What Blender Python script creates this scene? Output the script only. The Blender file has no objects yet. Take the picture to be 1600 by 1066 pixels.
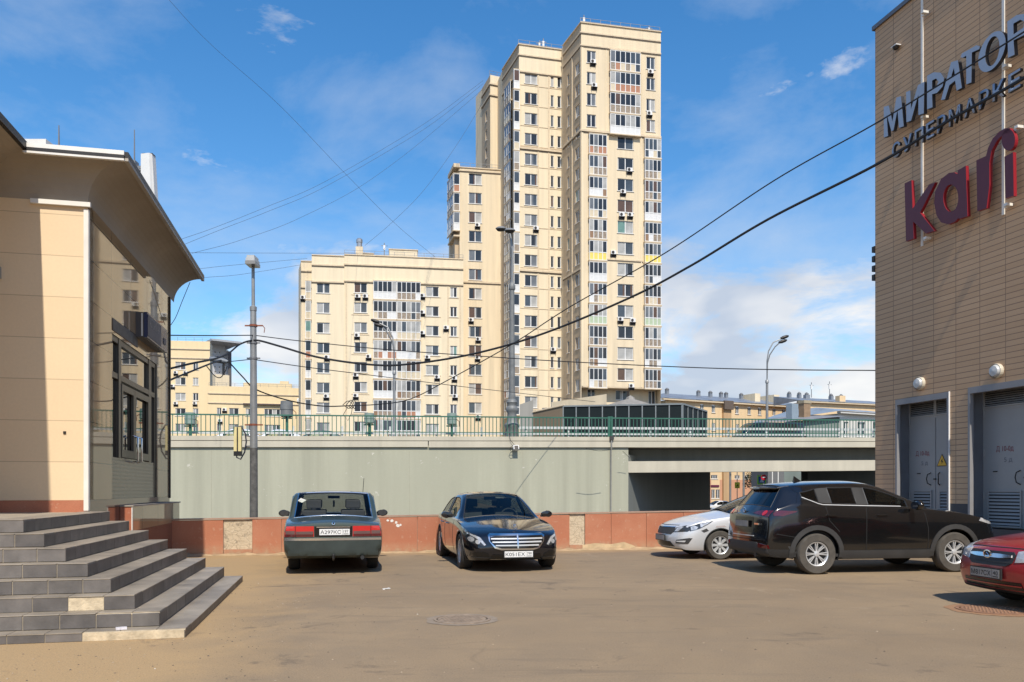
import bpy, bmesh, math, random
from mathutils import Vector, Matrix
from mathutils.bvhtree import BVHTree
from mathutils.geometry import tessellate_polygon
random.seed(11)
R = math.radians
scene = bpy.context.scene
COL = scene.collection
F, CX, HY, EYE = 1250.0, 800.0, 765.0, 1.5      # focal length / principal point / horizon (photo pixels), eye height

# ------------------------------------------------------------------ materials
class NT:
    def __init__(s, name):
        s.m = bpy.data.materials.new(name); s.m.use_nodes = True
        s.t = s.m.node_tree; s.n = s.t.nodes; s.l = s.t.links
        s.b = s.n['Principled BSDF']; s.out = s.n['Material Output']
    def new(s, k, **kw):
        o = s.n.new(k)
        for a, v in kw.items(): setattr(o, a, v)
        return o
    def link(s, a, b): s.l.new(a, b)
    def coord(s, scale=(1, 1, 1), which='Object', rot=(0, 0, 0)):
        c = s.new('ShaderNodeTexCoord'); mp = s.new('ShaderNodeMapping')
        mp.inputs['Scale'].default_value = scale; mp.inputs['Rotation'].default_value = rot
        s.link(c.outputs[which], mp.inputs[0]); return mp.outputs[0]
    def noise(s, scale, vec=None, detail=4, rough=.55, dist=0):
        n = s.new('ShaderNodeTexNoise'); n.inputs['Scale'].default_value = scale
        n.inputs['Detail'].default_value = detail; n.inputs['Roughness'].default_value = rough
        n.inputs['Distortion'].default_value = dist
        if vec is not None: s.link(vec, n.inputs['Vector'])
        return n.outputs[0]
    def ramp(s, fac, stops):
        r = s.new('ShaderNodeValToRGB'); e = r.color_ramp.elements
        while len(e) < len(stops): e.new(.5)
        for i, (p, c) in enumerate(stops):
            e[i].position = p
            e[i].color = (c, c, c, 1) if isinstance(c, (int, float)) else (*c, 1)
        s.link(fac, r.inputs[0]); return r.outputs[0]
    def mix(s, fac, a, b, mode='MIX'):
        x = s.new('ShaderNodeMix', data_type='RGBA', blend_type=mode)
        for sock, v in ((x.inputs[0], fac), (x.inputs[6], a), (x.inputs[7], b)):
            if hasattr(v, 'links'): s.link(v, sock)
            elif isinstance(v, (int, float)): sock.default_value = v
            else: sock.default_value = (*v, 1)
        return x.outputs[2]
    def math(s, op, a, b=0.0):
        x = s.new('ShaderNodeMath', operation=op)
        for sock, v in zip(x.inputs, (a, b)):
            if hasattr(v, 'links'): s.link(v, sock)
            else: sock.default_value = v
        return x.outputs[0]
    def bump(s, h, strength=.3, dist=.01):
        b = s.new('ShaderNodeBump'); b.inputs['Strength'].default_value = strength
        b.inputs['Distance'].default_value = dist
        s.link(h, b.inputs['Height']); s.link(b.outputs[0], s.b.inputs['Normal'])
    def set(s, **kw):
        names = dict(color='Base Color', rough='Roughness', metal='Metallic', coat='Coat Weight', coatr='Coat Roughness',
                     spec='Specular IOR Level', ior='IOR', emit='Emission Color', estr='Emission Strength', alpha='Alpha')
        for k, v in kw.items():
            i = s.b.inputs[names[k]]
            if hasattr(v, 'links'): s.link(v, i)
            elif isinstance(v, (int, float)): i.default_value = v
            else: i.default_value = (*v, 1)
        return s

MATS = {}
def simple(name, color, rough=.6, metal=0, var=.12, vscale=3, bump=0, bscale=40, **kw):
    """plain surface with procedural dirt / tone variation"""
    if name in MATS: return MATS[name]
    t = NT(name)
    if var:
        n = t.noise(vscale, t.coord())
        c = t.mix(n, tuple(x*(1-var*1.6) for x in color), tuple(min(1, x*(1+var)) for x in color))
        t.set(color=c)
    else: t.set(color=color)
    t.set(rough=rough, metal=metal, **kw)
    if bump: t.bump(t.noise(bscale, t.coord()), bump, .01)
    MATS[name] = t.m
    return t.m

def painted_wall(name, color, streak=.25, blotch=.15, rough=.85, fleck=0, vs=.25, warm=None):
    """render / plaster: large blotches, vertical streaks, fine grain"""
    if name in MATS: return MATS[name]
    t = NT(name)
    b = t.noise(vs, t.coord(), 5, .6)
    st = t.noise(1.0, t.coord((1.3, 1.3, .06)), 4, .6)
    dark = tuple(x*(1-streak*1.3) for x in color)
    c = t.mix(t.ramp(st, [(.35, 0), (.75, 1)]), color, dark)
    tone = warm or tuple(x*(1-blotch) for x in color)
    c = t.mix(t.ramp(b, [(.4, 0), (.7, 1)]), c, tone)
    g = t.noise(12, t.coord(), 3, .6)
    c = t.mix(t.math('MULTIPLY', g, .22), c, tuple(x*.55 for x in color))
    if fleck:
        f = t.noise(3.2, t.coord(), 6, .75)
        reg = t.noise(.35, t.coord(), 2, .5)
        f = t.math('MULTIPLY', t.ramp(f, [(.63, 0), (.66, 1)]), t.ramp(reg, [(.52, 0), (.62, 1)]))
        c = t.mix(t.math('MULTIPLY', f, fleck), c, (.72, .68, .6))
    t.set(color=c, rough=rough); t.bump(g, .15, .01)
    MATS[name] = t.m
    return t.m

def carpaint(name, color, metal=.3, dirt=.15, rough=.3):
    t = NT(name)
    n = t.noise(2.2, t.coord(), 5, .6)
    low = t.new('ShaderNodeSeparateXYZ'); t.link(t.coord(), low.inputs[0])
    hz = t.ramp(low.outputs[2], [(.25, 1), (.75, 0)])
    d = t.math('MULTIPLY', t.math('ADD', t.math('MULTIPLY', hz, .7), .3), t.ramp(n, [(.3, .3), (.75, 1)]))
    d = t.math('MULTIPLY', d, dirt*2)
    fl = t.noise(900, t.coord(), 1)
    c0 = t.mix(fl, tuple(x*.85 for x in color), tuple(min(1, x*1.15) for x in color))
    c = t.mix(d, c0, (.20, .165, .12))
    t.set(color=c, metal=metal, rough=t.math('ADD', t.math('MULTIPLY', d, .7), rough), coat=.8, coatr=.05)
    MATS[name] = t.m
    return t.m

def glassmat(name, tint, refl=1.0, rough=.02):
    """thin window glass: tinted see-through plus Fresnel reflection"""
    t = NT(name)
    tr = t.new('ShaderNodeBsdfTransparent'); tr.inputs[0].default_value = (*tint, 1)
    gl = t.new('ShaderNodeBsdfGlossy'); gl.inputs['Roughness'].default_value = rough
    fr = t.new('ShaderNodeFresnel'); fr.inputs[0].default_value = 1.52
    mx = t.new('ShaderNodeMixShader')
    t.link(t.math('MULTIPLY', fr.outputs[0], refl), mx.inputs[0])
    t.link(tr.outputs[0], mx.inputs[1]); t.link(gl.outputs[0], mx.inputs[2])
    t.link(mx.outputs[0], t.out.inputs[0])
    MATS[name] = t.m
    return t.m

def bricks(name, c1, c2, mortar, w, h, m=.006, offset=0., axes='xz', rough=.6, bump=.4, coat=0, varn=.5, **kw):
    t = NT(name)
    s = t.new('ShaderNodeSeparateXYZ'); cc = t.new('ShaderNodeCombineXYZ'); co = t.new('ShaderNodeTexCoord')
    t.link(co.outputs['Object'], s.inputs[0])
    t.link(s.outputs['xyz'.index(axes[0])], cc.inputs[0]); t.link(s.outputs['xyz'.index(axes[1])], cc.inputs[1])
    b = t.new('ShaderNodeTexBrick'); b.offset = offset; b.squash = 1
    b.inputs['Scale'].default_value = 1; b.inputs['Brick Width'].default_value = w; b.inputs['Row Height'].default_value = h
    b.inputs['Mortar Size'].default_value = m; b.inputs['Mortar Smooth'].default_value = .1; b.inputs['Bias'].default_value = 0
    b.inputs['Color1'].default_value = (*c1, 1); b.inputs['Color2'].default_value = (*c2, 1); b.inputs['Mortar'].default_value = (*mortar, 1)
    t.link(cc.outputs[0], b.inputs['Vector'])
    n = t.noise(.6, t.coord(), 5, .65); n2 = t.noise(25, t.coord(), 3)
    c = t.mix(t.math('MULTIPLY', t.ramp(n, [(.35, 0), (.7, 1)]), varn), b.outputs[0], tuple(x*.6 for x in c1))
    c = t.mix(t.math('MULTIPLY', n2, .3), c, tuple(x*.6 for x in c2))
    t.set(color=c, rough=rough, coat=coat, coatr=.04, **kw)
    h_ = t.math('SUBTRACT', t.math('MULTIPLY', n2, .15), b.outputs[1])
    t.bump(h_, bump, .008)
    MATS[name] = t.m
    return t.m

# ------------------------------------------------------------------ geometry helpers
class MB:
    """collects faces; build() links them as ONE mesh object"""
    def __init__(s): s.v = []; s.f = []; s.m = []
    def pts(s, P, mi=0):
        k = len(s.v); s.v += [Vector(p) for p in P]; s.f.append(tuple(range(k, k+len(P)))); s.m.append(mi); return s
    def box(s, x0, x1, y0, y1, z0, z1, mi=0):
        c = [(x0, y0, z0), (x1, y0, z0), (x1, y1, z0), (x0, y1, z0), (x0, y0, z1), (x1, y0, z1), (x1, y1, z1), (x0, y1, z1)]
        k = len(s.v); s.v += [Vector(p) for p in c]
        for q in ((3, 2, 1, 0), (4, 5, 6, 7), (0, 1, 5, 4), (1, 2, 6, 5), (2, 3, 7, 6), (3, 0, 4, 7)):
            s.f.append(tuple(k+i for i in q)); s.m.append(mi)
        return s
    def prism(s, poly, z0, z1, mi=0):
        n = len(poly); k = len(s.v)
        s.v += [Vector((x, y, z0)) for x, y in poly] + [Vector((x, y, z1)) for x, y in poly]
        s.f += [tuple(range(k+n-1, k-1, -1)), tuple(range(k+n, k+2*n))]; s.m += [mi, mi]
        for i in range(n):
            j = (i+1) % n; s.f.append((k+i, k+j, k+n+j, k+n+i)); s.m.append(mi)
        return s
    def tube(s, path, r, n=8, mi=0, cap=True):
        path = [Vector(p) for p in path]; rr = r if isinstance(r, (list, tuple)) else [r]*len(path)
        k = len(s.v); up = None
        for i, p in enumerate(path):
            d = (path[min(i+1, len(path)-1)]-path[max(i-1, 0)]).normalized()
            if up is None: up = Vector((0, 0, 1)) if abs(d.z) < .9 else Vector((1, 0, 0))
            a = (up-d*up.dot(d)).normalized(); b = d.cross(a); up = a
            for j in range(n):
                t = 2*math.pi*j/n; s.v.append(p+(a*math.cos(t)+b*math.sin(t))*rr[i])
        for i in range(len(path)-1):
            for j in range(n):
                j2 = (j+1) % n
                s.f.append((k+i*n+j, k+i*n+j2, k+(i+1)*n+j2, k+(i+1)*n+j)); s.m.append(mi)
        if cap:
            s.f += [tuple(k+j for j in range(n-1, -1, -1)), tuple(k+(len(path)-1)*n+j for j in range(n))]; s.m += [mi, mi]
        return s
    def lathe(s, prof, n=24, c=(0, 0, 0), axis='z', mi=0, cap=True):
        k = len(s.v); c = Vector(c)
        for r, z in prof:
            for j in range(n):
                t = 2*math.pi*j/n; x, y = r*math.cos(t), r*math.sin(t)
                s.v.append(c+(Vector((x, y, z)) if axis == 'z' else Vector((x, z, y)) if axis == 'y' else Vector((z, x, y))))
        for i in range(len(prof)-1):
            for j in range(n):
                j2 = (j+1) % n; s.f.append((k+i*n+j, k+i*n+j2, k+(i+1)*n+j2, k+(i+1)*n+j)); s.m.append(mi)
        for i, fl in ((0, True), (len(prof)-1, False)):
            if cap and prof[i][0] > 1e-6:
                q = [k+i*n+j for j in range(n)]; s.f.append(tuple(q[::-1] if fl else q)); s.m.append(mi)
        return s
    def shear(s, kz):
        for v in s.v: v.z += kz*v.x
        return s
    def xf(s, M):
        s.v = [M @ v for v in s.v]; return s
    def mesh(s, name, mats, smooth=False):
        me = bpy.data.meshes.new(name); me.from_pydata([tuple(v) for v in s.v], [], s.f)
        for m in mats: me.materials.append(m)
        me.polygons.foreach_set('material_index', s.m)
        me.validate(); me.update()
        if smooth:
            me.polygons.foreach_set('use_smooth', [True]*len(me.polygons))
            try: me.set_sharp_from_angle(angle=R(40))
            except Exception: pass
        return me
    def build(s, name, mats, parent=None, loc=(0, 0, 0), rot=0, smooth=False):
        if not isinstance(mats, (list, tuple)): mats = [mats]
        return link(name, s.mesh(name, mats, smooth), parent, loc, rot)

def link(name, me, parent=None, loc=(0, 0, 0), rot=0):
    o = bpy.data.objects.new(name, me); COL.objects.link(o); o.parent = parent
    o.location = loc
    o.rotation_euler = (0, 0, rot) if isinstance(rot, (int, float)) else rot
    return o
def tag(o, label=None, cat=None, group=None, kind=None):
    for k, v in (('label', label), ('category', cat), ('group', group), ('kind', kind)):
        if v: o[k] = v
    return o
def thing(name, label, cat, loc=(0, 0, 0), rot=0, group=None):
    o = link(name, None, None, loc, rot); o.empty_display_size = .3
    return tag(o, label, cat, group)
def P(px, py, Y): return Vector(((px-CX)/F*Y, Y, EYE+(HY-py)/F*Y))
def ground(px, py, z=0):
    Y = (EYE-z)*F/(py-HY); return Vector(((px-CX)/F*Y, Y, z))

class Face:
    """a vertical plane seen from outside: A = its left end, x along it, y into the building"""
    def __init__(s, A, B, root=None):
        s.A = Vector((A[0], A[1])); d = Vector((B[0], B[1]))-s.A
        s.L = d.length; s.d = d/s.L; s.n = Vector((-s.d.y, s.d.x)); s.ang = math.atan2(s.d.y, s.d.x); s.root = root
    def off(s, q): return Face(s.A-s.n*q, s.A-s.n*q+s.d*s.L, s.root)       # moved outwards by q
    def u(s, px):
        k = (px-CX)/F; a, d = s.A, s.d
        return (k*a.y-a.x)/(d.x-k*d.y)
    def uz(s, px, py):
        u = s.u(px); Y = s.A.y+s.d.y*u
        return u, EYE+(HY-py)/F*Y
    def w(s, u, z=0, y=0):
        p = s.A+s.d*u+s.n*y; return Vector((p.x, p.y, z))
    def loc(s, u=0, z=0, y=0):
        p = s.w(u, z, y); return p-s.root.location if s.root else p
    def put(s, name, mb, mats, u=0, z=0, y=0, smooth=False, parent=None):
        """link a mesh built in face coordinates as a part of the building"""
        return mb.build(name, mats, s.root, s.loc(u, z, y), s.ang, smooth)
    def rect(s, x0, x1, y0, y1):
        u0, za = s.uz(x0, y0); u1, zb = s.uz(x1, y1)
        return u0, u1, min(za, zb), max(za, zb)

def wall_holes(L, z0, z1, holes, depth=.18, u0=0., mi=0, mr=1):
    mb = MB()
    H = [h for h in holes if h[1] > u0 and h[0] < L]
    us = sorted({u0, L} | {min(max(v, u0), L) for h in H for v in h[:2]})
    zs = sorted({z0, z1} | {min(max(v, z0), z1) for h in H for v in h[2:4]})
    for a, b in zip(us, us[1:]):
        run = None
        for c, d in zip(zs, zs[1:]):
            um, zm = (a+b)/2, (c+d)/2
            solid = not any(h[0] < um < h[1] and h[2] < zm < h[3] for h in H)
            if solid: run = (run[0], d) if run else (c, d)
            if (not solid or d == zs[-1]) and run:
                mb.pts([(a, 0, run[0]), (b, 0, run[0]), (b, 0, run[1]), (a, 0, run[1])], mi); run = None
    for a, b, c, d in [h[:4] for h in H]:
        D = depth
        mb.pts([(a, 0, c), (a, D, c), (a, D, d), (a, 0, d)], mr); mb.pts([(b, D, c), (b, 0, c), (b, 0, d), (b, D, d)], mr)
        mb.pts([(a, 0, c), (b, 0, c), (b, D, c), (a, D, c)], mr); mb.pts([(a, D, d), (b, D, d), (b, 0, d), (a, 0, d)], mr)
    return mb

def text_mesh(name, body, height, mat, extrude=0., width=None, offset=0., shear=0.):
    c = bpy.data.curves.new(name, 'FONT'); c.body = body; c.size = 1; c.extrude = 0; c.offset = offset; c.shear = shear
    c.fill_mode = 'FRONT'; c.resolution_u = 4
    o = bpy.data.objects.new(name, c); COL.objects.link(o)
    bpy.context.view_layer.update()
    me = bpy.data.meshes.new_from_object(o.evaluated_get(bpy.context.evaluated_depsgraph_get()))
    bpy.data.objects.remove(o); bpy.data.curves.remove(c)
    xs = [v.co.x for v in me.vertices]; ys = [v.co.y for v in me.vertices]
    x0, x1, y0, y1 = min(xs), max(xs), min(ys), max(ys)
    sy = height/(y1-y0); sx = (width/(x1-x0)) if width else sy
    for v in me.vertices: v.co = ((v.co.x-(x0+x1)/2)*sx, 0, (v.co.y-y0)*sy)       # upright in the xz plane, facing -y
    if extrude: solidify_flat(me, extrude)
    me.materials.clear(); me.materials.append(mat); me.update()
    me.name = name
    return me
def solidify_flat(me, depth):
    bm = bmesh.new(); bm.from_mesh(me)
    bmesh.ops.remove_doubles(bm, verts=bm.verts, dist=1e-5)
    g = bmesh.ops.extrude_face_region(bm, geom=bm.faces[:])
    for v in g['geom']:
        if isinstance(v, bmesh.types.BMVert): v.co.y += depth
    bmesh.ops.recalc_face_normals(bm, faces=bm.faces); bm.to_mesh(me); bm.free()
def outline_mesh(name, outer, holes, depth, mats):
    """flat letter with holes in the xz plane, extruded back along +y; front = mats[0], sides = mats[1]"""
    loops = [[Vector((x, 0, z)) for x, z in p] for p in [outer]+holes]
    flat = [v for l in loops for v in l]
    bm = bmesh.new(); vs = [bm.verts.new(v) for v in flat]
    for t in tessellate_polygon([[Vector((v.x, v.z, 0)) for v in l] for l in loops]):
        try: bm.faces.new([vs[i] for i in t])
        except ValueError: pass
    g = bmesh.ops.extrude_face_region(bm, geom=bm.faces[:])
    for v in g['geom']:
        if isinstance(v, bmesh.types.BMVert): v.co.y += depth
    bmesh.ops.recalc_face_normals(bm, faces=bm.faces)
    for f in bm.faces: f.material_index = 0 if abs(f.normal.y) > .5 else 1
    me = bpy.data.meshes.new(name); bm.to_mesh(me); bm.free()
    for m in mats: me.materials.append(m)
    return me
def ell(cx, cy, rx, ry, n=28, sh=0., a0=0, a1=360):
    return [(cx+rx*math.cos(R(a0+(a1-a0)*i/n)), cy-ry*math.sin(R(a0+(a1-a0)*i/n))+sh*rx*math.cos(R(a0+(a1-a0)*i/n))) for i in range(n)]
# ------------------------------------------------------------------ camera, sun, sky
cam = bpy.data.cameras.new('camera'); camo = bpy.data.objects.new('camera', cam); COL.objects.link(camo)
camo.location = (0, 0, EYE); camo.rotation_euler = (R(90), 0, 0)
cam.sensor_width = 36; cam.lens = F/1600*36; cam.shift_y = (HY-533)/1600; cam.clip_end = 5000; cam.clip_start = .1
scene.camera = camo
SUN_EL, SUN_AZ = 50.0, 10.2            # degrees: elevation; to the right of straight behind the camera
sd = Vector((math.sin(R(SUN_AZ))*math.cos(R(SUN_EL)), -math.cos(R(SUN_AZ))*math.cos(R(SUN_EL)), math.sin(R(SUN_EL))))
sl = bpy.data.lights.new('sun', 'SUN'); sl.energy = 5.0; sl.angle = R(.55); sl.color = (1, .93, .82)
so = bpy.data.objects.new('sun', sl); COL.objects.link(so); so.rotation_euler = sd.to_track_quat('Z', 'Y').to_euler()
so.location = (0, -20, 40)
world = bpy.data.worlds.new('World'); scene.world = world; world.use_nodes = True
class WT(NT):
    def __init__(s):
        s.t = world.node_tree; s.n = s.t.nodes; s.l = s.t.links
t = WT(); bg = t.n['Background']
sky = t.new('ShaderNodeTexSky', sky_type='NISHITA'); sky.sun_disc = False
sky.sun_elevation = R(SUN_EL); sky.sun_rotation = math.atan2(sd.x, sd.y)
sky.air_density = 1.1; sky.dust_density = .4; sky.ozone_density = 2.2; sky.altitude = 150
hs = t.new('ShaderNodeHueSaturation'); hs.inputs['Saturation'].default_value = 1.34; hs.inputs['Value'].default_value = 1.5
t.link(sky.outputs[0], hs.inputs['Color'])
tc = t.new('ShaderNodeTexCoord'); sp = t.new('ShaderNodeSeparateXYZ'); t.link(tc.outputs['Generated'], sp.inputs[0])
zz = sp.outputs[2]
def cloud(sx, sz, off, scale, lo, hi, band, det=7):
    """one cloud layer: billows stretched sideways, kept to a band of elevations"""
    mp = t.new('ShaderNodeMapping'); mp.inputs['Scale'].default_value = (sx, sx, sz); mp.inputs['Location'].default_value = off
    t.link(tc.outputs['Generated'], mp.inputs[0])
    n = t.noise(scale, mp.outputs[0], det, .58, .3)
    return t.math('MULTIPLY', t.ramp(n, [(lo, 0), (hi, 1)]), t.ramp(zz, band))
def vecmath(op, a, b):
    x = t.new('ShaderNodeVectorMath', operation=op); t.link(a, x.inputs[0])
    if hasattr(b, 'links'): t.link(b, x.inputs[1])
    else: x.inputs[1].default_value = b
    return x.outputs[0]
# cumulus banks near the horizon: billowing noise, flat grey undersides, bright tops
dirv = tc.outputs['Generated']
def bank(off, scale, stretch, lo, hi, band, det=9):
    mp = t.new('ShaderNodeMapping'); mp.inputs['Scale'].default_value = (1, 1, stretch); mp.inputs['Location'].default_value = off; t.link(dirv, mp.inputs[0])
    n1 = t.noise(scale, mp.outputs[0], det, .60, .25)
    mp2 = t.new('ShaderNodeMapping'); mp2.inputs['Scale'].default_value = (1, 1, stretch); mp2.inputs['Location'].default_value = (off[0], off[1], off[2]-.035*stretch); t.link(dirv, mp2.inputs[0])
    n2 = t.noise(scale, mp2.outputs[0], 4, .5, .25)
    a = t.math('ADD', n1, t.ramp(zz, band))
    a = t.math('SUBTRACT', a, .5)
    return t.ramp(a, [(lo, 0), (hi, 1)]), n2
cov, und = bank((2.3, .4, .9), 4.2, 2.6, .45, .58, [(.0, .60), (.07, .63), (.13, .59), (.19, .52), (.27, .455), (.40, .35), (.6, .28)])
wis, _ = bank((5.1, 2.2, .3), 3.4, 1.9, .50, .86, [(.10, .40), (.18, .56), (.35, .57), (.55, .52), (.8, .3)], 8)
ccol = t.mix(t.ramp(und, [(.40, 0), (.62, 1)]), (8.0, 7.9, 7.8), (4.6, 5.2, 6.2))
c = t.mix(t.math('MULTIPLY', wis, .55), hs.outputs[0], (5.2, 5.9, 6.9))
c = t.mix(t.math('MULTIPLY', cov, .95), c, ccol)
t.link(c, bg.inputs[0]); bg.inputs[1].default_value = .122
scene.view_settings.view_transform = 'Standard'; scene.view_settings.look = 'None'
scene.view_settings.exposure = 0; scene.view_settings.gamma = 1
scene.render.engine = 'CYCLES'
scene.cycles.use_denoising = True; scene.cycles.max_bounces = 8; scene.cycles.transparent_max_bounces = 12
scene.render.resolution_x, scene.render.resolution_y = 1024, 682

# ------------------------------------------------------------------ ground
def asphalt():
    t = NT('dusty_asphalt')
    co = t.coord()
    big = t.noise(.22, co, 6, .62, .6); med = t.noise(1.1, co, 6, .65, .4); fine = t.noise(70, co, 3, .7); grit = t.noise(260, co, 2, .6)
    s = t.new('ShaderNodeSeparateXYZ'); t.link(co, s.inputs[0])
    streak = t.noise(1.0, t.coord((.35, 2.2, 1), rot=(0, 0, R(-9))), 5, .6, .5)
    c = t.mix(t.ramp(big, [(.35, 0), (.66, 1)]), (.275, .200, .124), (.375, .272, .163))
    c = t.mix(t.math('MULTIPLY', t.ramp(med, [(.42, 0), (.70, 1)]), .55), c, (.25, .190, .128))
    c = t.mix(t.math('MULTIPLY', t.ramp(streak, [(.56, 0), (.68, 1)]), .45), c, (.19, .148, .105))
    # wind-blown sand against the stairs and the wall
    e = t.math('ADD', t.math('MULTIPLY', s.outputs[0], -1.0), t.math('MULTIPLY', s.outputs[1], -.20))
    e = t.math('ADD', e, t.math('MULTIPLY', t.noise(.9, co, 6, .65, .5), 2.6))
    sand = t.ramp(t.math('MULTIPLY', t.math('SUBTRACT', e, 1.55), .42), [(.12, 0), (.62, 1)])
    wl = t.math('SUBTRACT', s.outputs[1], t.math('MULTIPLY', s.outputs[0], .191))
    wl = t.math('ADD', wl, t.math('MULTIPLY', t.noise(1.6, co, 5, .6), 1.5))
    sw = t.ramp(t.math('MULTIPLY', t.math('SUBTRACT', wl, 18.9), .6), [(.2, 0), (.8, .65)])
    c = t.mix(t.math('MAXIMUM', t.math('MULTIPLY', sand, .85), sw), c, (.50, .335, .165))
    # darker worn patches and a few fine cracks
    vo = t.new('ShaderNodeTexVoronoi', feature='DISTANCE_TO_EDGE'); vo.inputs['Scale'].default_value = .33
    dv = t.new('ShaderNodeMix', data_type='VECTOR'); dv.inputs[0].default_value = .22
    nz = t.new('ShaderNodeTexNoise'); nz.inputs['Scale'].default_value = 1.3; nz.inputs['Detail'].default_value = 6; t.link(co, nz.inputs['Vector'])
    t.link(co, dv.inputs[4]); t.link(nz.outputs[1], dv.inputs[5]); t.link(dv.outputs[1], vo.inputs['Vector'])
    crk = t.math('MULTIPLY', t.ramp(vo.outputs[0], [(.0, 1), (.006, 0)]), t.ramp(t.noise(.25, co, 2), [(.54, 0), (.62, .6)]))
    c = t.mix(t.math('MULTIPLY', crk, .55), c, (.11, .085, .06))
    # tar-dark oil spots and pale worn scabs
    oil = t.noise(.8, t.coord((1, 1, 1), rot=(0, 0, .7)), 7, .72, 1.2)
    c = t.mix(t.ramp(oil, [(.58, 0), (.68, .7)]), c, (.135, .105, .078))
    c = t.mix(t.ramp(oil, [(.30, .5), (.38, 0)]), c, (.43, .335, .225))
    peb = t.noise(28, co, 4, .75)
    c = t.mix(t.ramp(peb, [(.60, 0), (.68, .6)]), c, (.15, .115, .08))
    c = t.mix(t.ramp(peb, [(.28, .4), (.36, 0)]), c, (.45, .36, .26))
    vs = t.new('ShaderNodeTexVoronoi'); vs.inputs['Scale'].default_value = 5.5; t.link(co, vs.inputs['Vector'])
    spk = t.ramp(vs.outputs[0], [(.0, 1), (.05, 1), (.07, 0)])
    spk = t.math('MULTIPLY', spk, t.ramp(t.noise(9, co, 2), [(.60, 0), (.64, .8)]))
    c = t.mix(spk, c, (.52, .44, .33))
    g = t.mix(t.math('MULTIPLY', t.ramp(fine, [(.3, 0), (.75, 1)]), .5), c, (.11, .085, .06))
    c = t.mix(t.ramp(grit, [(.62, 0), (.75, .5)]), g, (.42, .33, .24))
    t.set(color=c, rough=.95, spec=.25)
    h = t.math('ADD', t.math('MULTIPLY', fine, .5), t.math('MULTIPLY', med, .8)); t.bump(t.math('ADD', h, t.math('MULTIPLY', grit, .4)), .55, .012)
    return t.m
M_ASPH = asphalt()
M_LOWER = simple('lower_asphalt', (.09, .08, .07), .9, var=.2, vscale=.3)
mb = MB()
par_y = lambda x: 19.45+.191*x
a, b = (-90, par_y(-90)+.3), (90, par_y(90)+.3)
mb.pts([(-90, -90, 0), (90, -90, 0), (b[0], b[1], 0), (a[0], a[1], 0)], 0)
mb.pts([(a[0], a[1], 0), (b[0], b[1], 0), (b[0], b[1], -1.2), (a[0], a[1], -1.2)], 1)
tag(mb.build('parking_lot', [M_ASPH, simple('retaining', (.3, .28, .24), .9)]), kind='structure')
mb = MB(); mb.pts([(-2500, -2500, -1.24), (2500, -2500, -1.24), (2500, 2500, -1.24), (-2500, 2500, -1.24)])
tag(mb.build('ground', M_LOWER), kind='structure')

# loose grit on the lot
mb = MB(); rg = random.Random(9)
for k in range(2600):
    Y = 4.6+14*rg.random()**1.6; X = rg.uniform(-.66, .66)*Y; q = rg.random(); r_ = (.003+.010*q**5)
    if rg.random() < .35: X = -3.2+rg.gauss(0, .8); Y = rg.uniform(5.5, 12)
    c_ = Vector((X, Y, 0)); a = [c_+Vector((r_*math.cos(i*1.57+q*6)*rg.uniform(.6, 1.3), r_*math.sin(i*1.57+q*6)*rg.uniform(.6, 1.3), .001)) for i in range(4)]; tp = c_+Vector((0, 0, r_*rg.uniform(.5, 1.0)))
    m_ = 2 if rg.random() < .03 else rg.choice((0, 0, 1))
    for i in range(4): mb.pts([a[i], a[(i+1) % 4], tp], m_)
tag(mb.build('gravel', [simple('grit_dark', (.12, .095, .07), .9, var=0), simple('grit_tan', (.36, .28, .19), .9, var=0), simple('grit_pale', (.55, .50, .42), .8, var=0)]), 'loose grit scattered over the dusty asphalt', 'gravel', kind='stuff')

# ------------------------------------------------------------------ low granite-clad parapet at the edge of the lot
def granite(name='red_granite', base=(.46, .175, .095)):
    t = NT(name)
    n = t.noise(60, t.coord(), 3, .7); v = t.noise(1.2, t.coord(), 5, .6); w = t.noise(9, t.coord(), 4, .6)
    c = t.mix(n, tuple(x*.62 for x in base), tuple(min(1, x*1.2) for x in base))
    c = t.mix(t.math('MULTIPLY', t.ramp(v, [(.45, 0), (.7, 1)]), .4), c, (.55, .27, .16))
    c = t.mix(t.ramp(w, [(.60, 0), (.66, .5)]), c, (.50, .30, .20))
    s = t.new('ShaderNodeSeparateXYZ'); t.link(t.coord(), s.inputs[0])
    low = t.math('MULTIPLY', t.ramp(s.outputs[2], [(0, 1), (.28, 0)]), t.ramp(w, [(.3, .2), (.6, .8)]))
    c = t.mix(low, c, (.40, .29, .18))
    t.set(color=c, rough=.45, spec=.4); t.bump(n, .1, .005); return t.m
M_GRAN = granite()
def bare():
    t = NT('bare_plaster'); co = t.coord(); n = t.noise(14, co, 6, .7, .8); v = t.noise(3, co, 5, .65)
    c = t.mix(n, (.42, .33, .22), (.70, .58, .41)); c = t.mix(t.ramp(v, [(.56, 0), (.60, .8)]), c, (.30, .24, .17))
    w = t.new('ShaderNodeTexVoronoi', feature='DISTANCE_TO_EDGE'); w.inputs['Scale'].default_value = 6; t.link(t.coord((1, 1, 1.6)), w.inputs['Vector'])
    c = t.mix(t.ramp(w.outputs[0], [(.0, .7), (.04, 0)]), c, (.22, .17, .12))
    t.set(color=c, rough=.95); t.bump(n, .8, .03); return t.m
M_PLASTER = bare()
M_CAP = simple('parapet_cap', (.40, .25, .17), .8, var=.3)
PF = Face((-7.67, par_y(-7.67)), (9.6, par_y(9.6)))
par = thing('parapet_wall', 'low red granite clad parapet wall behind the parked cars, with patches of bare plaster', 'wall', PF.w(0)); PF.root = par
def ptop(u): return .80+.010*u
joints = [-.1]+[PF.u(x) for x in (349, 394, 440, 575, 652, 692, 770, 890, 914, 955, 1010, 1068, 1130, 1210)]+[PF.L]
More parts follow.
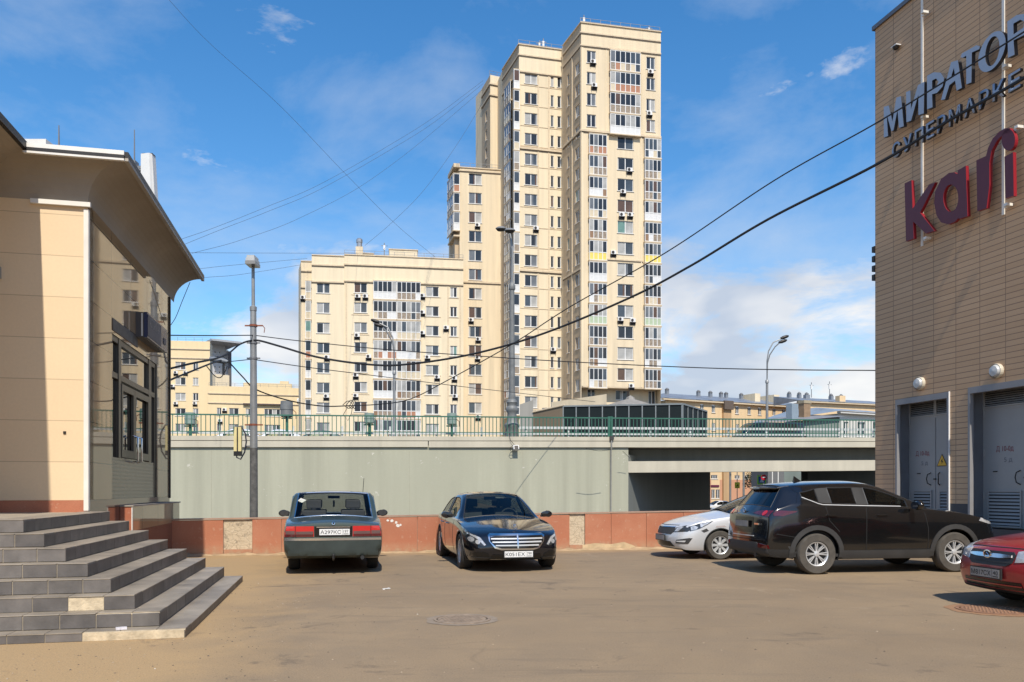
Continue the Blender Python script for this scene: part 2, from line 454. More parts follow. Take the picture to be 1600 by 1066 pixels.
for i, (u0, u1) in enumerate(zip(joints, joints[1:])):
    bare = i in (1, 8)
    mb = MB(); d = .035 if bare else 0
    for x0, x1, y0, y1, z0, z1 in ((u0+.004, u1-.004, d, .12, .13 if bare else 0, ptop(u0)),):
        mb.box(x0, x1, y0, y1, z0, z1)
    if bare: mb.box(u0+.004, u1-.004, .012, .12, 0, .128, 1)
    o = PF.put('bare_patch' if bare else 'granite_slab', mb, [M_PLASTER if bare else M_GRAN, M_GRAN])
    if bare: o['label'] = 'bare rough plaster where a granite slab has come off'
mb = MB().box(-.1, PF.L, .06, .30, -1.2, .79); mb.shear(.010); PF.put('wall_core', mb, painted_wall('core_plaster', (.5, .44, .35), .2, .2))
mb = MB().box(-.1, PF.L, -.012, .31, .806, .835); mb.shear(.010); PF.put('coping', mb, M_CAP)
for x in (497, 660, 818):
    pass
# wind-blown sand along the foot of the wall
mb = MB(); n = 90; rs = random.Random(5); prev = None
for k in range(n+1):
    u = -.1+(PF.L-.1)*k/n; w = .10+.16*abs(math.sin(k*.37)+.6*math.sin(k*.91))*rs.uniform(.6, 1.2); h = .02+.05*rs.random()
    cur = [(u, -w, .003), (u, -w*.45, h*.7), (u, -.013, h)]
    if prev: mb.pts([prev[0], cur[0], cur[1], prev[1]]); mb.pts([prev[1], cur[1], cur[2], prev[2]])
    prev = cur
sd_o = PF.put('sand', mb, simple('blown_sand', (.46, .33, .19), .95, var=.4, vscale=5, bump=.5, bscale=50), smooth=True); sd_o.parent = None; sd_o.location = PF.w(0); tag(sd_o, 'wind blown sand along the foot of the granite wall', 'sand', kind='stuff')
# peeled strip along the foot, right of the saloon
mb = MB()
pts = [(910, .0), (910, .13), (930, .17), (955, .14), (975, .19), (990, .10), (1000, .0)]
mb.pts([(PF.u(x), -.006, z) for x, z in pts]); o = PF.put('peeled_strip', mb, simple('peeled', (.56, .42, .25), .9, var=.35, vscale=6))
mb = MB()
for x, z, r in ((619, .72, .035), (622, .64, .05), (626, .66, .03), (612, .76, .04), (606, .77, .03)):
    c_ = Vector((PF.u(x), -.005, z)); mb.pts([c_+Vector((r*math.cos(k*1.05)*(.7+.5*random.random()), 0, r*math.sin(k*1.05)*(.7+.5*random.random()))) for k in range(6)][::-1])
PF.put('paint_mark', mb, simple('white_paint', (.75, .72, .66), .8))

# ------------------------------------------------------------------ overpass
BR = Face((-17.0, 40.0), (-17.0+60*.9711, 40+60*.2389))
M_BRW = painted_wall('bridge_paint', (.46, .45, .335), .24, .14, fleck=.9, vs=.12)
M_BRF = painted_wall('bridge_fascia', (.60, .545, .42), .2, .15, vs=.5)
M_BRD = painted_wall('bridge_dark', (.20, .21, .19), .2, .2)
M_GREEN = simple('green_enamel', (.040, .145, .098), .5, var=.3, vscale=1.5)
M_RAIL = simple('crash_rail', (.66, .66, .62), .5, .3, var=.2)
KZ = .0131
br = thing('road_overpass', 'grey green concrete road overpass with an underpass opening on its right, behind the parapet', 'bridge', BR.w(0, -1.2)); BR.root = br
uop = BR.u(983)
def bput(name, mb, mats, u=0, y=0, smooth=False):
    mb.shear(KZ)
    for v in mb.v: v.z += KZ*u
    return BR.put(name, mb, mats, u, 0, y, smooth)
BL = 62
mb = MB().box(-22, uop, .12, .30, -1.24, 3.70); o = bput('abutment_wall', mb, M_BRW)
mb = MB().box(-22, BL, -.02, .9, 3.965, 4.19)
mb.box(-22, BL, .03, .9, 3.935, 3.965, 1); mb.box(-22, BR.u(670)-.05, .0, .9, 3.62, 3.935); mb.box(BR.u(670), BL, .0, .9, 3.60, 3.935)
bput('fascia_band', mb, [M_BRF, simple('joint_dark', (.06, .055, .05), .9)])
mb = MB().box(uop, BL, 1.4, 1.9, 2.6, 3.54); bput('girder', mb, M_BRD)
mb = MB().box(uop+.004, BL, .125, 1.35, 2.15, 2.80); bput('edge_beam', mb, M_BRF)
mb = MB().box(-22, BL, .9, 22, 3.55, 3.80); mb.box(-22, BL, 22, 23.0, 2.95, 4.15, 1); bput('deck', mb, [simple('deck_asphalt', (.07, .07, .07), .9), M_BRF])
for k in range(6):
    y = 4.0+k*3.4; bput('girder', MB().box(uop-3, BL, y, y+.7, 2.75, 3.549), M_BRD)
for x in (330, 497, 640, 818): BR.put('panel_seam', MB().box(-.012, .012, .112, .121, -1.2, 3.55), simple('seam_dark', (.37, .355, .27), .9), BR.u(x))
# side wall of the underpass, skewed away to the right
wa, wb = BR.w(uop+.002, 0, .135), Vector((16.9, 68.2, 0)); UF = Face(wa, wb, br)
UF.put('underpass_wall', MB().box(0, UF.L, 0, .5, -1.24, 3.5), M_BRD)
pa, pb = P(1262, 700, 71), P(1420, 700, 76); PFa = Face(pa, pb, br)
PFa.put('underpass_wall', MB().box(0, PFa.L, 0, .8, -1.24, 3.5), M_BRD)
# drain pipe and cable down the abutment
u = BR.u(955)
mb = MB().tube([(0, -.06, 4.05), (0, -.06, 3.55), (0, .04, 3.40), (0, .05, -1.2)], .045, 8); bput('drain_pipe', mb, simple('pipe_grey', (.33, .32, .28), .6, var=.2), u, 0, True)
mb = MB().box(-.12, .12, -.13, -.03, 4.02, 4.24); bput('drain_hopper', mb, simple('hopper', (.05, .05, .045), .7), u)

# crash barrier behind the railing (a fence of its own)
cb = thing('crash_barrier', 'pale double beam crash barrier running along the overpass behind the green railing', 'barrier', BR.w(0, 4.1, 1.9))
CBF = Face(BR.w(0, 0, 1.9), BR.w(60, 0, 1.9), cb)
def cbput(name, mb, m):
    mb.shear(KZ); return CBF.put(name, mb, m, 0, -0.0)
cb.location.z = 0
cbput('rail_beam', MB().box(-22, BL, -.03, .03, 4.42, 4.56), M_RAIL)
cbput('rail_beam', MB().box(BR.u(810), BL, -.04, .04, 4.76, 4.90), M_RAIL)
for i in range(20):
    uu = -2+i*2.6
    CBF.put('post', MB().box(-.05, .05, .03, .14, 3.8, 4.86).shear(-.0), M_RAIL, uu, KZ*uu)
# green railing in three lengths
spans = [(-3.0, BR.u(603)), (BR.u(603), BR.u(955)), (BR.u(955), BR.u(1385)+3)]
bal = MB().box(-.019, .019, -.014, .014, 4.20, 5.24).mesh('baluster', [M_GREEN])
for i, (u0, u1) in enumerate(spans):
    lab = ['left length of the green baluster railing on the overpass, nearest the grey lamp pole', 'middle length of the green baluster railing on the overpass, left of the drain pipe',
           'right length of the green baluster railing on the overpass, above the underpass opening'][i]
    r = thing('bridge_railing', lab, 'railing', BR.w(u0, 4.19+KZ*u0, .12), BR.ang, 'railing lengths along the overpass')
    r.location.z = 0
    L = u1-u0
    def rp(name, mb, m=M_GREEN):
        mb.shear(KZ)
        for v in mb.v: v.z += KZ*u0
        return mb.build(name, m, r)
    rp('top_rail', MB().box(0, L-.03, -.03, .03, 5.24, 5.31)); rp('bottom_rail', MB().box(0, L-.03, -.02, .02, 4.40, 4.44))
    rp('post', MB().box(L-.16 if i == 1 else -.03, L+.12 if i == 1 else .03, -.05, .05, 4.19, 5.36 if i == 1 else 5.3))
    n = min(98, int(L/(.222 if i < 1 else .205)))
    for k in range(n):
        x = (k+.5)*L/n
        o = link('baluster', bal, r, (x, 0, KZ*(u0+x)))
# ------------------------------------------------------------------ apartment blocks behind the overpass
GZ = -1.24
M_CREAM = painted_wall('cream_render', (.83, .68, .46), .24, .10, vs=.08)
M_CREAM2 = painted_wall('cream_render_pale', (.85, .715, .495), .20, .08, vs=.08)
M_SIDE = painted_wall('cream_side_shaded', (.60, .455, .29), .22, .25, vs=.15)  # streaked cream, darkened so the left faces carry shade in their colour
M_CORN = simple('cornice_cream', (.66, .53, .36), .8, var=.2)
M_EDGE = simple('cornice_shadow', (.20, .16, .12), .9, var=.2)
M_WHITE = simple('white_frame', (.74, .73, .70), .5, var=.08)
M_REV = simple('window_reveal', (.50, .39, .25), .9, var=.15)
M_FLAT = simple('roof_felt', (.16, .15, .14), .9, var=.2)
M_DARKBOX = simple('ac_shadow', (.035, .03, .03), .8, var=0)
M_STEEL = simple('thin_steel', (.22, .22, .22), .5, .5, var=0)
def pane(name, col, rough=.08, spec=.5):
    return simple(name, col, rough, 0, var=.35, vscale=.9, spec=spec)
PANES = [pane('pane_dark', (.028, .032, .038)), pane('pane_blue', (.07, .085, .10)), pane('pane_curtain', (.42, .41, .38), .25),
         pane('pane_brown', (.12, .07, .045), .15), pane('pane_green', (.16, .28, .24), .2), pane('pane_grey', (.16, .17, .18), .12)]
PANELS = [simple('panel_cream', (.62, .52, .36), .5), simple('panel_white', (.70, .69, .66), .4), simple('panel_yellow', (.80, .62, .13), .5),
          simple('panel_clutter', (.34, .27, .20), .7, var=.6, vscale=6), simple('panel_brick', (.42, .20, .12), .8), simple('panel_green', (.42, .50, .33), .6), simple('panel_glass', (.06, .07, .08), .12), simple('panel_wood', (.26, .15, .08), .6)]
WC = {}
def rnd_pane(dark=.55):
    r = random.random()*1.08
    return (0 if r < dark*.65 else 1) if r < dark else random.choice((2, 2, 2, 3, 5, 5, 4 if random.random() < .25 else 2))
def window(face, u0, u1, z0, z1, n=2, y=.14, dark=.55, name='window', key=None):
    w, h = round(u1-u0, 2), round(z1-z0, 2)
    v = tuple(rnd_pane(dark) for _ in range(n)) if key is None else key
    kf = ('f', round(w, 1), round(h, 1), n)
    if kf not in WC:
        mb = MB(); b = .075
        mb.box(0, b, -.03, .05, 0, h).box(w-b, w, -.03, .05, 0, h).box(b, w-b, -.03, .05, 0, b).box(b, w-b, -.03, .05, h-b, h)
        for k in range(1, n): mb.box(w*k/n-.06, w*k/n+.06, -.028, .05, b, h-b)
        mb.box(-.12, w+.12, -y-.10, -.031, -.09, -.03, 0)
        WC[kf] = mb.mesh('window', [M_WHITE])
    kp = ('p', round(w, 1), round(h, 1), v)
    if kp not in WC:
        mb = MB()
        for k in range(n):
            x0, x1 = w*k/n+.03, w*(k+1)/n-.03
            mb.pts([(x0, 0, .04), (x1, 0, .04), (x1, 0, h-.04), (x0, 0, h-.04)], v[k])
            if v[k] < 2 and random.random() < .6:       # a bit of curtain or blind behind the glass edge
                q = random.uniform(.15, .4)*(x1-x0); s = random.choice((0, 1))
                a_, b_ = (x0, x0+q) if s else (x1-q, x1)
                mb.pts([(a_, -.004, .05), (b_, -.004, .05), (b_, -.004, h-.05), (a_, -.004, h-.05)], random.choice((2, 5, 3)))
        WC[kp] = mb.mesh('pane', PANES)
    o = link(name, WC[kf], face.root, face.loc(u0, z0, y), face.ang)
    link('pane', WC[kp], o, (0, 0, 0))
    return o
def glazed(face, u0, u1, z0, z1, n=4, d=.35, side=True, dark=.6, panel=None, lowfrac=.40):
    """glazed balcony bay: white frame, upper panes, lower panels"""
    w, h = u1-u0, z1-z0; zl = h*lowfrac; mb = MB(); b = .07
    mb.box(-.08, w+.08, -d-.06, .0, -.14, 0, 1)
    mb.box(-.04, w+.04, -d-.03, .0, h, h+.10, 1)
    for k in range(n+1):
        x = w*k/n; c = .05 if 0 < k < n else .08
        mb.box(max(0, x-c), min(w, x+c), -d, -d+.08, 0, h)
    mb.box(.0, w, -d-.005, -d+.075, zl-.06, zl+.06).box(0, w, -d-.004, -d+.07, h-.1, h).box(0, w, -d-.004, -d+.07, 0, .08)
    if side:
        for x in (0, w-.06): mb.box(x, x+.06, -d+.08, -.0, 0, .09).box(x, x+.06, -d+.08, 0, zl-.04, zl+.04).box(x, x+.06, -d+.08, 0, h-.09, h)
    o = face.put('glazed_balcony', mb, [M_WHITE, M_CORN], u0, z0)
    mb = MB(); fl = random.random()
    for k in range(n):
        x0, x1 = w*k/n, w*(k+1)/n
        mb.pts([(x0, -d+.03, zl), (x1, -d+.03, zl), (x1, -d+.03, h), (x0, -d+.03, h)], rnd_pane(dark))
    if side: mb.pts([(.02, 0, zl), (.02, -d+.03, zl), (.02, -d+.03, h), (.02, 0, h)], rnd_pane(.5)).pts([(w-.02, -d+.03, zl), (w-.02, 0, zl), (w-.02, 0, h), (w-.02, -d+.03, h)], rnd_pane(.5))
    mb.build('pane', PANES, o)
    mb = MB(); base = panel if panel is not None else random.choice((0, 0, 1, 3, 3, 1, 3, 4 if fl < .3 else 1))
    for k in range(n):
        x0, x1 = w*k/n, w*(k+1)/n
        mb.pts([(x0, -d+.025, 0), (x1, -d+.025, 0), (x1, -d+.025, zl), (x0, -d+.025, zl)], base if random.random() < .6 or (panel is not None and panel != 4) else random.choice((0, 1, 3, 3, 6, 7)))
    if side: mb.pts([(.02, 0, 0), (.02, -d+.03, 0), (.02, -d+.03, zl), (.02, 0, zl)], base).pts([(w-.02, -d+.03, 0), (w-.02, 0, 0), (w-.02, 0, zl), (w-.02, -d+.03, zl)], base)
    mb.build('panel', PANELS, o)
    return o
mb = MB().box(-.40, .40, -.30, -.02, .04, .56); mb.lathe([(.0, 0), (.21, 0), (.21, .012), (.0, .012)], 14, (-.1, -.335, .29), 'y', 1)
mb.box(-.46, .46, -.36, -.02, -.06, -.0, 1); mb.box(-.40, -.34, -.34, -.01, -.34, -.06, 1); mb.box(.34, .40, -.34, -.01, -.34, -.06, 1); mb.box(-.38, .38, -.1, -.01, -.36, -.06, 1)
AC_ME = mb.mesh('air_conditioner', [M_WHITE, M_DARKBOX])
def ac(face, px, py):
    u, z = face.uz(px, py); return link('air_conditioner', AC_ME, face.root, face.loc(u, z-.3, -.0), face.ang)
def cornice(face, z, h=.22, d=.16, u0=-.16, u1=None, lip=True):
    u1 = face.L+.0 if u1 is None else u1
    mb = MB().box(u0, u1, -d, 0, z, z+h)
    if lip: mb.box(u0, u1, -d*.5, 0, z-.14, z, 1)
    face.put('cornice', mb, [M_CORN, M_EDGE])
def holes_of(lst): return [(a, b, c, d) for a, b, c, d in lst]
def block(root, faces, ztop, back=12., mat=M_CREAM):
    """roof and rear walls closing the visible faces [left .. right], all seen from outside"""
    pl = [faces[0].w(0)]+[f.w(f.L) for f in faces]
    n = faces[-1].n
    q1 = pl[-1]+Vector((n.x, n.y, 0))*back; q0 = pl[0]+Vector((n.x, n.y, 0))*max(2., back-faces[0].L*.6)
    ring = [(p.x, p.y) for p in pl]+[(q1.x, q1.y), (q0.x, q0.y)]
    L = root.location
    mb = MB(); mb.pts([(x-L.x, y-L.y, ztop-.9-L.z) for x, y in ring], 1)
    k = len(pl)
    for i in (k-1, k, k+1):
        a, b = ring[i], ring[(i+1) % len(ring)]
        mb.pts([(a[0]-L.x, a[1]-L.y, 0), (b[0]-L.x, b[1]-L.y, 0), (b[0]-L.x, b[1]-L.y, ztop-L.z), (a[0]-L.x, a[1]-L.y, ztop-L.z)])
    mb.build('rear_wall', [mat, M_FLAT], root)
def rails(face, z, h=.9, y=.4, u0=0., u1=None):
    u1 = u1 or face.L; mb = MB(); n = max(2, int((u1-u0)/1.5))
    for k in range(n+1): mb.box(u0+(u1-u0)*k/n-.025, u0+(u1-u0)*k/n+.025, y-.025, y+.025, z, z+h)
    for q in (.5, 1): mb.box(u0, u1, y-.02, y+.02, z+h*q-.04, z+h*q)
    face.put('roof_rail', mb, M_STEEL)
def antenna(face, px, h, z, y=1.5):
    u = face.u(px); mb = MB().tube([(0, 0, 0), (0, 0, h)], .07, 6).box(-.5, .5, -.03, .03, h*.8, h*.8+.08).box(-.15, .15, -.1, .1, h*.55, h*.85, 1)
    face.put('antenna', mb, [M_STEEL, M_WHITE], u, z, y)
PITCH = 3.06
def rows(z_first, n): return [z_first-PITCH*k for k in range(n)]

# ---- right tower
A, B = P(908, 700, 115), P(1032.5, 700, 117.4); LF = P(880, 700, 121)
rt = thing('apartment_tower', 'tallest cream apartment tower with stacked glazed loggias and two yellow balconies on its right section', 'tower block', (A.x, A.y, GZ))
f = Face(A, B, rt); fl = Face(LF, A, rt); zt = P(908, 36, 115).z
z0f = f.uz(940, 604)[1]          # underside of the overhang
# centre windows low, side windows high
cw = f.u(965), f.u(989.5); rowz = [f.uz(977, y)[1] for y in (233,)][0]
wh = 1.78; H = []; todo = []
for k in range(12):
    z = rowz-PITCH*k; H.append((cw[0], cw[1], z, z+wh)); todo.append((cw[0], cw[1], z, z+wh, 2))
for (x0, x1) in ((917, 931), (1010, 1023.5)):
    u0, u1 = f.u(x0), f.u(x1); zz0 = f.uz((x0+x1)/2, 98.5 if x0 < 950 else 108)[1]
    for k in range(4): z = zz0-PITCH*k; H.append((u0, u1, z, z+1.75)); todo.append((u0, u1, z, z+1.75, 2))
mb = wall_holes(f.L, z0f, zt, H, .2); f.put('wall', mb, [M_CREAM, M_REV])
for q in todo: window(f, *q)
for k in range(4):
    u0, u1 = f.u(952), f.u(999); z = f.uz(975, 111.5)[1]-PITCH*k-.2
    glazed(f, u0, u1, z, z+2.85, 6, .5, panel=[4, 4, 3, 1][k])
for k in range(12):
    for (x0, x1, n, yb) in ((919.5, 947, 4, 240.5), (1006, 1031.5, 4, 247)):
        u0, u1 = f.u(x0), f.u(x1); z = f.uz((x0+x1)/2, yb)[1]-PITCH*k-.15
        pn = {5: 2, 8: 5}.get(k); glazed(f, u0, u1, z, z+2.8, n, .45, panel=pn, dark=.7 if k != 8 else .2)
# recessed ground floors under the overhang
g = Face(f.w(.6, 0, 1.6), f.w(f.L-.1, 0, 1.6), rt); gh = [(g.u(918), g.u(930), z0f-2.6, z0f-.25), (g.u(1013), g.u(1024), z0f-2.6, z0f-.25), (g.u(962), g.u(984), z0f-1.7, z0f-.3)]
g.put('wall', wall_holes(g.L, GZ, z0f, gh, .2), [M_CREAM, M_REV])
for q in gh: window(g, *q, 2, key=(0, 1))
f.put('overhang_soffit', MB().box(.02, f.L-.02, .01, 1.6, z0f-.18, z0f+.02), M_CORN)
Hl = []; 
for k in range(17):
    for (x0, x1) in ((886.5, 889.5), (899, 905.5)):
        u0, u1 = fl.u(x0), fl.u(x1); z = zt-6.9-PITCH*k; Hl.append((u0, u1, z, z+1.75))
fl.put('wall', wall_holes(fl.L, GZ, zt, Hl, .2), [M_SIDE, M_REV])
for q in Hl: window(fl, *q, 2 if q[1]-q[0] > 1.2 else 1)
for z in (zt-1.45, zt-3.3): cornice(f, z, .2, .14); cornice(fl, z, .2, .14, 0)
cornice(f, f.uz(980, 212)[1], .3, .2); cornice(fl, f.uz(980, 212)[1], .3, .2, 0); cornice(f, f.uz(980, 408)[1], .2, .1, f.u(948), f.u(1005)); cornice(fl, f.uz(980, 425)[1], .25, .15, 0)
f.put('roof_edge', MB().box(-.15, f.L+.1, -.15, .3, zt, zt+.14), M_CORN); fl.put('roof_edge', MB().box(0, fl.L-.16, -.15, .3, zt, zt+.14), M_CORN)
for (u, w) in ((f.u(910), .25), (f.u(947.5), .12), (f.u(1002), .12)): f.put('pilaster', MB().box(u-w/2, u+w/2, -.07, 0, z0f, zt-3.5), M_CREAM2)
for x in (895, 908.8): fl.put('pilaster', MB().box(-.15, .15, -.10, 0, GZ, zt-3.5), M_CORN, fl.u(x)-.2)
rails(f, zt+.1); antenna(f, 917, 2.6, zt-.5); antenna(f, 938, 1.6, zt-.5); antenna(f, 1020, 2.2, zt-.5)
for x, y in ((926, 97), (928, 134), (1016, 113), (1014, 178), (983, 266), (973, 300), (971, 336), (984, 336), (958, 395), (969, 499), (988, 501), (986, 603)): ac(f, x, y)
block(rt, [fl, f], zt)

# ---- middle tower
A, B = P(811, 700, 120.5), P(879.5, 700, 122.1); LF = P(785, 700, 127.9)
mt = thing('apartment_tower', 'cream apartment tower section between the tallest tower and the stepped block, with paired slit windows', 'tower block', (A.x, A.y, GZ))
f = Face(A, B, mt); fl = Face(LF, A, mt); zt = P(811, 70, 120.5).z
H = []; todo = []
for k in range(18):
    z = f.uz(829, 131)[1]-PITCH*k
    for x0, x1, n in ((820, 839.5, 2), (860.5, 865, 1), (871, 876.5, 1)):
        H.append((f.u(x0), f.u(x1), z, z+1.7)); todo.append((f.u(x0), f.u(x1), z, z+1.7, n))
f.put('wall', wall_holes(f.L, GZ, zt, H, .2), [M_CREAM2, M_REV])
for q in todo: window(f, *q, dark=.55 if q[4] == 2 else .85)
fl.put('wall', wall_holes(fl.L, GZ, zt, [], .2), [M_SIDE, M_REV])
for k in range(17):
    z = f.uz(806, 139)[1]-PITCH*k-.1
    glazed(f, f.u(802), f.u(811), z, z+2.85, 1, .0+.35, dark=.6)
    glazed(fl, fl.u(791), fl.u(800.5), z, z+2.85, 3, .35, dark=.5, side=False)
for z in (zt-1.6, zt-4.1): cornice(f, z, .2, .14); cornice(fl, z, .2, .14, 0)
cornice(f, f.uz(845, 236)[1], .3, .2); cornice(f, f.uz(845, 426)[1], .3, .2)
for k in range(18):
    z = f.uz(829, 132.5)[1]-PITCH*k
    f.put('window_band', MB().box(f.u(813), f.u(879), -.05, 0, z-.22, z-.11), M_CORN)
f.put('pilaster', MB().box(-.1, .1, -.06, 0, GZ, zt-4.2), M_CORN, f.u(841)); f.put('pilaster', MB().box(-.1, .1, -.06, 0, GZ, zt-4.2), M_CORN, f.u(857.5))
f.put('roof_edge', MB().box(-.15, f.L+.1, -.15, .3, zt, zt+.14), M_CORN); fl.put('roof_edge', MB().box(0, fl.L-.16, -.15, .3, zt, zt+.14), M_CORN)
rails(f, zt+.1); antenna(f, 847, 2.4, zt-.5); antenna(f, 853, 2.8, zt-.5); antenna(f, 858, 1.8, zt-.5)
for x, y in ((837, 357), (864, 546)): ac(f, x, y)
block(mt, [fl, f], zt)

# ---- rear tower
A, B = P(766, 700, 131), P(790, 700, 132); LF = P(753, 700, 135.5)
bt = thing('apartment_tower', 'narrow set back cream tower shaft rising behind the stepped block', 'tower block', (A.x, A.y, GZ))
f = Face(A, B, bt); fl = Face(LF, A, bt); zt = P(766, 117, 131).z
f.put('wall', wall_holes(f.L, GZ, zt, []), [M_CREAM, M_REV])
H = [(fl.u(758.5), fl.u(761), z, z+1.8) for z in rows(zt-6.8, 8)]
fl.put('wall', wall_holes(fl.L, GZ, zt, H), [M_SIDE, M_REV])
for q in H: window(fl, *q, 1, dark=.9)
for z in (zt-1.6, zt-3.4): cornice(f, z, .25, .18); cornice(fl, z, .25, .18, 0)
rails(f, zt); antenna(fl, 754, 3, zt-.5)
block(bt, [fl, f], zt, 6)

# ---- stepped block between the towers
A, B = P(718, 700, 128), P(786, 700, 129.2); LF = P(703, 700, 132.5)
sw = thing('apartment_block', 'mid height cream apartment block with three glazed balconies hanging off its upper left corner', 'apartment block', (A.x, A.y, GZ))
f = Face(A, B, sw); fl = Face(LF, A, sw); zt = P(718, 262, 128).z
H = []
for k in range(13):
    z = f.uz(742, 288.5)[1]-PITCH*k; H.append((f.u(732.5), f.u(752.5), z, z+1.75))
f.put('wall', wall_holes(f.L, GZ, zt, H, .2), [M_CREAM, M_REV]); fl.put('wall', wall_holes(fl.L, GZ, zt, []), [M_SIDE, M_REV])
ks = [None]*13; ks[9] = (3, 3)
for q, kk in zip(H, ks): window(f, *q, 2, key=kk)
for k in range(3):
    z = f.uz(709, 297.5)[1]-PITCH*k-.3
    glazed(f, f.u(708.5), f.u(718), z, z+2.9, 1, .3, panel=[4, 3, 1][k]); 
    glazed(Face(P(699.5, 700, 131.6), f.w(f.u(708.5), 0, .02), sw), .05, Face(P(699.5, 700, 131.6), f.w(f.u(708.5), 0, .02)).L, z, z+2.9, 3, .1, side=False, dark=.3)
zb = f.uz(709, 368)[1]
ring = [f.w(f.u(708.5), 0, -.4), f.w(f.u(718.2), 0, -.4), f.w(f.u(718.2), 0, 4), P(699.5, 700, 132.4)]
for za_, zb2 in ((zb-.25, zb), (zt-.1, zt+.5)): MB().prism([(p.x-A.x, p.y-A.y) for p in ring], za_-GZ, zb2-GZ).build('balcony_slab', M_CORN, sw)
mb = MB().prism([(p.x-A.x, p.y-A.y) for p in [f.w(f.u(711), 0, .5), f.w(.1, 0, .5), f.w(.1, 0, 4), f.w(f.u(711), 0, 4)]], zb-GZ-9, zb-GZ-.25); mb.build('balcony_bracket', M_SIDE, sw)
cornice(f, zt-.55, .2, .15); cornice(f, f.uz(750, 443)[1], .3, .15)
f.put('roof_edge', MB().box(-.15, f.L, -.15, .3, zt, zt+.14), M_CORN); rails(f, zt+.1)
for x, y in ((746, 352), (736, 500), (747, 530), (746, 559), (747, 651)): ac(f, x, y)
block(sw, [fl, f], zt, 3)

# ---- long low block
A, B = P(538, 700, 123), P(724, 700, 125.6); M0 = P(487, 700, 122.2); M1 = P(538, 700, 122.9); L0 = P(470, 700, 124.2); L1 = P(487, 700, 124.4)
lb = thing('apartment_block', 'long ten storey cream apartment block with a wide column of glazed loggias and roof huts', 'apartment block', (A.x, A.y, GZ))
f = Face(A, B, lb); fm = Face(M0, M1, lb); fs = Face(L0, L1, lb); fl = Face(P(466.5, 700, 129), L0, lb)
zt = P(620, 402, 124.2).z; ztm = P(510, 400, 122.5).z; zts = P(478, 409, 124.3).z
nr = 9
H = []; todo = []
for x0, x1, yb, n in ((553.5, 573.5, 457.5, 2), (665.5, 685.5, 463.5, 2), (703.5, 714, 464.5, 2)):
    for k in range(nr):
        z = f.uz((x0+x1)/2, yb)[1]-PITCH*k; q = (f.u(x0), f.u(x1), z, z+1.55); H.append(q); todo.append((*q, n))
f.put('wall', wall_holes(f.L, GZ, zt, H, .2), [M_CREAM2, M_REV])
for q in todo: window(f, *q)
for k in range(nr):
    z = f.uz(620, 468)[1]-PITCH*k-.1
    u0, um, u1 = f.u(583.5), f.u(620), f.u(657)
    glazed(f, u0, um-.02, z, z+2.8, 5, .4, panel={3: 4, 5: 1}.get(k), dark=.7); glazed(f, um+.02, u1, z, z+2.8, 5, .4, panel={2: 0, 4: 0, 6: 4}.get(k), dark=.65 if k != 2 else .1)
Hm = []
for k in range(nr): z = fm.uz(505, 458)[1]-PITCH*k; Hm.append((fm.u(495), fm.u(515), z, z+1.6))
fm.put('wall', wall_holes(fm.L, GZ, ztm, Hm, .2), [M_CREAM2, M_REV])
for q in Hm: window(fm, *q, 2, dark=.45)
fs.put('wall', wall_holes(fs.L, GZ, zts, []), [M_CREAM, M_REV]); fl.put('wall', wall_holes(fl.L, GZ, zts, []), [M_CREAM, M_REV])
for k in range(nr):
    z = fs.uz(482, 467)[1]-PITCH*k-.1; glazed(fs, fs.u(477.5), fs.u(486.5), z, z+2.8, 1, .3, panel={4: 1, 5: 1}.get(k), dark=.7)
for ff, zz_ in ((f, zt), (fm, ztm), (fs, zts)):
    for dz in (1.55, 4.1): cornice(ff, zz_-dz, .22, .16, 0 if ff is not f else -.1)
    ff.put('roof_edge', MB().box(0, ff.L, -.12, .3, zz_, zz_+.14), M_CORN)
for k in range(nr):
    z = f.uz(563, 459)[1]-PITCH*k
    for x0, x1 in ((549, 577), (662, 689), (701, 717)): f.put('window_band', MB().box(f.u(x0), f.u(x1), -.05, 0, z-.26, z-.13), M_CORN)
for x in (541, 700, 719): f.put('pilaster', MB().box(-.1, .1, -.06, 0, GZ, zt-4.3), M_CORN, f.u(x))
for ff, x, y in [(f, 559, 463), (f, 571, 463), (f, 558, 524), (f, 576, 557), (f, 556, 586), (f, 556, 618), (f, 660, 462), (f, 660, 488), (f, 660, 520), (f, 668, 558), (f, 683, 589), (f, 697, 512), (f, 710, 591), (f, 711, 619), (fm, 511, 558), (fm, 510, 619), (fs, 474, 465)]: ac(ff, x, y)
rails(f, zt+.1, .8)
mb = MB()
for k, (x0, x1, h, y) in enumerate(((556, 582, 1.2, 3), (582, 608, .9, 3), (608, 653, 2.0, 3))): mb.box(f.u(x0), f.u(x1), y, y+3, zt-.9, zt+h, 0); mb.box(f.u(x0)-.1, f.u(x1)+.1, y-.1, y+3.1, zt+h, zt+h+.15, 1)
f.put('roof_hut', mb, [M_CREAM2, M_CORN])
mb = MB().box(-.55, .55, -.5, .5, 0, 2.3).lathe([(.42, 2.3), (.42, 3.0), (.5, 3.05), (.5, 3.5), (.3, 3.7)], 12, mi=1); f.put('chimney', mb, [M_CREAM, simple('galvanised', (.42, .43, .44), .4, .7)], f.u(560.5), zt-.4, 2.2)
antenna(f, 600, 2.4, zt+.6, 3)
mb = MB(); p0 = f.w(0); n_ = f.n
for ff in (f, fm, fs): 
    pass
ring = [fl.w(0), fl.w(fl.L), fs.w(fs.L), fm.w(0), fm.w(fm.L), f.w(0), f.w(f.L), f.w(f.L, 0, 10), f.w(-8, 0, 10)]
mb = MB(); mb.pts([(p.x-A.x, p.y-A.y, zts-.6-GZ) for p in ring], 1)
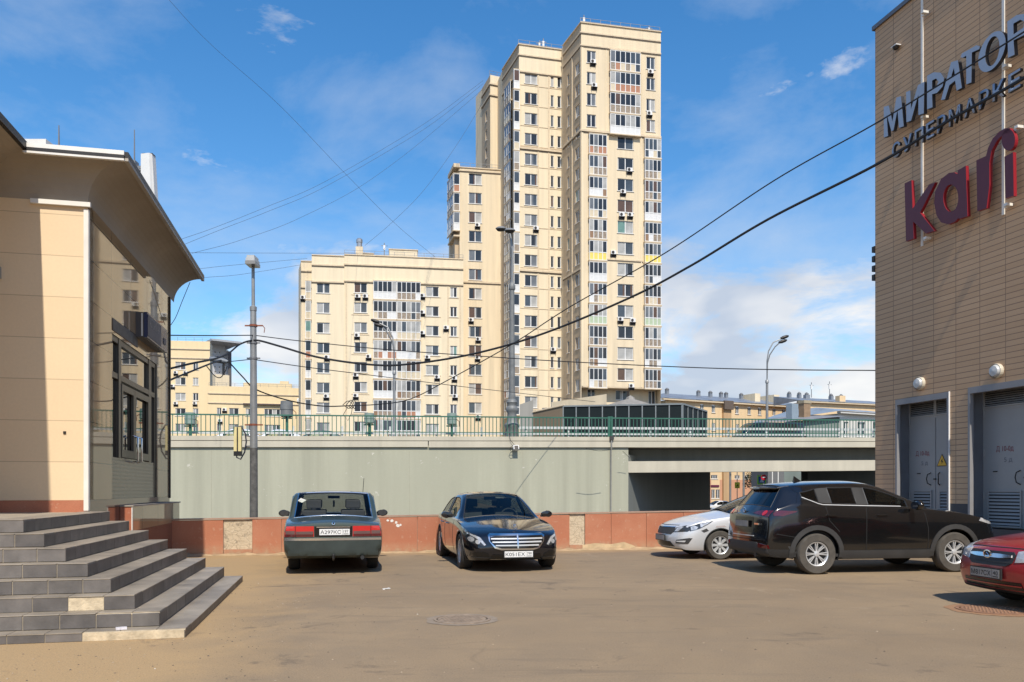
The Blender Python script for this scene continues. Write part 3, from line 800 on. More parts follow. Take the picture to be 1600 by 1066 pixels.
for a_, b_, z_ in ((f.w(f.L), f.w(f.L, 0, 10), zt), (f.w(f.L, 0, 10), f.w(-8, 0, 10), zts), (f.w(-8, 0, 10), fl.w(0), zts), (fs.w(fs.L), fm.w(0), ztm), (fm.w(fm.L), f.w(0), zt)):
    mb.pts([(a_.x-A.x, a_.y-A.y, 0), (b_.x-A.x, b_.y-A.y, 0), (b_.x-A.x, b_.y-A.y, z_-GZ), (a_.x-A.x, a_.y-A.y, z_-GZ)])
mb.build('rear_wall', [M_CREAM, M_FLAT], lb)

# ---- yellow block and low wing at the far left, and the grey tower behind them
M_YEL = painted_wall('yellow_render', (.84, .66, .39), .10, .08, vs=.1)
A, B = P(238, 700, 158), P(328, 700, 159.5)
yb = thing('apartment_block', 'pale yellow block at far left above the overpass, its corner beside the brown house', 'apartment block', (A.x, A.y, GZ))
f = Face(A, B, yb); zt = P(290, 533, 159).z; H = []
for k in range(5):
    z = f.uz(282, 577.5)[1]-PITCH*k
    for x0, x1 in ((274, 290), (301.5, 310)): H.append((f.u(x0), f.u(x1), z, z+1.5))
f.put('wall', wall_holes(f.L, GZ, zt, H, .2), [M_YEL, M_REV])
for q in H: window(f, *q, 2)
fr = Face(B, P(332, 700, 165), yb); fr.put('wall', wall_holes(fr.L, GZ, zt, []), [M_CREAM, M_REV])
for dz in (1.7, 3.5): cornice(f, zt-dz, .2, .12)
rails(f, zt, .8)
for x, y in ((275, 582), (290, 582), (275, 630), (305, 630), (270, 603)): ac(f, x, y)
block(yb, [f, fr], zt, 8, M_YEL)
A, B = P(326, 700, 152), P(472, 700, 156)
lw = thing('apartment_block', 'low pale yellow wing between the yellow block and the long block', 'apartment block', (A.x, A.y, GZ))
f = Face(A, B, lw); zt = P(400, 605, 154).z; H = []
for k in range(2):
    z = f.uz(350, 649)[1]-PITCH*k
    for x0, x1 in ((339, 346), (358, 373), (384, 391), (413, 438)): H.append((f.u(x0), f.u(x1), z, z+1.4))
f.put('wall', wall_holes(f.L, GZ, zt, H, .2), [M_YEL, M_REV])
for q in H: window(f, *q, 4 if q[1]-q[0] > 2.5 else 2)
for dz in (1.5, 3.3): cornice(f, zt-dz, .2, .12)
f.put('roof_hut', MB().box(f.u(378), f.u(455), 3, 6, zt-.6, zt+1.2).box(f.u(436), f.u(450), 3, 5, zt+1.2, zt+1.7), M_YEL); rails(f, zt, .7)
f.put('awning', MB().box(f.u(380), f.u(442), -.5, 0, 0, .25), simple('awning_dark', (.1, .07, .06), .8), 0, f.uz(400, 633)[1])
f.put('satellite_dish', MB().lathe([(0, 0), (.35, .05), (.5, .15)], 12, axis='y'), M_WHITE, f.u(468), f.uz(468, 626)[1], -.5)
for x, y in ((351, 640), (344, 657), (398, 644)): ac(f, x, y)
block(lw, [f], zt, 8, M_YEL)
A, B = P(325, 700, 258), P(357, 700, 262)
ft = thing('office_tower', 'distant grey office tower with a wide overhanging flat roof, beside the yellow block', 'tower', (A.x, A.y, GZ))
f = Face(A, B, ft); zt = P(340, 546, 260).z
M_GREYT = simple('grey_tower', (.46, .46, .46), .7, var=.15, vscale=.1)
H = [(f.u(x), f.u(x+2.3), f.uz(340, y+3)[1], f.uz(340, y)[1]) for y in (549, 562, 572, 580) for x in (335, 342)]+[(f.u(347), f.u(352), f.uz(340, 590)[1], f.uz(340, 565)[1])]
f.put('wall', wall_holes(f.L, GZ, zt, H, .4), [M_GREYT, M_REV])
for q in H: window(f, *q, 1, key=(0,))
f.put('roof_canopy', MB().box(-1, f.u(366), -7, 10, zt+1.4, zt+2.0).box(0, f.u(352), 0, 8, zt, zt+1.4, 1), [simple('canopy_grey', (.38, .39, .4), .6), M_GREYT])
f.put('annex', MB().box(f.u(330), f.u(352), -4, 0, 0, f.uz(340, 588)[1]), M_CREAM)
f.put('mast', MB().tube([(0, 0, GZ), (0, 0, f.uz(357, 550)[1])], .55, 6), simple('mast_dark', (.10, .09, .09), .7), f.u(357.5), 0, -1)
block(ft, [f], zt, 14, M_GREYT)

# ---- ochre terraced house to the right, with grey metal roofs
M_OCH = painted_wall('ochre_render', (.78, .57, .33), .12, .12, vs=.1); M_ROOF = simple('grey_tin_roof', (.28, .30, .33), .45, .3, var=.35, vscale=.5)
M_PINK = painted_wall('pink_render', (.62, .33, .20), .1, .1, vs=.2)
A, B = P(1040, 700, 150), P(1262, 700, 166)
oh = thing('terrace_house', 'long ochre house with grey tin roof, right of the tallest tower', 'house', (A.x, A.y, GZ))
f = Face(A, B, oh); ze = f.uz(1100, 629)[1]; z2 = f.uz(1130, 748.5)[1]
H = []
for x in (1094, 1112, 1149, 1168, 1184.5, 1207, 1222, 1238, 1256):
    z = f.uz(1112, 644.5)[1]; u = f.u(x)
    for k in range(3): H.append((u, u+.85, z-3.5*k, z-3.5*k+1.45))
for x0, x1 in ((1111, 1121), (1148, 1156), (1164, 1170), (1172, 1180)): H.append((f.u(x0), f.u(x1), z2, z2+.75))
for x0, x1 in ((1111.5, 1117), (1118.5, 1124.5)): H.append((f.u(x0), f.u(x1), GZ+1, f.uz(1117, 765)[1]))
f.put('wall', wall_holes(f.L, GZ, ze, H, .15), [M_OCH, M_REV])
for q in H: window(f, *q, 2 if q[1]-q[0] < 1.3 else 3, key=(0, 0) if q[1]-q[0] < 1.3 else (0, 0, 0), y=.1)
f.put('plinth_band', MB().box(f.u(1124.7), f.u(1200), -.06, 0, GZ, z2-.15).box(f.u(1060), f.u(1111), -.06, 0, GZ, z2-.15), M_PINK)
f.put('shop_sign', MB().box(f.u(1110), f.u(1123), -.15, 0, f.uz(1117, 761)[1], f.uz(1117, 758)[1]), simple('purple_sign', (.12, .012, .05), .5))
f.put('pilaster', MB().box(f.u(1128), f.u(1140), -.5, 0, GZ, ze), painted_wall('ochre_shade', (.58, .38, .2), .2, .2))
mb = MB().box(-1, f.L+1, -.7, 0, ze, ze+.35, 1)
zr = f.uz(1150, 615)[1]
mb.pts([(-1, -.8, ze+.36), (f.L+1, -.8, ze+.36), (f.L-3, 6, zr), (4, 6, zr)], 0); mb.pts([(-1, -.8, ze+.36), (4, 6, zr), (-1, 12, ze+.36)], 0); mb.pts([(f.L+1, -.8, ze+.36), (f.L+1, 12, ze+.36), (f.L-3, 6, zr)], 0)
f.put('roof', mb, [M_ROOF, M_CORN])
for x, y in ((1069, 607), (1119, 610), (1138, 610), (1155, 611), (1163, 611), (1187, 612), (1213, 612), (1232, 613)):
    f.put('chimney', MB().box(-.3, .3, 0, .6, 0, 1.7).lathe([(.4, 1.7), (.45, 1.9), (.15, 2.2)], 8, (0, .3, 0), mi=1), [M_ROOF, M_STEEL], f.u(x), zr-1.2, 5)
f.put('dormer', MB().box(0, 1.4, 0, 4, 0, 2.4), M_CREAM2, f.u(1192), ze+.4, 2.2); f.put('dormer', MB().box(0, 1.4, 0, 4, 0, 2.4), M_CREAM2, f.u(1222), ze+.4, 2.2)
f.put('gutter', MB().box(f.u(1127), f.u(1141), -1.0, -.5, ze-1.2, ze+.5), simple('gutter_dark', (.12, .09, .07), .8))
block(oh, [f], ze, 12, M_OCH)
A, B = P(1250, 700, 150), P(1400, 700, 158)
gr = thing('terrace_house', 'farther grey tin roofed house with pale chimneys, ending at the brick building', 'house', (A.x, A.y, GZ))
f = Face(A, B, gr); ze = f.uz(1320, 632)[1]; zr = f.uz(1320, 617)[1]
f.put('wall', wall_holes(f.L, GZ, ze, []), [M_OCH, M_REV])
mb = MB().box(-.5, f.L, -.6, 0, ze, ze+.3, 1); mb.pts([(-.5, -.7, ze+.31), (f.L, -.7, ze+.31), (f.L, 7, zr), (-.5, 7, zr)]); mb.pts([(-.5, -.7, ze+.31), (-.5, 7, zr), (-.5, 7, ze)]); f.put('roof', mb, [M_ROOF, M_CORN])
for x, w in ((1263, .5), (1279, .5), (1291, 1), (1330, .6), (1346, .5)): f.put('chimney', MB().box(-w/2, w/2, 0, .8, 0, 1.6).lathe([(.35, 1.6), (.4, 1.8), (.1, 2.1)], 8, (0, .4, 0), mi=1), [M_ROOF, M_STEEL], f.u(x), zr-1.2, 5)
f.put('chimney', MB().box(0, 1.4, 0, 1.2, 0, 1.5), M_OCH, f.u(1318), ze+.3, 1)
antenna(f, 1302, 3, zr, 6); antenna(f, 1331, 3.4, zr, 6)
block(gr, [f], ze, 12, M_OCH)
A, B = P(1310, 700, 84), P(1400, 700, 88)
wh_ = thing('low_house', 'low white house with a grey hipped roof, just left of the brick supermarket building', 'house', (A.x, A.y, GZ))
f = Face(A, B, wh_); ze = f.uz(1340, 648)[1]; zr = f.uz(1330, 632)[1]
H = [(f.u(x), f.u(x+w), f.uz(x, 682)[1], f.uz(x, 659)[1]) for x, w in ((1319, 6.5), (1340, 12), (1364, 10))]
M_WW = painted_wall('white_house', (.72, .69, .62), .12, .1); f.put('wall', wall_holes(f.L, GZ, ze, H, .15), [M_WW, M_REV])
for q in H: window(f, *q, 2, key=(0, 1), y=.1)
u0 = f.u(1222)
mb = MB().box(-.2, f.L, -.5, 0, ze, ze+.22, 1); mb.pts([(-.3, -.6, ze+.23), (f.L, -.6, ze+.23), (f.L, 4, zr), (1.2, 4, zr)]); mb.pts([(-.3, -.6, ze+.23), (1.2, 4, zr), (1.2, 8, zr), (-4, 9, ze-.6)])
f.put('roof', mb, [simple('blue_tin', (.33, .38, .42), .45, .3, var=.3, vscale=.7), M_WW])
mb = MB().box(0, 1.5, 0, 1.2, 0, 3.0).box(-.1, 1.6, -.1, 1.3, 2.6, 3.1, 1); f.put('chimney', mb.xf(Matrix.Scale(.62, 4)), [simple('chimney_brown', (.30, .20, .12), .85, var=.3), simple('chimney_tan', (.36, .30, .2), .85)], f.u(1274), f.uz(1280, 648)[1]-.3, 1.5)
f.put('duct', MB().box(0, .9, 0, .8, 0, 2.0), simple('duct_grey', (.34, .40, .44), .4, .5), f.u(1249), f.uz(1250, 652)[1]-.5, 1)
block(wh_, [f], ze, 9, M_WW)
A, B = P(1225, 700, 80), P(1312, 700, 82)
sh = thing('shed', 'dark lean-to shed roof in front of the low white house, behind the railing', 'shed', (A.x, A.y, GZ))
f = Face(A, B, sh); za, zb_ = f.uz(1230, 657)[1], f.uz(1310, 647)[1]
f.put('wall', MB().pts([(0, 0, GZ), (f.L, 0, GZ), (f.L, 0, zb_-.3), (0, 0, za-.2)]).pts([(f.L, 0, GZ), (f.L, 5, GZ), (f.L, 5, zb_), (f.L, 0, zb_-.3)]), painted_wall('shed_wall', (.22, .26, .23), .2, .2))
f.put('roof', MB().pts([(-.3, -.5, za-.2), (f.L+.3, -.5, zb_-.25), (f.L+.3, 6, zb_+.5), (-.3, 6, za+.35)]), simple('shed_roof', (.24, .24, .25), .7, var=.4, vscale=2))

# ---- dark glazed pavilion, beige wall and gazebo roof beyond the overpass
M_DG = simple('dark_glazing', (.012, .018, .019), .55, var=.2, vscale=.5, spec=.15); M_FR = simple('pavilion_frame', (.20, .22, .22), .5)
A, B, Cc = P(880, 700, 75), P(1067, 700, 73), P(1105, 700, 80)
pv = thing('glass_pavilion', 'long low pavilion of dark green glass panels in front of the tallest tower', 'pavilion', (A.x, A.y, GZ))
f = Face(A, B, pv); f2 = Face(B, Cc, pv); zt = f.uz(970, 633)[1]
for ff, n in ((f, 9), (f2, 5)):
    for k in range(n): ff.put('glass_panel', MB().box(ff.L*k/n+.05, ff.L*(k+1)/n-.05, .05, .12, GZ, zt-.08), M_DG)
    for k in range(n+1): ff.put('mullion', MB().box(-.05, .05, -.02, .14, GZ, zt), M_FR, ff.L*k/n)
    ff.put('roof_edge', MB().box(.06, ff.L-.06, -.05, .3, zt-.08, zt+.06), M_FR)
ring = [f.w(0), f.w(f.L), f2.w(f2.L), f.w(f.L, 0, 14), f.w(0, 0, 14)]
mb = MB(); mb.pts([(p.x-A.x, p.y-A.y, zt-GZ-.1) for p in ring]); mb.build('roof', M_FLAT, pv)
A, B = P(812, 700, 84), P(882, 700, 80)
bw = thing('boundary_building', 'beige annex with a pale gable wall, left of the dark glass pavilion', 'annex', (A.x, A.y, GZ))
f = Face(A, B, bw); za = f.uz(833, 625)[1]; zb_ = f.uz(880, 634)[1]
f.put('wall', MB().pts([(0, 0, GZ), (f.u(833), 0, GZ), (f.u(833), 0, za), (0, 0, za-.35)], 1).pts([(f.u(833), 0, GZ), (f.L, 0, GZ), (f.L, 0, zb_), (f.u(833), 0, f.uz(833, 644)[1])], 0).pts([(f.u(833), 3, GZ), (f.L+3, 3, GZ), (f.L+3, 3, za+.3), (f.u(833), 3, za)], 2), [painted_wall('annex_tan', (.24, .18, .115), .2, .2), painted_wall('annex_grey', (.52, .48, .40), .2, .1), M_CREAM])
f.put('roof_edge', MB().tube([(f.u(833), -.02, f.uz(833, 644)[1]), (f.L, -.02, zb_+.05)], .1, 6), M_CORN)
for x, h in ((845, 1.6), (849, 1.6), (856, 1.4), (864, 1.2), (870, 1.4)): f.put('vent', MB().box(-.16, .16, .4, .8, 0, h), M_STEEL, f.u(x), zb_-1.6)
A = P(985, 700, 90)
gz_ = thing('gazebo', 'grey pyramid shaped pavilion roof peeking over the dark glass pavilion', 'gazebo', (A.x, A.y, GZ))
za, zb_ = P(985, 622, 90).z-GZ, P(985, 636, 90).z-GZ
mb = MB()
for k in range(6):
    a0, a1 = R(60*k), R(60*k+60); mb.pts([(3.4*math.cos(a0), 3.4*math.sin(a0), zb_), (3.4*math.cos(a1), 3.4*math.sin(a1), zb_), (.5*math.cos(a1), .5*math.sin(a1), za-.15), (.5*math.cos(a0), .5*math.sin(a0), za-.15)])
mb.lathe([(.55, za-.18), (.45, za+.05), (0, za+.3)], 6); mb.build('roof', simple('gazebo_roof', (.27, .25, .22), .7, var=.3, vscale=2), gz_)
mb = MB()
for k in range(6): mb.box(3*math.cos(R(60*k))-.1, 3*math.cos(R(60*k))+.1, 3*math.sin(R(60*k))-.1, 3*math.sin(R(60*k))+.1, 0, zb_)
mb.build('posts', M_STEEL, gz_)
# ---- grey building seen through the underpass
A, B = P(1200, 700, 100), P(1275, 700, 100.3)
gb = thing('grey_building', 'grey building with pale window strips seen through the underpass, right of the no entry sign', 'building', (A.x, A.y, GZ))
f = Face(A, B, gb); M_GB = simple('dark_grey_wall', (.16, .165, .17), .7); zt = 5.5
f.put('wall', MB().box(0, f.L, 0, 6, GZ, zt), M_GB)
for x, w in ((1206, 1.5), (1215, 1.5), (1232, 2.5), (1241, 2.5), (1249, 2), (1257, 3)): f.put('window_strip', MB().box(0, w/1250*100, -.05, 0, 1.6, 4.2), M_WHITE, f.u(x))
# ------------------------------------------------------------------ house on the left with the curved eaves
C0 = Vector((-6.67, 12.58, 0))
dl = Vector((-.215, .977, 0)).normalized(); rl = Vector((dl.y, -dl.x, 0))
lh = thing('corner_house', 'cream and polished brown stone house with curved overhanging eaves at the left, above the stairs', 'house', tuple(C0))
FW = Face(C0-rl*9.5, C0, lh)                                   # front wall, lit by the sun
SW_ = Face(C0, C0+dl*6.3, lh)                                  # polished side wall
LZ = 1.158
M_FRONT = bricks('cream_panels', (.80, .60, .37), (.82, .63, .40), (.50, .36, .22), 6.0, .644, .006, rough=.55, bump=.25, varn=.12)
M_BASE = granite('base_granite', (.44, .15, .08))
M_POL = bricks('polished_stone', (.40, .27, .145), (.44, .30, .165), (.05, .035, .025), 1.35, .644, .010, rough=.025, bump=.0, varn=.3, spec=.5, ior=1.6)
M_POLB = bricks('polished_base', (.19, .085, .06), (.20, .09, .06), (.05, .03, .02), .9, .4, .004, rough=.05, bump=.0, varn=.3, spec=.7)
M_COVE = painted_wall('eave_paint', (.41, .345, .265), .15, .2, vs=.5)
M_TRIM = simple('white_trim', (.78, .74, .66), .5, var=.12)
M_DARKM = simple('dark_metal', (.045, .04, .036), .45, .6, var=.2)
M_FRAME = simple('door_frame', (.10, .088, .075), .35, .7, var=.15)
zc = 6.0; ze = 6.60; zr = 6.69; er, ef = .64, .43; xin = -1.40
L0 = FW.L
ztop = 6.62
FW.put('wall', MB().box(0, L0, 0, .3, 1.332, zc+.02), M_FRONT)
FW.put('base_band', MB().box(0, L0, -.012, .3, 0, 1.33), M_BASE)
FW.put('corner_trim', MB().box(L0-.055, L0+.012, -.022, .0, LZ+.01, 5.90).box(L0+.001, L0+.016, .0, .05, LZ+.01, 5.9), M_TRIM)
FW.put('eave_ledge', MB().box(L0-.80, L0+.05, -.06, -.001, 5.93, 6.0), M_TRIM)
FW.put('bolt_hole', MB().box(-.02, .02, -.016, 0, -.02, .02), M_DARKM, L0-.33, 2.39)
FW.put('wall_lamp', MB().box(-.14, .14, -.16, 0, -.09, .09), simple('lamp_grey', (.35, .34, .33), .5), L0-1.36, FW.uz(2, 427)[1])
# side wall with the glazed door
px = dict(j0=175.2, m1=187, d0=190.5, dm=211, d1=233.5, m2=236.5, j1=244.8)
q = {k: SW_.u(v) for k, v in px.items()}
ztf = SW_.uz(175.2, 521)[1]; zbot = SW_.uz(175, 793)[1]; zpan = SW_.uz(211, 719)[1]; ztr = SW_.uz(190, 589)[1]
side = wall_holes(SW_.L, 1.335, zc+.02, [(q['j0'], q['j1'], zbot, ztf)], .12)
SW_.put('wall', side, [M_POL, M_FRAME])
SW_.put('base_band', MB().box(0, SW_.L, -.006, .12, 0, 1.333), M_POLB)
LH_BACK = MB().pts([(SW_.L, 0, 0), (SW_.L, 7, 0), (SW_.L, 7, 6.6), (SW_.L, 0, 6.6)]).box(.4, SW_.L-.2, 3, 3.1, 0, 6)
SW_.put('rear_wall', LH_BACK, M_FRONT)
SW_.put('edge_trim', MB().box(SW_.L-.05, SW_.L+.02, -.03, .05, 1.3, 6.0), M_DARKM)
dr = MB(); b = .05
def fr(x0, x1, z0, z1, y0=.02, y1=.10): dr.box(x0, x1, y0, y1, z0, z1)
fr(q['j0'], q['j0']+.06, zbot, ztf); fr(q['j1']-.12, q['j1'], zbot, ztf)
fr(q['m1']-.02, q['d0'], zpan, ztf, .01); fr(q['d1'], q['m2']+.05, zpan, ztf, .01)
fr(q['j0']+.06, q['m1']-.02, ztf-.10, ztf); fr(q['d0'], q['d1'], ztf-.10, ztf); fr(q['m2']+.05, q['j1']-.12, ztf-.1, ztf)
fr(q['d0'], q['d1'], ztr-.07, ztr+.03, .012); fr(q['j0']+.06, q['m1']-.02, ztr-.07, ztr+.03); fr(q['m2']+.05, q['j1']-.12, ztr-.07, ztr+.03)
door = SW_.put('glass_door', dr, M_FRAME)
M_DGL = glassmat('door_glass', (.16, .13, .10), 1.6, .015)
mb = MB().pts([(q['j0'], .06, zpan), (q['j1'], .06, zpan), (q['j1'], .06, ztf), (q['j0'], .06, ztf)]); mb.build('pane', M_DGL, door)
lv = MB()
for a, c in ((q['d0'], q['dm']), (q['dm'], q['d1'])):
    lv.box(a+.01, a+.10, .0, .05, zpan+.02, ztr-.12).box(c-.10, c-.01, .0, .05, zpan+.02, ztr-.12).box(a+.1, c-.1, .001, .05, ztr-.24, ztr-.121).box(a+.1, c-.1, .001, .05, zpan+.02, zpan+.16)
lv.build('door_leaf', M_FRAME, door)
hd = MB()
for x in (q['dm']-.17, q['dm']+.14): hd.tube([(x, .0, 2.02), (x, -.09, 2.05), (x, -.09, 2.5), (x, .0, 2.53)], .018, 8)
hd.build('handle', simple('chrome', (.6, .6, .6), .15, 1, var=0), door, smooth=True)
SW_.put('lower_panel', MB().box(q['j0']+.06, q['j1']-.12, .03, .08, zbot, zpan), bricks('lower_panel', (.17, .135, .10), (.19, .15, .11), (.10, .08, .06), 2.0, .07, .012, rough=.2, bump=.3))
SW_.put('back_room', MB().box(q['j0'], q['j1'], .5, .6, zbot-.3, ztf+.2), simple('dark_room', (.05, .042, .035), .9, var=0))
# plinth under the door
up0, up1 = SW_.u(178.5)+.9, SW_.L+.05
uP = SW_.u(197)-.45
SW_.put('door_plinth', MB().box(uP, SW_.L+.06, -.21, -.008, 0, .75, 1).box(uP, SW_.L+.06, -.21, -.008, .752, 1.19).box(uP-.03, SW_.L+.09, -.235, -.008, 1.192, 1.215, 2), [M_POL, M_POLB, simple('plinth_cap', (.33, .29, .24), .9, spec=.1)])
SW_.put('plinth_face', MB().box(uP-.012, uP, -.205, -.012, 0, 1.185).box(uP-.014, uP+.03, -.216, -.20, 0, 1.188, 1), [M_BASE, M_TRIM])
SW_.put('vent_grille', MB().box(SW_.u(175.4), SW_.u(214.5), -.012, -.001, SW_.uz(190, 526)[1], SW_.uz(190, 508)[1]), simple('grille_dark', (.12, .10, .08), .6, var=.6, vscale=5))
# curved eave: quarter-ellipse cove swept along the plan
mb = MB(); N = 10; ring = []
base = [(0, 6.85), (0, 0), (xin, 0), (xin, -4.9)]; offs = [(1, 0), (1, -1), (1, -1), (1, -1)]
for i in range(N+1):
    t = i/N*math.pi/2; a, bz = 1-math.cos(t), math.sin(t)
    ring.append([Vector((0, 0, zc+(ze-zc)*bz))+rl*(bx+o[0]*er*a)+dl*(by+o[1]*ef*a) for (bx, by), o in zip(base, offs)])
for i in range(N):
    for j in range(3): mb.pts([ring[i][j], ring[i][j+1], ring[i+1][j+1], ring[i+1][j]])
mb.pts([ring[i][0] for i in range(N+1)]+[Vector((0, 0, ze))+dl*6.85])
for k in range(1): mb.pts([ring[i][3] for i in range(N, -1, -1)]+[Vector((0, 0, ze))+rl*xin+dl*(-4.9)])
o = mb.build('eave_cove', M_COVE, lh, smooth=True)
top = ring[N]
def rp_(p, z): return (p.x, p.y, z)
edge = [top[0], top[1], top[2], top[3]]
mb = MB()
poly = [rp_(p, 6.655) for p in edge]+[rp_(rl*-9.5+dl*-5.3, 6.655), rp_(rl*-9.5+dl*6.85, 6.655)]
mb.pts([tuple(Vector(p)+Vector((0, 0, .035))) for p in poly]); mb.build('roof', M_FLAT, lh)
def along(a, b, z0, z1, out, m, name, trim=(0, 0)):
    d = (b-a).normalized(); n = Vector((d.y, -d.x, 0)); a = a+d*trim[0]; b = b-d*trim[1]; mb = MB()
    p = [a-n*.05, b-n*.05, b+n*out, a+n*out]
    mb.prism([(v.x, v.y) for v in p], z0, z1); return mb.build(name, m, lh)
along(top[0], top[1], ze-.005, zr, .015, M_DARKM, 'fascia')
along(top[1], top[2], 6.625, zr, .012, M_TRIM, 'fascia'); along(top[1], top[2], 6.572, 6.622, -.012, M_DARKM, 'fascia'); along(top[1], top[2], 6.54, 6.570, .008, M_TRIM, 'fascia')
along(top[2], top[3], ze-.005, zr+.02, .015, M_DARKM, 'fascia')
along(top[0], top[1], ze-.05, ze-.006, .012, simple('eave_line', (.40, .36, .3), .6), 'fascia')
# wing wall carrying the projecting eave, outside the frame
mb = MB(); w0 = rl*xin; mb.pts([w0, w0+dl*-4.9, w0+dl*-4.9+Vector((0, 0, zc)), w0+Vector((0, 0, zc))]); mb.pts([w0+dl*-4.9, w0+dl*-4.9+rl*-8, w0+dl*-4.9+rl*-8+Vector((0, 0, ze)), w0+dl*-4.9+Vector((0, 0, ze))])
mb.build('wing_wall', M_FRONT, lh)
mb = MB(); a0 = rl*(-1.0)+dl*(-.1)
lh_roof = MB().box(-.18, .18, -.18, .18, 0, .42).box(-.02, .02, -.02, .02, .42, .45); 
lh_roof.build('roof_vent', M_TRIM, lh, tuple(rl*-.86+dl*.6+Vector((0, 0, 6.69))))

# rods and antenna on its roof
def roofpt(px, py, Y): return P(px, py, Y)
for (px_, py0, py1, Y, lab) in ((92, 232, 196, 13.2, 'thin lightning rod on the left house roof, above the front eave'), (210, 282, 203, 15.6, 'grey rod with clamps on the left house roof, beside the white panel antenna')):
    b0 = roofpt(px_, py0, Y); b0.z = 6.69; h = roofpt(px_, py1, Y).z-b0.z
    r = thing('lightning_rod', lab, 'rod', tuple(b0))
    MB().tube([(0, 0, 0), (0, 0, h*.55), (0, 0, h)], [.022, .018, .009], 6).build('rod', M_STEEL, r)
    MB().lathe([(.08, 0), (.08, .03), (.03, .06)], 10).build('foot', M_STEEL, r)
    if px_ == 210:
        MB().box(-.16, .16, -.03, .03, h*.56, h*.61).box(-.05, .05, -.08, .08, h*.50, h*.66).build('clamp', M_STEEL, r)
        MB().tube([(0, 0, h*.55), (.10, 0, h*.58), (.16, 0, h*.5), (.14, 0, h*.3), (.10, 0, .2)], .018, 6).build('cable', M_DARKM, r)
        MB().tube([(0, 0, 0), (0, 0, h*.62)], .03, 8).build('mast', M_STEEL, r)
b0 = P(236, 320, 15.2); b0.z = 6.69; h = P(236, 243, 15.2).z-b0.z
an = thing('panel_antenna', 'tall white tapered panel antenna standing on the left house roof edge', 'antenna', tuple(b0))
mb = MB(); mb.prism([(-.16, -.08), (.07, -.12), (.12, -.07), (.12, .08), (-.16, .08)], 0, h); 
for v in mb.v: v.x += (v.z/h)*-.05; v.x *= (1-.25*v.z/h)
mb.build('housing', simple('antenna_white', (.72, .71, .67), .4, var=.08), an)
MB().box(-.22, -.13, -.02, .02, h*.78, h*.82).box(-.22, -.13, -.02, .02, h*.3, h*.34).build('bracket', M_STEEL, an)
MB().box(-.13, .06, -.08, .06, h, h+.012).build('cap', M_DARKM, an)

# hanging sign box on the side wall
us0, us1 = SW_.u(215), SW_.u(262)-.45
fo = SW_.off(.22)
z_t = fo.uz(231, 488)[1]; z_b = fo.uz(231, 527)[1]
us0 = fo.u(231); us1 = fo.u(261.5)
M_SB = simple('sign_blue', (.012, .014, .07), .25, var=.2); M_SF = simple('sign_face', (.022, .024, .06), .5, var=.3, vscale=2); M_SG = simple('sign_grey', (.085, .078, .075), .5)
sg = thing('shop_sign', 'dark blue box sign with faded lettering above the glass door', 'sign', tuple(SW_.w(us0, z_b)))
SG = Face(SW_.A, SW_.A+SW_.d*SW_.L, sg)
SG.put('housing', MB().box(us0, us1, -.15, -.0, z_b, z_t), M_SG)
SG.put('front_panel', MB().box(us0-.004, us1, -.215, -.1505, z_b-.004, z_t+.004, 1).box(us0+.02, us1-.62, -.22, -.215, z_b+.03, z_t-.03), [M_SF, M_SB])
SG.put('bracket', MB().box(us0-.005, us0+.0, -.13, -.1, z_b+.02, z_t-.02), M_TRIM)
M_TX = simple('faded_letter', (.24, .24, .25), .5, var=0)
tw = us1-.75-us0
me = text_mesh('lettering', 'АСТОРИЯ А.А', .19, M_TX, 0, tw*.82); o = link('lettering', me, sg, SG.loc(us0+.08+tw*.5, z_b+(z_t-z_b)*.50, -.223), SG.ang)
o = SG.put('emblem', MB().box(us1-.45, us1-.12, -.221, -.216, z_b+.2, z_t-.3).box(us1-.40, us1-.17, -.224, -.2215, z_b+.26, z_t-.36, 1), [M_TX, M_SF])

# ------------------------------------------------------------------ stairs
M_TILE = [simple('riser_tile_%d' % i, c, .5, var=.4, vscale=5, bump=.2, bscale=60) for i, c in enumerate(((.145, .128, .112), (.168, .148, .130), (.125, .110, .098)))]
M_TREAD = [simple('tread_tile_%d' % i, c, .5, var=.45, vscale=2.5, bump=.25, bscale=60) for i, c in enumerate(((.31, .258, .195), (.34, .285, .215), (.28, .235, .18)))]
M_GROUT = simple('grout', (.36, .30, .22), .9, var=.3, vscale=5)
M_BROKEN = simple('broken_mortar', (.62, .50, .33), .95, var=.45, vscale=9, bump=.8, bscale=30)
st = thing('entrance_stairs', 'broad grey tiled stairs with chipped edges leading up to the left house', 'stairs', tuple(C0+rl*2.3+dl*-5.1))
SF = Face(C0-rl*9, C0+rl*4, st)            # x = 9 + local x; y = into the building
x1s, y1s, tx, ty, rz = 2.32, -5.11, .286, .219, .152
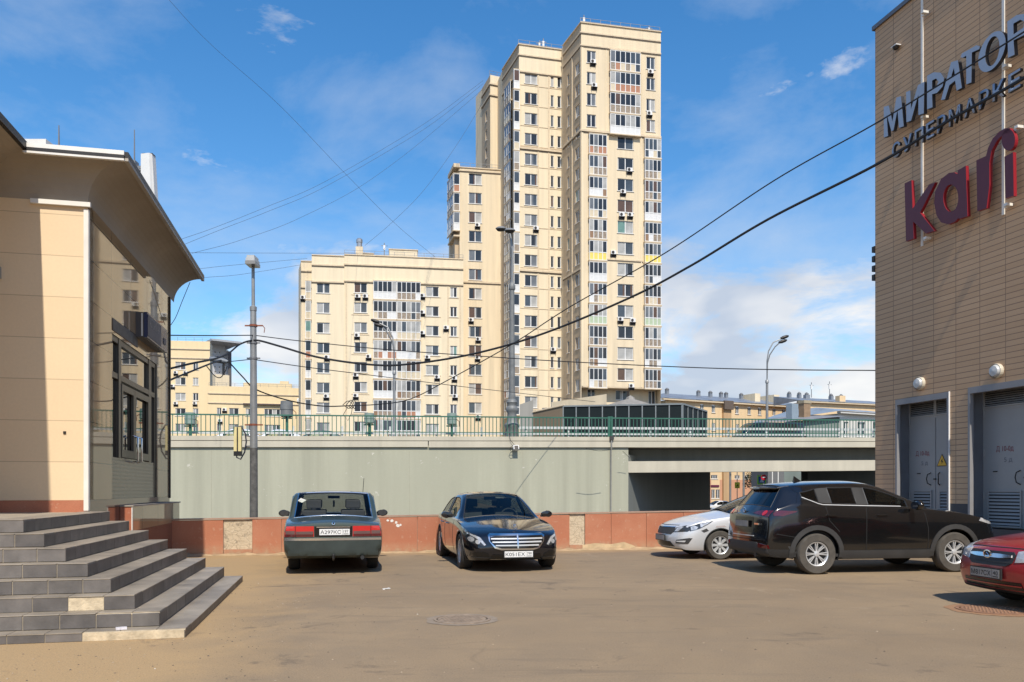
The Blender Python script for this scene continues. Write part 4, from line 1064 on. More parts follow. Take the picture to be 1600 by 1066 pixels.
for k in range(8):
    xk, yk = x1s-tx*k, y1s+ty*k; z0 = 0 if k == 0 else .092+rz*(k-1); z1 = .092+rz*k
    X1 = 9+xk; body = MB().box(.0, X1-.008, yk+.008, -.002, z0, z1-.012, 3)
    tl = .336; n = int((X1)/tl)+1
    xs = X1; i = 0
    while xs > 1:
        w = min(tl, xs-1); 
        if i == 0: w *= random.uniform(.75, 1)
        a, b_ = xs-w, xs; loc_x = b_-9
        gone = (k == 0 and -.0 < (X1-a) < 1.02) or (k == 2 and .30 < (X1-a) <= .66)
        if gone:
            zq = z1-.012; body.box(a, b_, yk+.006, yk+.007, z0, zq-.01, 4)
            body.pts([(a, yk+.004, z0+.002), (b_, yk+.004, z0+.002), (b_, yk+.004, zq-.004), (a, yk+.004, zq-.004)], 4)
        else:
            body.box(a+.004, b_-.004 if i else b_, yk, yk+.0085, z0+.004, z1-.012, random.randrange(3))
        # nosing and tread tiles
        if not (k in (0,) and gone):
            cut = .045 if (k == 1 and X1-a < .75) else 0
            if cut: body.box(a, b_, yk+.003, yk+.05, z1-.03, z1-.011, 4)
            body.box(a+.003, b_-.003, yk-.004+cut, min(yk+.35, -.003), z1-.011, z1, 5+random.randrange(3))
        else: body.box(a+.003, b_-.003, yk+.05, min(yk+.35, -.003), z1-.011, z1, 5+random.randrange(3)); body.box(a, b_, yk+.005, yk+.05, z1-.03, z1-.008, 4)
        xs -= w; i += 1
    ys = yk+.35; i = 0
    body.box(X1-.0085, X1, yk+.004, -.004, z0+.002, z1-.013, 2)
    while ys < -.01:
        h_ = min(.55, -.003-ys); body.box(X1-.36, X1+.004, ys+.003, ys+h_-.003, z1-.011, z1, 5+random.randrange(3))
        body.box(X1-.0075, X1+.0015, ys+.003, ys+h_-.003, z0+.004, z1-.012, random.randrange(3))
        ys += .55; i += 1
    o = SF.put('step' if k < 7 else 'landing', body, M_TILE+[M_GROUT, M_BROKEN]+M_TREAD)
    bv = o.modifiers.new('bev', 'BEVEL'); bv.width = .006; bv.segments = 1; bv.limit_method = 'ANGLE'
    if k == 0: o['label'] = 'lowest step with its corner tiles broken off'
    if k == 2: o['label'] = 'third step with one broken riser tile'

# ------------------------------------------------------------------ brick supermarket building on the right
def rf(px): 
    Y = 13.67/((px-CX)/F+.248); return Vector((13.67-0, 0, 0)) if False else Vector(((px-CX)/F*Y, Y, 0))
Q0 = rf(1367.5); e = Vector((.2407, -.9706, 0))
rb = thing('supermarket_building', 'tall tan brick clad building with grey service doors and big wall letters at the right', 'building', tuple(Q0))
RF = Face(Q0, Q0+e*26, rb); ROFF = [RF.off(v) for v in (.12, .28, .5)]
ztop = RF.uz(1367.5, 47)[1]
M_CLINK = bricks('clinker', (.56, .352, .195), (.62, .40, .23), (.20, .13, .08), .63, .1165, .007, rough=.7, bump=.6, varn=.18)
M_SDOOR = simple('service_door_grey', (.33, .315, .295), .45, var=.12, vscale=1.2)
M_SDFR = simple('service_frame', (.26, .25, .245), .5, var=.1)
M_SDRV = simple('service_reveal', (.27, .28, .30), .6, var=.15)
M_LOUV = simple('louvre_dark', (.03, .03, .032), .7, var=0)
sill = .71
doors = []
for (x0, x1, yt) in ((1400.5, 1484, 625), (1514, 1655, 606)):
    u0, u1 = RF.u(x0), RF.u(x1); doors.append((u0, u1, sill, RF.uz(x0, yt)[1]))
RF.put('wall', wall_holes(RF.L, 1.2, ztop, doors, .42), [M_CLINK, M_SDRV])
RF.put('plinth', wall_holes(RF.L, 0, 1.2, doors, .42), [simple('plinth_grey', (.06, .06, .062), .7), M_SDRV])
RF.put('end_wall', MB().pts([(0, 0, -1.2), (0, 14, -1.2), (0, 14, ztop), (0, 0, ztop)]).pts([(0, 0, ztop-.02), (RF.L, 0, ztop-.02), (RF.L, 14, ztop-.02), (0, 14, ztop-.02)]), M_CLINK)
RF.put('roof_edge', MB().box(-.06, RF.L, -.05, .3, ztop, ztop+.10), simple('roof_edge_metal', (.16, .165, .18), .5, .5))
for i, (u0, u1, zb, zt_) in enumerate(doors):
    fw = .055
    mb = MB().box(u0, u0+fw, -.03, .06, zb-.05, zt_).box(u1-fw, u1, -.03, .06, zb-.05, zt_).box(u0+fw, u1-fw, -.03, .06, zt_-.13, zt_)
    mb.box(u1+.001, u1+.008, -.034, 0, zb, zt_+.005, 1)
    fr_ = RF.put('door_frame', mb, [M_SDFR, M_WHITE])
    mid = (u0+u1)/2-.0; zl = zt_-.42
    dd = RF.put('service_door', MB().box(u0, u1, .36, .42, zb, zl-.06).box(u0, u1, .35, .42, zl-.06, zl).box(mid-.012, mid+.012, .345, .36, zb+.02, zl-.06), M_SDOOR)
    for a, b_ in ((u0, mid), (mid, u1)):
        for z0, z1, m in ((zl+.02, zt_-.1, .06), (zb+.05, zb+.74, .16)):
            lvb = MB().box(a+m, b_-m+.04, .351, .358, z0, z1, 1); n = 7 if z0 > 2 else 10
            for k in range(n):
                z = z0+(z1-z0)*(k+.25)/n
                lvb.pts([(a+m, .352, z+(z1-z0)/n*.62), (a+m, .325, z), (b_-m+.04, .325, z), (b_-m+.04, .352, z+(z1-z0)/n*.62)], 0)
            lvb.box(a+m-.03, a+m, .33, .357, z0-.03, z1+.03).box(b_-m+.04, b_-m+.07, .33, .357, z0-.03, z1+.03).box(a+m, b_-m+.04, .33, .357, z1, z1+.03).box(a+m, b_-m+.04, .33, .357, z0-.03, z0)
            lvb.build('louvre', [M_SDOOR, M_LOUV], dd)
    for s in (-1, 1):
        x = mid+s*.13
        MB().tube([(x, .36, 1.60), (x+s*.03, .29, 1.64), (x+s*.05, .28, 1.74), (x+s*.03, .29, 1.84), (x, .36, 1.88)], .012, 6).build('handle', M_DARKM, dd)
    MB().box(mid-.03, mid+.03, .33, .36, 1.72, 1.75).build('lock', M_DARKM, dd)
    MB().box(u0+.26, u0+.36, .345, .36, 1.86, 1.88).build('latch', M_DARKM, dd)
    for z in (1.3, 2.2, 3.0): MB().tube([(u0+.03, .345, z), (u0+.03, .345, z+.14)], .014, 6).build('hinge', M_SDOOR, dd)
    me = text_mesh('stencil', 'Д 10-0д', .13, simple('stencil_red', (.26, .045, .05), .8, var=.5, vscale=9), 0, .42)
    o = link('stencil', me, dd, (u0+(mid-u0)*.52, .356, 2.26))
    me = text_mesh('stencil', '5 д', .11, simple('stencil_pale', (.21, .20, .22), .8, var=.5, vscale=9), 0, .2); link('stencil', me, dd, (u0+(mid-u0)*.60, .356, 2.04))
    # warning triangle
    tx_, tz = (mid+u1)/2-.20 if i == 0 else mid+(u1-mid)*.6, 2.02
    ws = MB().pts([(-.16, 0, 0), (.16, 0, 0), (0, 0, .28)], 1).pts([(-.132, -.002, .015), (.132, -.002, .015), (0, -.002, .25)], 0).pts([(.012, -.004, .175), (-.035, -.004, .105), (.002, -.004, .105), (.012, -.004, .12)], 1).pts([(-.005, -.004, .115), (.035, -.004, .115), (-.012, -.004, .04)], 1)
    o = ws.build('warning_triangle', [simple('sign_yellow', (.75, .42, .03), .5, var=.05), M_DARKM], dd, (tx_, .352, tz))
# bulkhead lamps, camera, vents, mounting rails
for x, y in ((1438.5, 599.5), (1559, 580)):
    u, z = RF.uz(x, y)
    o = RF.put('bulkhead_lamp', MB().lathe([(.0, -.13), (.10, -.115), (.128, -.07), (.135, 0)], 24, axis='y'), simple('lamp_glass', (.55, .55, .53), .25, var=.2, vscale=8), u, z, 0, True)
    MB().lathe([(.14, -.075), (.148, -.06), (.148, 0), (.14, 0)], 24, axis='y', cap=False).build('rim', simple('lamp_rim', (.62, .55, .42), .5), o)
u, z = RF.uz(1404, 75); RF.put('dome_camera', MB().box(-.09, .09, -.14, 0, .02, .04).lathe([(.07, .02), (.065, -.015), (.04, -.05), (0, -.06)], 16, (0, -.08, 0), mi=1), [M_WHITE, M_DARKM], u, z, 0, True)
for y in (389, 404, 419, 433): RF.put('vent_box', MB().box(-.10, -.002, -.02, .25, -.07, .07), M_DARKM, 0, RF.uz(1367.5, y)[1])
for x, ys in ((1441.5, (-60, 385)), (1568.5, (-160, 336))):
    u = RF.u(x); za = RF.uz(x, ys[1])[1]; zb = min(ztop, RF.uz(x, ys[0])[1]); RF.put('mounting_rail', MB().box(-.03, .03, -.022, 0, za, zb), M_TRIM, u)
for x, y in ((1452, 21), (1452, 184), (1456, 373), (1581, 105), (1583, 321), (1600, 200)):
    u, z = RF.uz(x, y); RF.put('spotlight', MB().box(-.14, .02, -.09, -.06, -.018, .018).box(-.03, .05, -.20, -.06, -.03, .022), M_TRIM, u, z)

# wall letters, traced on a plane standing off the wall
M_LGREY = simple('letter_face_grey', (.33, .40, .50), .5, var=.08); M_LSIDE = simple('letter_side_dark', (.035, .035, .04), .6, var=0)
M_KRED = simple('letter_face_maroon', (.105, .017, .030), .5, var=.08); M_KSIDE = simple('letter_side_red', (.28, .009, .019), .45, var=0)
def letters(root_label, name, off, depth, mats, defs, ox, oy, sc):
    F_ = RF.off(off); cp = lambda p: F_.uz(ox+p[0]/sc, oy+p[1]/sc)
    first = cp(defs[0][1][0]); rt_ = thing(name, root_label, 'sign', tuple(RF.w(first[0], first[1])))
    G = Face(F_.A, F_.A+F_.d*F_.L, rt_)
    for ch, outer, holes in defs:
        pts = [cp(p) for p in outer]; hs = [[cp(p) for p in h] for h in holes]
        u = sum(p[0] for p in pts)/len(pts); z = min(p[1] for p in pts)
        me = outline_mesh('letter', [(a-u, b-z) for a, b in pts], [[(a-u, b-z) for a, b in h] for h in hs], depth, mats)
        o = link('letter', me, rt_, G.loc(u, z), G.ang); o['label'] = 'letter '+ch
    return rt_, G
kari = [
 ('k', [(237, 385), (285, 363), (293, 560), (405, 395), (450, 377), (345, 588), (445, 715), (383, 733), (297, 650), (302, 768), (247, 788)], []),
 ('a', [(605, 322), (607, 295), (662, 262), (675, 612), (617, 632), (612, 625), (585, 652), (540, 670), (490, 656), (458, 605), (442, 520), (450, 440), (490, 355), (545, 312), (580, 308)], [ell(558, 487, 52, 95, 20)]),
 ('r', [(735, 225), (802, 195), (818, 135), (850, 72), (895, 25), (935, 2), (968, 2), (972, 30), (925, 42), (880, 85), (842, 155), (826, 240), (826, 400), (806, 557), (742, 577)], []),
 ('i', [(930, 200), (990, 168), (995, 472), (935, 489)], []),
 ('i dot', ell(957, 82, 47, 76, 28), [])]
rt_, G = letters('maroon kari store letters on the brick wall, the lowest of the three wall signs', 'wall_sign', .22, .075, [M_KRED, M_KSIDE], kari, 1360, 200, 4.442)
mir = [
 ('М', [(93, 955), (93, 742), (127, 733), (153, 845), (180, 678), (212, 668), (231, 877), (198, 888), (188, 760), (160, 905), (146, 912), (113, 795), (122, 945)], []),
 ('И', [(250, 850), (247, 640), (277, 628), (281, 760), (330, 592), (374, 568), (370, 788), (333, 800), (333, 655), (282, 838)], []),
 ('Р', [(393, 760), (393, 527), (440, 502), (488, 505), (512, 545), (500, 602), (462, 645), (428, 655), (430, 745)], [[(428, 560), (455, 545), (472, 567), (458, 602), (428, 618)]]),
 ('А', [(490, 695), (560, 432), (607, 418), (634, 610), (598, 630), (588, 560), (548, 592), (517, 690)], [[(556, 545), (580, 470), (586, 520)]]),
 ('Т', [(625, 397), (635, 372), (735, 315), (760, 322), (755, 342), (704, 365), (700, 573), (665, 587), (665, 387), (640, 402)], []),
 ('О', ell(843, 358, 95, 125, 32, -.72), [ell(846, 356, 50, 98, 28, -.72)]),
 ('Р', [(955, 402), (950, 150), (1015, 105), (1080, 95), (1112, 130), (1112, 190), (1070, 242), (993, 280), (1000, 380)], [[(992, 165), (1040, 137), (1068, 150), (1062, 192), (993, 240)]]),
 ('Г', [(1150, 320), (1150, 60), (1290, -20), (1290, 20), (1195, 75), (1195, 300)], [])]
letters('large grey blue serif letters МИРАТОРГ high on the brick wall, topmost sign', 'wall_sign', .26, .09, [M_LGREY, M_LSIDE], mir, 1360, 0, 4.442)
F_ = RF.off(.20); sp_ = [('С', 140, 1030), ('У', 215, 985), ('П', 297, 940), ('Е', 377, 895), ('Р', 450, 860), ('М', 530, 815), ('А', 636, 762), ('Р', 738, 705), ('К', 833, 650), ('Е', 942, 592), ('Т', 1055, 535)]
xe = [v[1] for v in sp_[1:]]+[1170]
st0 = F_.uz(1360+140/4.442, (1122)/4.442); rt_ = thing('wall_sign', 'smaller grey block letters СУПЕРМАРКЕТ on the brick wall between the two other signs', 'sign', tuple(RF.w(*st0)))
G = Face(F_.A, F_.A+F_.d*F_.L, rt_)
for (ch, x, yb), x2 in zip(sp_, xe):
    ua, ub = G.u(1360+x/4.442), G.u(1360+x2/4.442); um = (ua+ub)/2
    zb = st0[1]+.03; hgt = .35
    me = text_mesh('letter', ch, hgt, M_LGREY, .07, (ub-ua)*.74, .012); me.materials.append(M_LSIDE)
    for p_ in me.polygons: p_.material_index = 0 if abs(p_.normal.y) > .5 else 1
    o = link('letter', me, rt_, G.loc(um, zb), G.ang); o['label'] = 'letter '+ch
# ------------------------------------------------------------------ cars
M_RUBBER = simple('tyre_rubber', (.030, .028, .026), .85, var=.4, vscale=6)
M_DUSTRUB = simple('dusty_rubber', (.085, .075, .062), .9, var=.4, vscale=8)
M_ALLOY = simple('alloy', (.62, .62, .61), .3, .35, var=.1)
M_ALLOYD = simple('dark_alloy', (.055, .055, .055), .4, .6, var=.1)
M_BLACK = simple('black_plastic', (.022, .022, .022), .5, var=.25)
M_GREYP = simple('grey_plastic', (.040, .039, .038), .65, var=.3)
M_GLOSSB = simple('gloss_black', (.008, .008, .008), .12, var=0)
M_CHROME = simple('car_chrome', (.72, .72, .72), .12, 1, var=.05)
M_INT = simple('car_interior', (.030, .030, .030), .8, var=.3)
M_SEAT = simple('seat_fabric', (.055, .055, .055), .9, var=.3)
M_LAMP = simple('lamp_clear', (.58, .58, .58), .12, .35, var=.5, vscale=14)
M_LAMPD = simple('lamp_dark', (.06, .065, .07), .1, .3, var=.3, vscale=12)
M_RED = simple('tail_red', (.52, .012, .012), .15, var=.15, vscale=10, coat=1)
M_REDD = simple('tail_red_dark', (.085, .004, .006), .15, var=.2, vscale=10, coat=1)
M_SMOKE = simple('tail_smoke', (.13, .075, .07), .15, var=.2, vscale=10)
M_PLATE = simple('plate_white', (.72, .72, .70), .5, var=.05)
M_PLATED = simple('plate_dusty', (.36, .34, .30), .6, var=.3, vscale=8)
M_INK = simple('plate_ink', (.012, .012, .012), .6, var=0)
M_GAP = simple('panel_gap_dark', (.006, .006, .006), .8, var=0)
G_CLEAR = glassmat('car_glass', (.74, .82, .77), .9)
G_TINT = glassmat('car_glass_tinted', (.05, .055, .05), 1.3)
G_VOLGA = glassmat('car_glass_clear', (.88, .90, .86), .7)

def section(s, kind):
    """half cross-section, 17 points from the bottom centre round to the top centre"""
    hw, zs, zb, zc = s['hw'], s['zs'], s['zb'], s['zc']
    zm = s.get('zm', zs+(zb-zs)*.55)
    side = [(hw-s.get('tuck', .07), zs), (hw-.02, zs+.10), (hw, zm), (hw-s.get('sh1', .015), zb-.10), (hw-s.get('sh2', .05), zb)]
    if kind == 'h':
        y4 = hw-s.get('sh2', .05); up = []
        for t in (.03, .06, .10, .15, .5, 1.0): up.append((y4*(1-t), zb+(zc-zb)*math.sin(t*math.pi/2)))
    else:
        wr, ze = s['wr'], s['ze']
        up = [(hw-.075, zb+.03), (wr+.025, ze-.035), (wr-.02, ze+.012), (wr-.075, ze+(zc-ze)*.42), (wr*.5, ze+(zc-ze)*.88), (0, zc)]
    bot = [(y, zs) for y, z in up][::-1]
    return bot+side+up

def lerp_sec(a, b, t): return [(p[0]*(1-t)+q[0]*t, p[1]*(1-t)+q[1]*t) for p, q in zip(a, b)]

def car_shell(name, st, arches, ra, paint, trim, arch_depth=.30):
    """lofted half shell, mirrored and subdivided, wheel arches cut out. Returns the evaluated mesh."""
    bm = bmesh.new(); cr = bm.edges.layers.float.new('crease_edge'); cols = []
    for s in st:
        sec = s['sec']; hw = max(p[0] for p in sec)
        cols.append([bm.verts.new((s['x']+s.get('bow', 0)*(1-(y/hw)**2)+s.get('lean', 0)*(z-.5), y, z)) for y, z in sec])
    def quad(a, b, c, d, m):
        try: f = bm.faces.new((a, b, c, d)); f.material_index = m; f.smooth = True
        except ValueError: pass
    for i in range(len(st)-1):
        A, B = cols[i], cols[i+1]; gl = st[i].get('glass', {})
        for j in range(16):
            m = 0
            if 'w' in gl and 14 <= j: m = 1
            if 'r' in gl and 14 <= j: m = 3
            if 's' in gl and j == 11: m = 2
            if 'b' in gl and j == 11: m = 5
            if j <= 5: m = 4
            if gl.get('sill') and j == 6: m = 4
            quad(A[j], A[j+1], B[j+1], B[j], m)
    # end caps: columns 11..16 (top) against 5..0 (bottom), side verts 6..10
    for s, A, flip in ((st[0], cols[0], False), (st[-1], cols[-1], True)):
        bow = s.get('bow', 0); hw = max(v.co.y for v in A); x0 = s['x']; prof = s.get('prof', [0, 0, 0])
        side = A[6:11]; z0, z1 = side[0].co.z, side[-1].co.z
        fr = [(v.co.z-z0)/(z1-z0) for v in side]
        grid = [side]
        # side column is A[6..10]; side[0] is sill, A[5] the first bottom vertex
        for k in range(6):
            top, bot = A[11+k], A[5-k]; col = [bot]
            for q in range(1, 4):
                z = bot.co.z+(top.co.z-bot.co.z)*fr[q]; y = top.co.y
                col.append(bm.verts.new((x0+bow*(1-(y/hw)**2)+prof[q-1]*(1 if not flip else -1), y, z)))
            col.append(top); grid.append(col)
        for v, pz in zip(side[1:4], prof): v.co.x += pz*(1 if not flip else -1)*.8
        for a, b in zip(grid, grid[1:]):
            for q in range(4): quad(*( (a[q], b[q], b[q+1], a[q+1]) if not flip else (a[q+1], b[q+1], b[q], a[q]) ), 0)
    bmesh.ops.recalc_face_normals(bm, faces=bm.faces)
    # soft creases along shoulder, sill and glass edges
    for i in range(len(cols)-1):
        for j, c in ((6, .35), (10, st[i].get('cr', .35)), (11, .5), (12, .6), (13, .35), (14, .45)):
            e_ = bm.edges.get((cols[i][j], cols[i+1][j]))
            if e_: e_[cr] = c
    for i, s in enumerate(st):
        c = s.get('ring', 0)
        if c:
            for j in range(10, 16):
                e_ = bm.edges.get((cols[i][j], cols[i][j+1]))
                if e_: e_[cr] = c
    for i in (0, len(cols)-1):
        for j in range(6, 16):
            e_ = bm.edges.get((cols[i][j], cols[i][j+1]))
            if e_: e_[cr] = st[i].get('endcr', .45)
    for v in bm.verts:
        if abs(v.co.y) < 1e-5: v.co.y = 0
    me = bpy.data.meshes.new(name); bm.to_mesh(me); bm.free()
    for m in (paint, G_CLEAR, G_CLEAR, G_CLEAR, trim, M_BLACK): me.materials.append(m)
    o = bpy.data.objects.new('tmp_shell', me); COL.objects.link(o)
    mi = o.modifiers.new('m', 'MIRROR'); mi.use_axis = (False, True, False); mi.use_clip = True; mi.merge_threshold = .0005
    ss = o.modifiers.new('s', 'SUBSURF'); ss.levels = 2; ss.render_levels = 2
    cb = MB(); cut = []
    for ax, rz in arches:
        for sgn in (-1, 1):
            mb = MB(); n = 40; yi, yo = sgn*.55, sgn*1.2
            prof = [(ax+ra*math.cos(2*math.pi*k/n), rz+ra*math.sin(2*math.pi*k/n)) for k in range(n)]
            k0 = len(mb.v); mb.v += [Vector((x, yi, z)) for x, z in prof]+[Vector((x, yo, z)) for x, z in prof]
            a = tuple(range(n)); b = tuple(range(n, 2*n))
            mb.f += [a if sgn > 0 else a[::-1], b[::-1] if sgn > 0 else b]; mb.m += [0, 0]
            for k in range(n):
                k2 = (k+1) % n; q = (k, n+k, n+k2, k2); mb.f.append(q if sgn > 0 else q[::-1]); mb.m.append(0)
            me_c = mb.mesh('cut', [M_BLACK]); bmc = bmesh.new(); bmc.from_mesh(me_c); bmesh.ops.recalc_face_normals(bmc, faces=bmc.faces); bmc.to_mesh(me_c); bmc.free()
            c = bpy.data.objects.new('tmp_cut', me_c); COL.objects.link(c); cut.append(c)
            bo = o.modifiers.new('b', 'BOOLEAN'); bo.operation = 'DIFFERENCE'; bo.object = c; bo.solver = 'EXACT'; bo.material_mode = 'TRANSFER'
    bpy.context.view_layer.update()
    out = bpy.data.meshes.new_from_object(o.evaluated_get(bpy.context.evaluated_depsgraph_get()))
    for x in cut: bpy.data.objects.remove(x)
    bpy.data.objects.remove(o)
    return out

def split_mesh(me, keep):
    """faces whose material passes keep(), as a new bmesh"""
    bm = bmesh.new(); bm.from_mesh(me); names = [m.name if m else '' for m in me.materials]
    bmesh.ops.delete(bm, geom=[f for f in bm.faces if not keep(f.material_index)], context='FACES')
    return bm
def islands(bm):
    seen = set(); out = []
    for f in bm.faces:
        if f.index in seen: continue
        st = [f]; seen.add(f.index); isl = []
        while st:
            g = st.pop(); isl.append(g)
            for ed in g.edges:
                for h in ed.link_faces:
                    if h.index not in seen: seen.add(h.index); st.append(h)
        out.append(isl)
    return out
def loops_of(bm):
    ed = [e_ for e_ in bm.edges if len(e_.link_faces) == 1]; adj = {}
    for e_ in ed:
        for v in e_.verts: adj.setdefault(v, []).append(e_)
    used = set(); res = []
    for e_ in ed:
        if e_ in used: continue
        used.add(e_); path = [e_.verts[0], e_.verts[1]]
        while True:
            nx = [q_ for q_ in adj[path[-1]] if q_ not in used]
            if not nx: break
            used.add(nx[0]); path.append(nx[0].other_vert(path[-1]))
            if path[-1] is path[0]: break
        res.append([v.co.copy() for v in path])
    return res

class Car:
    def __init__(s, name, label, loc, heading, paint, st, wb, track, rt, rw, group=None, trim=None, glass=(G_CLEAR, G_CLEAR, G_CLEAR), trims=(M_BLACK, M_BLACK, M_BLACK), ra=None, cat='car', wheel=None, belt=.9, shelf=.5):
        s.root = thing(name, label, cat, loc, heading, group); s.paint = paint
        for q in st: q['sec'] = section(q, q.get('k', 'h')) if 'sec' not in q else q['sec']
        # intermediate stations half way up the screens
        full = []
        for i, q in enumerate(st):
            full.append(q)
            if q.get('mid') is not None:
                n = st[i+1]; t = q['mid']
                m = dict(q); m['x'] = q['x']*(1-t)+n['x']*t; m['sec'] = lerp_sec(q['sec'], n['sec'], t); m['bow'] = q.get('bow', 0)*(1-t)+n.get('bow', 0)*t; m['ring'] = 0
                m['sec'] = [(y, z+(.02 if j > 12 else 0)) for j, (y, z) in enumerate(m['sec'])]
                m['glass'] = q.get('glass2', q.get('glass', {})); full.append(m)
        me = car_shell(name, full, [(wb/2, rt), (-wb/2, rt)], ra or rt*1.13, paint, trim or paint)
        bb = bmesh.new(); bb.from_mesh(me); s.bvh = BVHTree.FromBMesh(bb); bb.free()
        bm = split_mesh(me, lambda i: i not in (1, 2, 3)); body = bpy.data.meshes.new('body'); bm.to_mesh(body); bm.free()
        for m in me.materials: body.materials.append(m)
        body.set_sharp_from_angle(angle=R(38)); s.body = link('body', body, s.root)
        for mi, nm in ((1, 'windscreen'), (3, 'rear_window'), (2, 'side_window')):
            bm = split_mesh(me, lambda i: i == mi)
            bm.faces.ensure_lookup_table(); bm.faces.index_update()
            for isl in islands(bm):
                if len(isl) < 3: continue
                b2 = bmesh.new(); vm = {}
                for f in isl:
                    b2.faces.new([vm.setdefault(v, b2.verts.new(v.co-v.normal*.006)) for v in f.verts]).smooth = True
                g = bpy.data.meshes.new(nm); b2.to_mesh(g); g.materials.append(glass[mi-1]); o = link(nm, g, s.root)
                tr = trims[mi-1]
                if tr:
                    mb = MB(); lo = loops_of(b2)
                    for l in lo: mb.tube(l, .012 if tr is not M_CHROME else .014, 5, 0, False)
                    mb.build('window_trim', tr, o, smooth=True)
                b2.free()
            bm.free()
        # cabin tub, dashboard, seats
        xs = [q['x'] for q in st if q.get('k') == 'c']; xa, xb = max(xs), min(xs)
        hwm = max(q['hw'] for q in st)-.13
        MB().box(xb-.35, xa+.55, -hwm, hwm, .35, belt-.34).box(xa+.30, xa+.62, -hwm+.03, hwm-.03, belt-.34, belt+.0).box(xb-shelf, xb-.02, -hwm+.06, hwm-.06, belt-.4, belt-.02).build('interior', M_INT, s.root)
        s.seat_x = [xa-.35, xb+.15]
        for x in s.seat_x:
            for y in (-.37, .37):
                mb = MB().box(x-.08, x+.08, y-.23, y+.23, belt-.36, belt+.17); mb.box(x-.06, x+.05, y-.05, y+.05, belt+.17, belt+.22); mb.box(x-.07, x+.05, y-.14, y+.14, belt+.20, belt+.37)
                o = mb.build('seat', M_SEAT, s.root); bv = o.modifiers.new('bev', 'BEVEL'); bv.width = .045; bv.segments = 3
        mb = MB(); c = Vector((xa+.16, .36, belt+.0)); mb.tube([c+Vector((-.06*math.sin(R(a)), .18*math.cos(R(a)), .17*math.sin(R(a)))) for a in range(0, 361, 20)], .016, 6); mb.build('steering_wheel', M_INT, s.root)
        # wheels
        for x in (wb/2, -wb/2):
            for sg_ in (-1, 1): s.wheel(x, sg_*track, rt, rw, sg_, wheel or {})
        s.me = me
    def wheel(s, x, y, r, w, sg_, o):
        rr = r*o.get('rim', .62); hub = MB().lathe([(rr*.93, -w*.30), (rr*.93, w*.12), (0, w*.12)], 20, axis='y', mi=0)
        d = MB()
        wh = link('wheel', MB().lathe([(rr*.9, -.06), (rr*.9, .02), (rr*.55, .03), (0, .03)], 24, axis='y').mesh('wheel', [M_ALLOYD]), s.root, (x, y, r), (0, 0, 0 if sg_ > 0 else math.pi))
        prof = [(rr, -w/2+.01), (r*.93, -w/2), (r*.985, -w/2+.025), (r, -w/2+.05), (r, w/2-.05), (r*.985, w/2-.025), (r*.93, w/2), (rr*1.06, w/2-.004), (rr, w/2-.02)]
        MB().lathe(prof+[prof[0]], 40, axis='y', cap=False).build('tyre', o.get('tyre', M_RUBBER), wh, smooth=True)
        n = o.get('n', 7); mb = MB(); yo = w/2-.035
        mb.lathe([(rr*1.0, yo+.012), (rr*.985, yo+.022), (rr*.90, yo+.010), (rr*.88, yo-.05)], 36, axis='y', mi=0, cap=False)
        sw = o.get('sw', .10)
        for k in range(n):
            for da, ww in (((0, sw),) if not o.get('double') else ((-.10, sw*.5), (.10, sw*.5))):
                a = 2*math.pi*k/n+math.pi/2+da; ca, sa = math.cos(a), math.sin(a); tx_, tz = -sa, ca
                P_ = lambda rad, off, yy: Vector((ca*rad+tx_*off, yy, sa*rad+tz*off))
                r0, r1 = rr*.16, rr*.93; a0, a1 = rr*ww*1.0, rr*ww*o.get('flare', 1.3)
                q = [P_(r0, -a0, yo-.005), P_(r0, a0, yo-.005), P_(r1, a1, yo+.005), P_(r1, -a1, yo+.005)]; qb = [v-Vector((0, .04, 0)) for v in q]
                mb.pts(q[::-1], 0)
                for i in range(4): j = (i+1) % 4; mb.pts([q[i], q[j], qb[j], qb[i]], o.get('edge', 0))
        mb.lathe([(rr*.24, yo-.02), (rr*.22, yo+.01), (rr*.08, yo+.018), (0, yo+.018)], 18, axis='y', mi=0)
        mb.build('rim', [o.get('mat', M_ALLOY), M_ALLOYD], wh, smooth=False)
    # -- pieces laid on the body: polygons in (a, z) seen along a horizontal direction
    def axes(s, view):
        a = {'F': 0, 'R': 180, 'L': 90, 'P': -90}.get(view, view); a = R(a)
        out = Vector((math.cos(a), math.sin(a), 0)); hor = Vector((0, 1, 0)) if view in ('F', 'R') else Vector((1, 0, 0)) if view in ('L', 'P') else Vector((-math.sin(a), math.cos(a), 0))
        return out, hor
    def hit(s, view, a, z):
        out, hor = s.axes(view); o = hor*a+Vector((0, 0, z))+out*4
        h = s.bvh.ray_cast(o, -out)
        return (h[0], h[1]) if h[0] is not None else (None, None)
    def patch(s, view, poly, off=.006, cell=.06, skirt=.03):
        out, hor = s.axes(view); bm = bmesh.new()
        vs = [bm.verts.new((a, z, 0)) for a, z in poly]
        try: bm.faces.new(vs)
        except ValueError: return MB()
        bmesh.ops.triangulate(bm, faces=bm.faces[:])
        lo = [min(p[i] for p in poly) for i in (0, 1)]; hi = [max(p[i] for p in poly) for i in (0, 1)]
        for i in (0, 1):
            n = int((hi[i]-lo[i])/cell)
            for k in range(1, n+1):
                c = [0, 0, 0]; c[i] = lo[i]+(hi[i]-lo[i])*k/(n+1); nn = [0, 0, 0]; nn[i] = 1
                bmesh.ops.bisect_plane(bm, geom=bm.verts[:]+bm.edges[:]+bm.faces[:], plane_co=c, plane_no=nn)
        mb = MB(); idx = {}; bad = set()
        for v in bm.verts:
            p, n = s.hit(view, v.co.x, v.co.y)
            if p is None: bad.add(v); p = Vector((0, 0, 0)); 
            else: p = p+out*off
            idx[v] = len(mb.v); mb.v.append(p)
        edges = {}
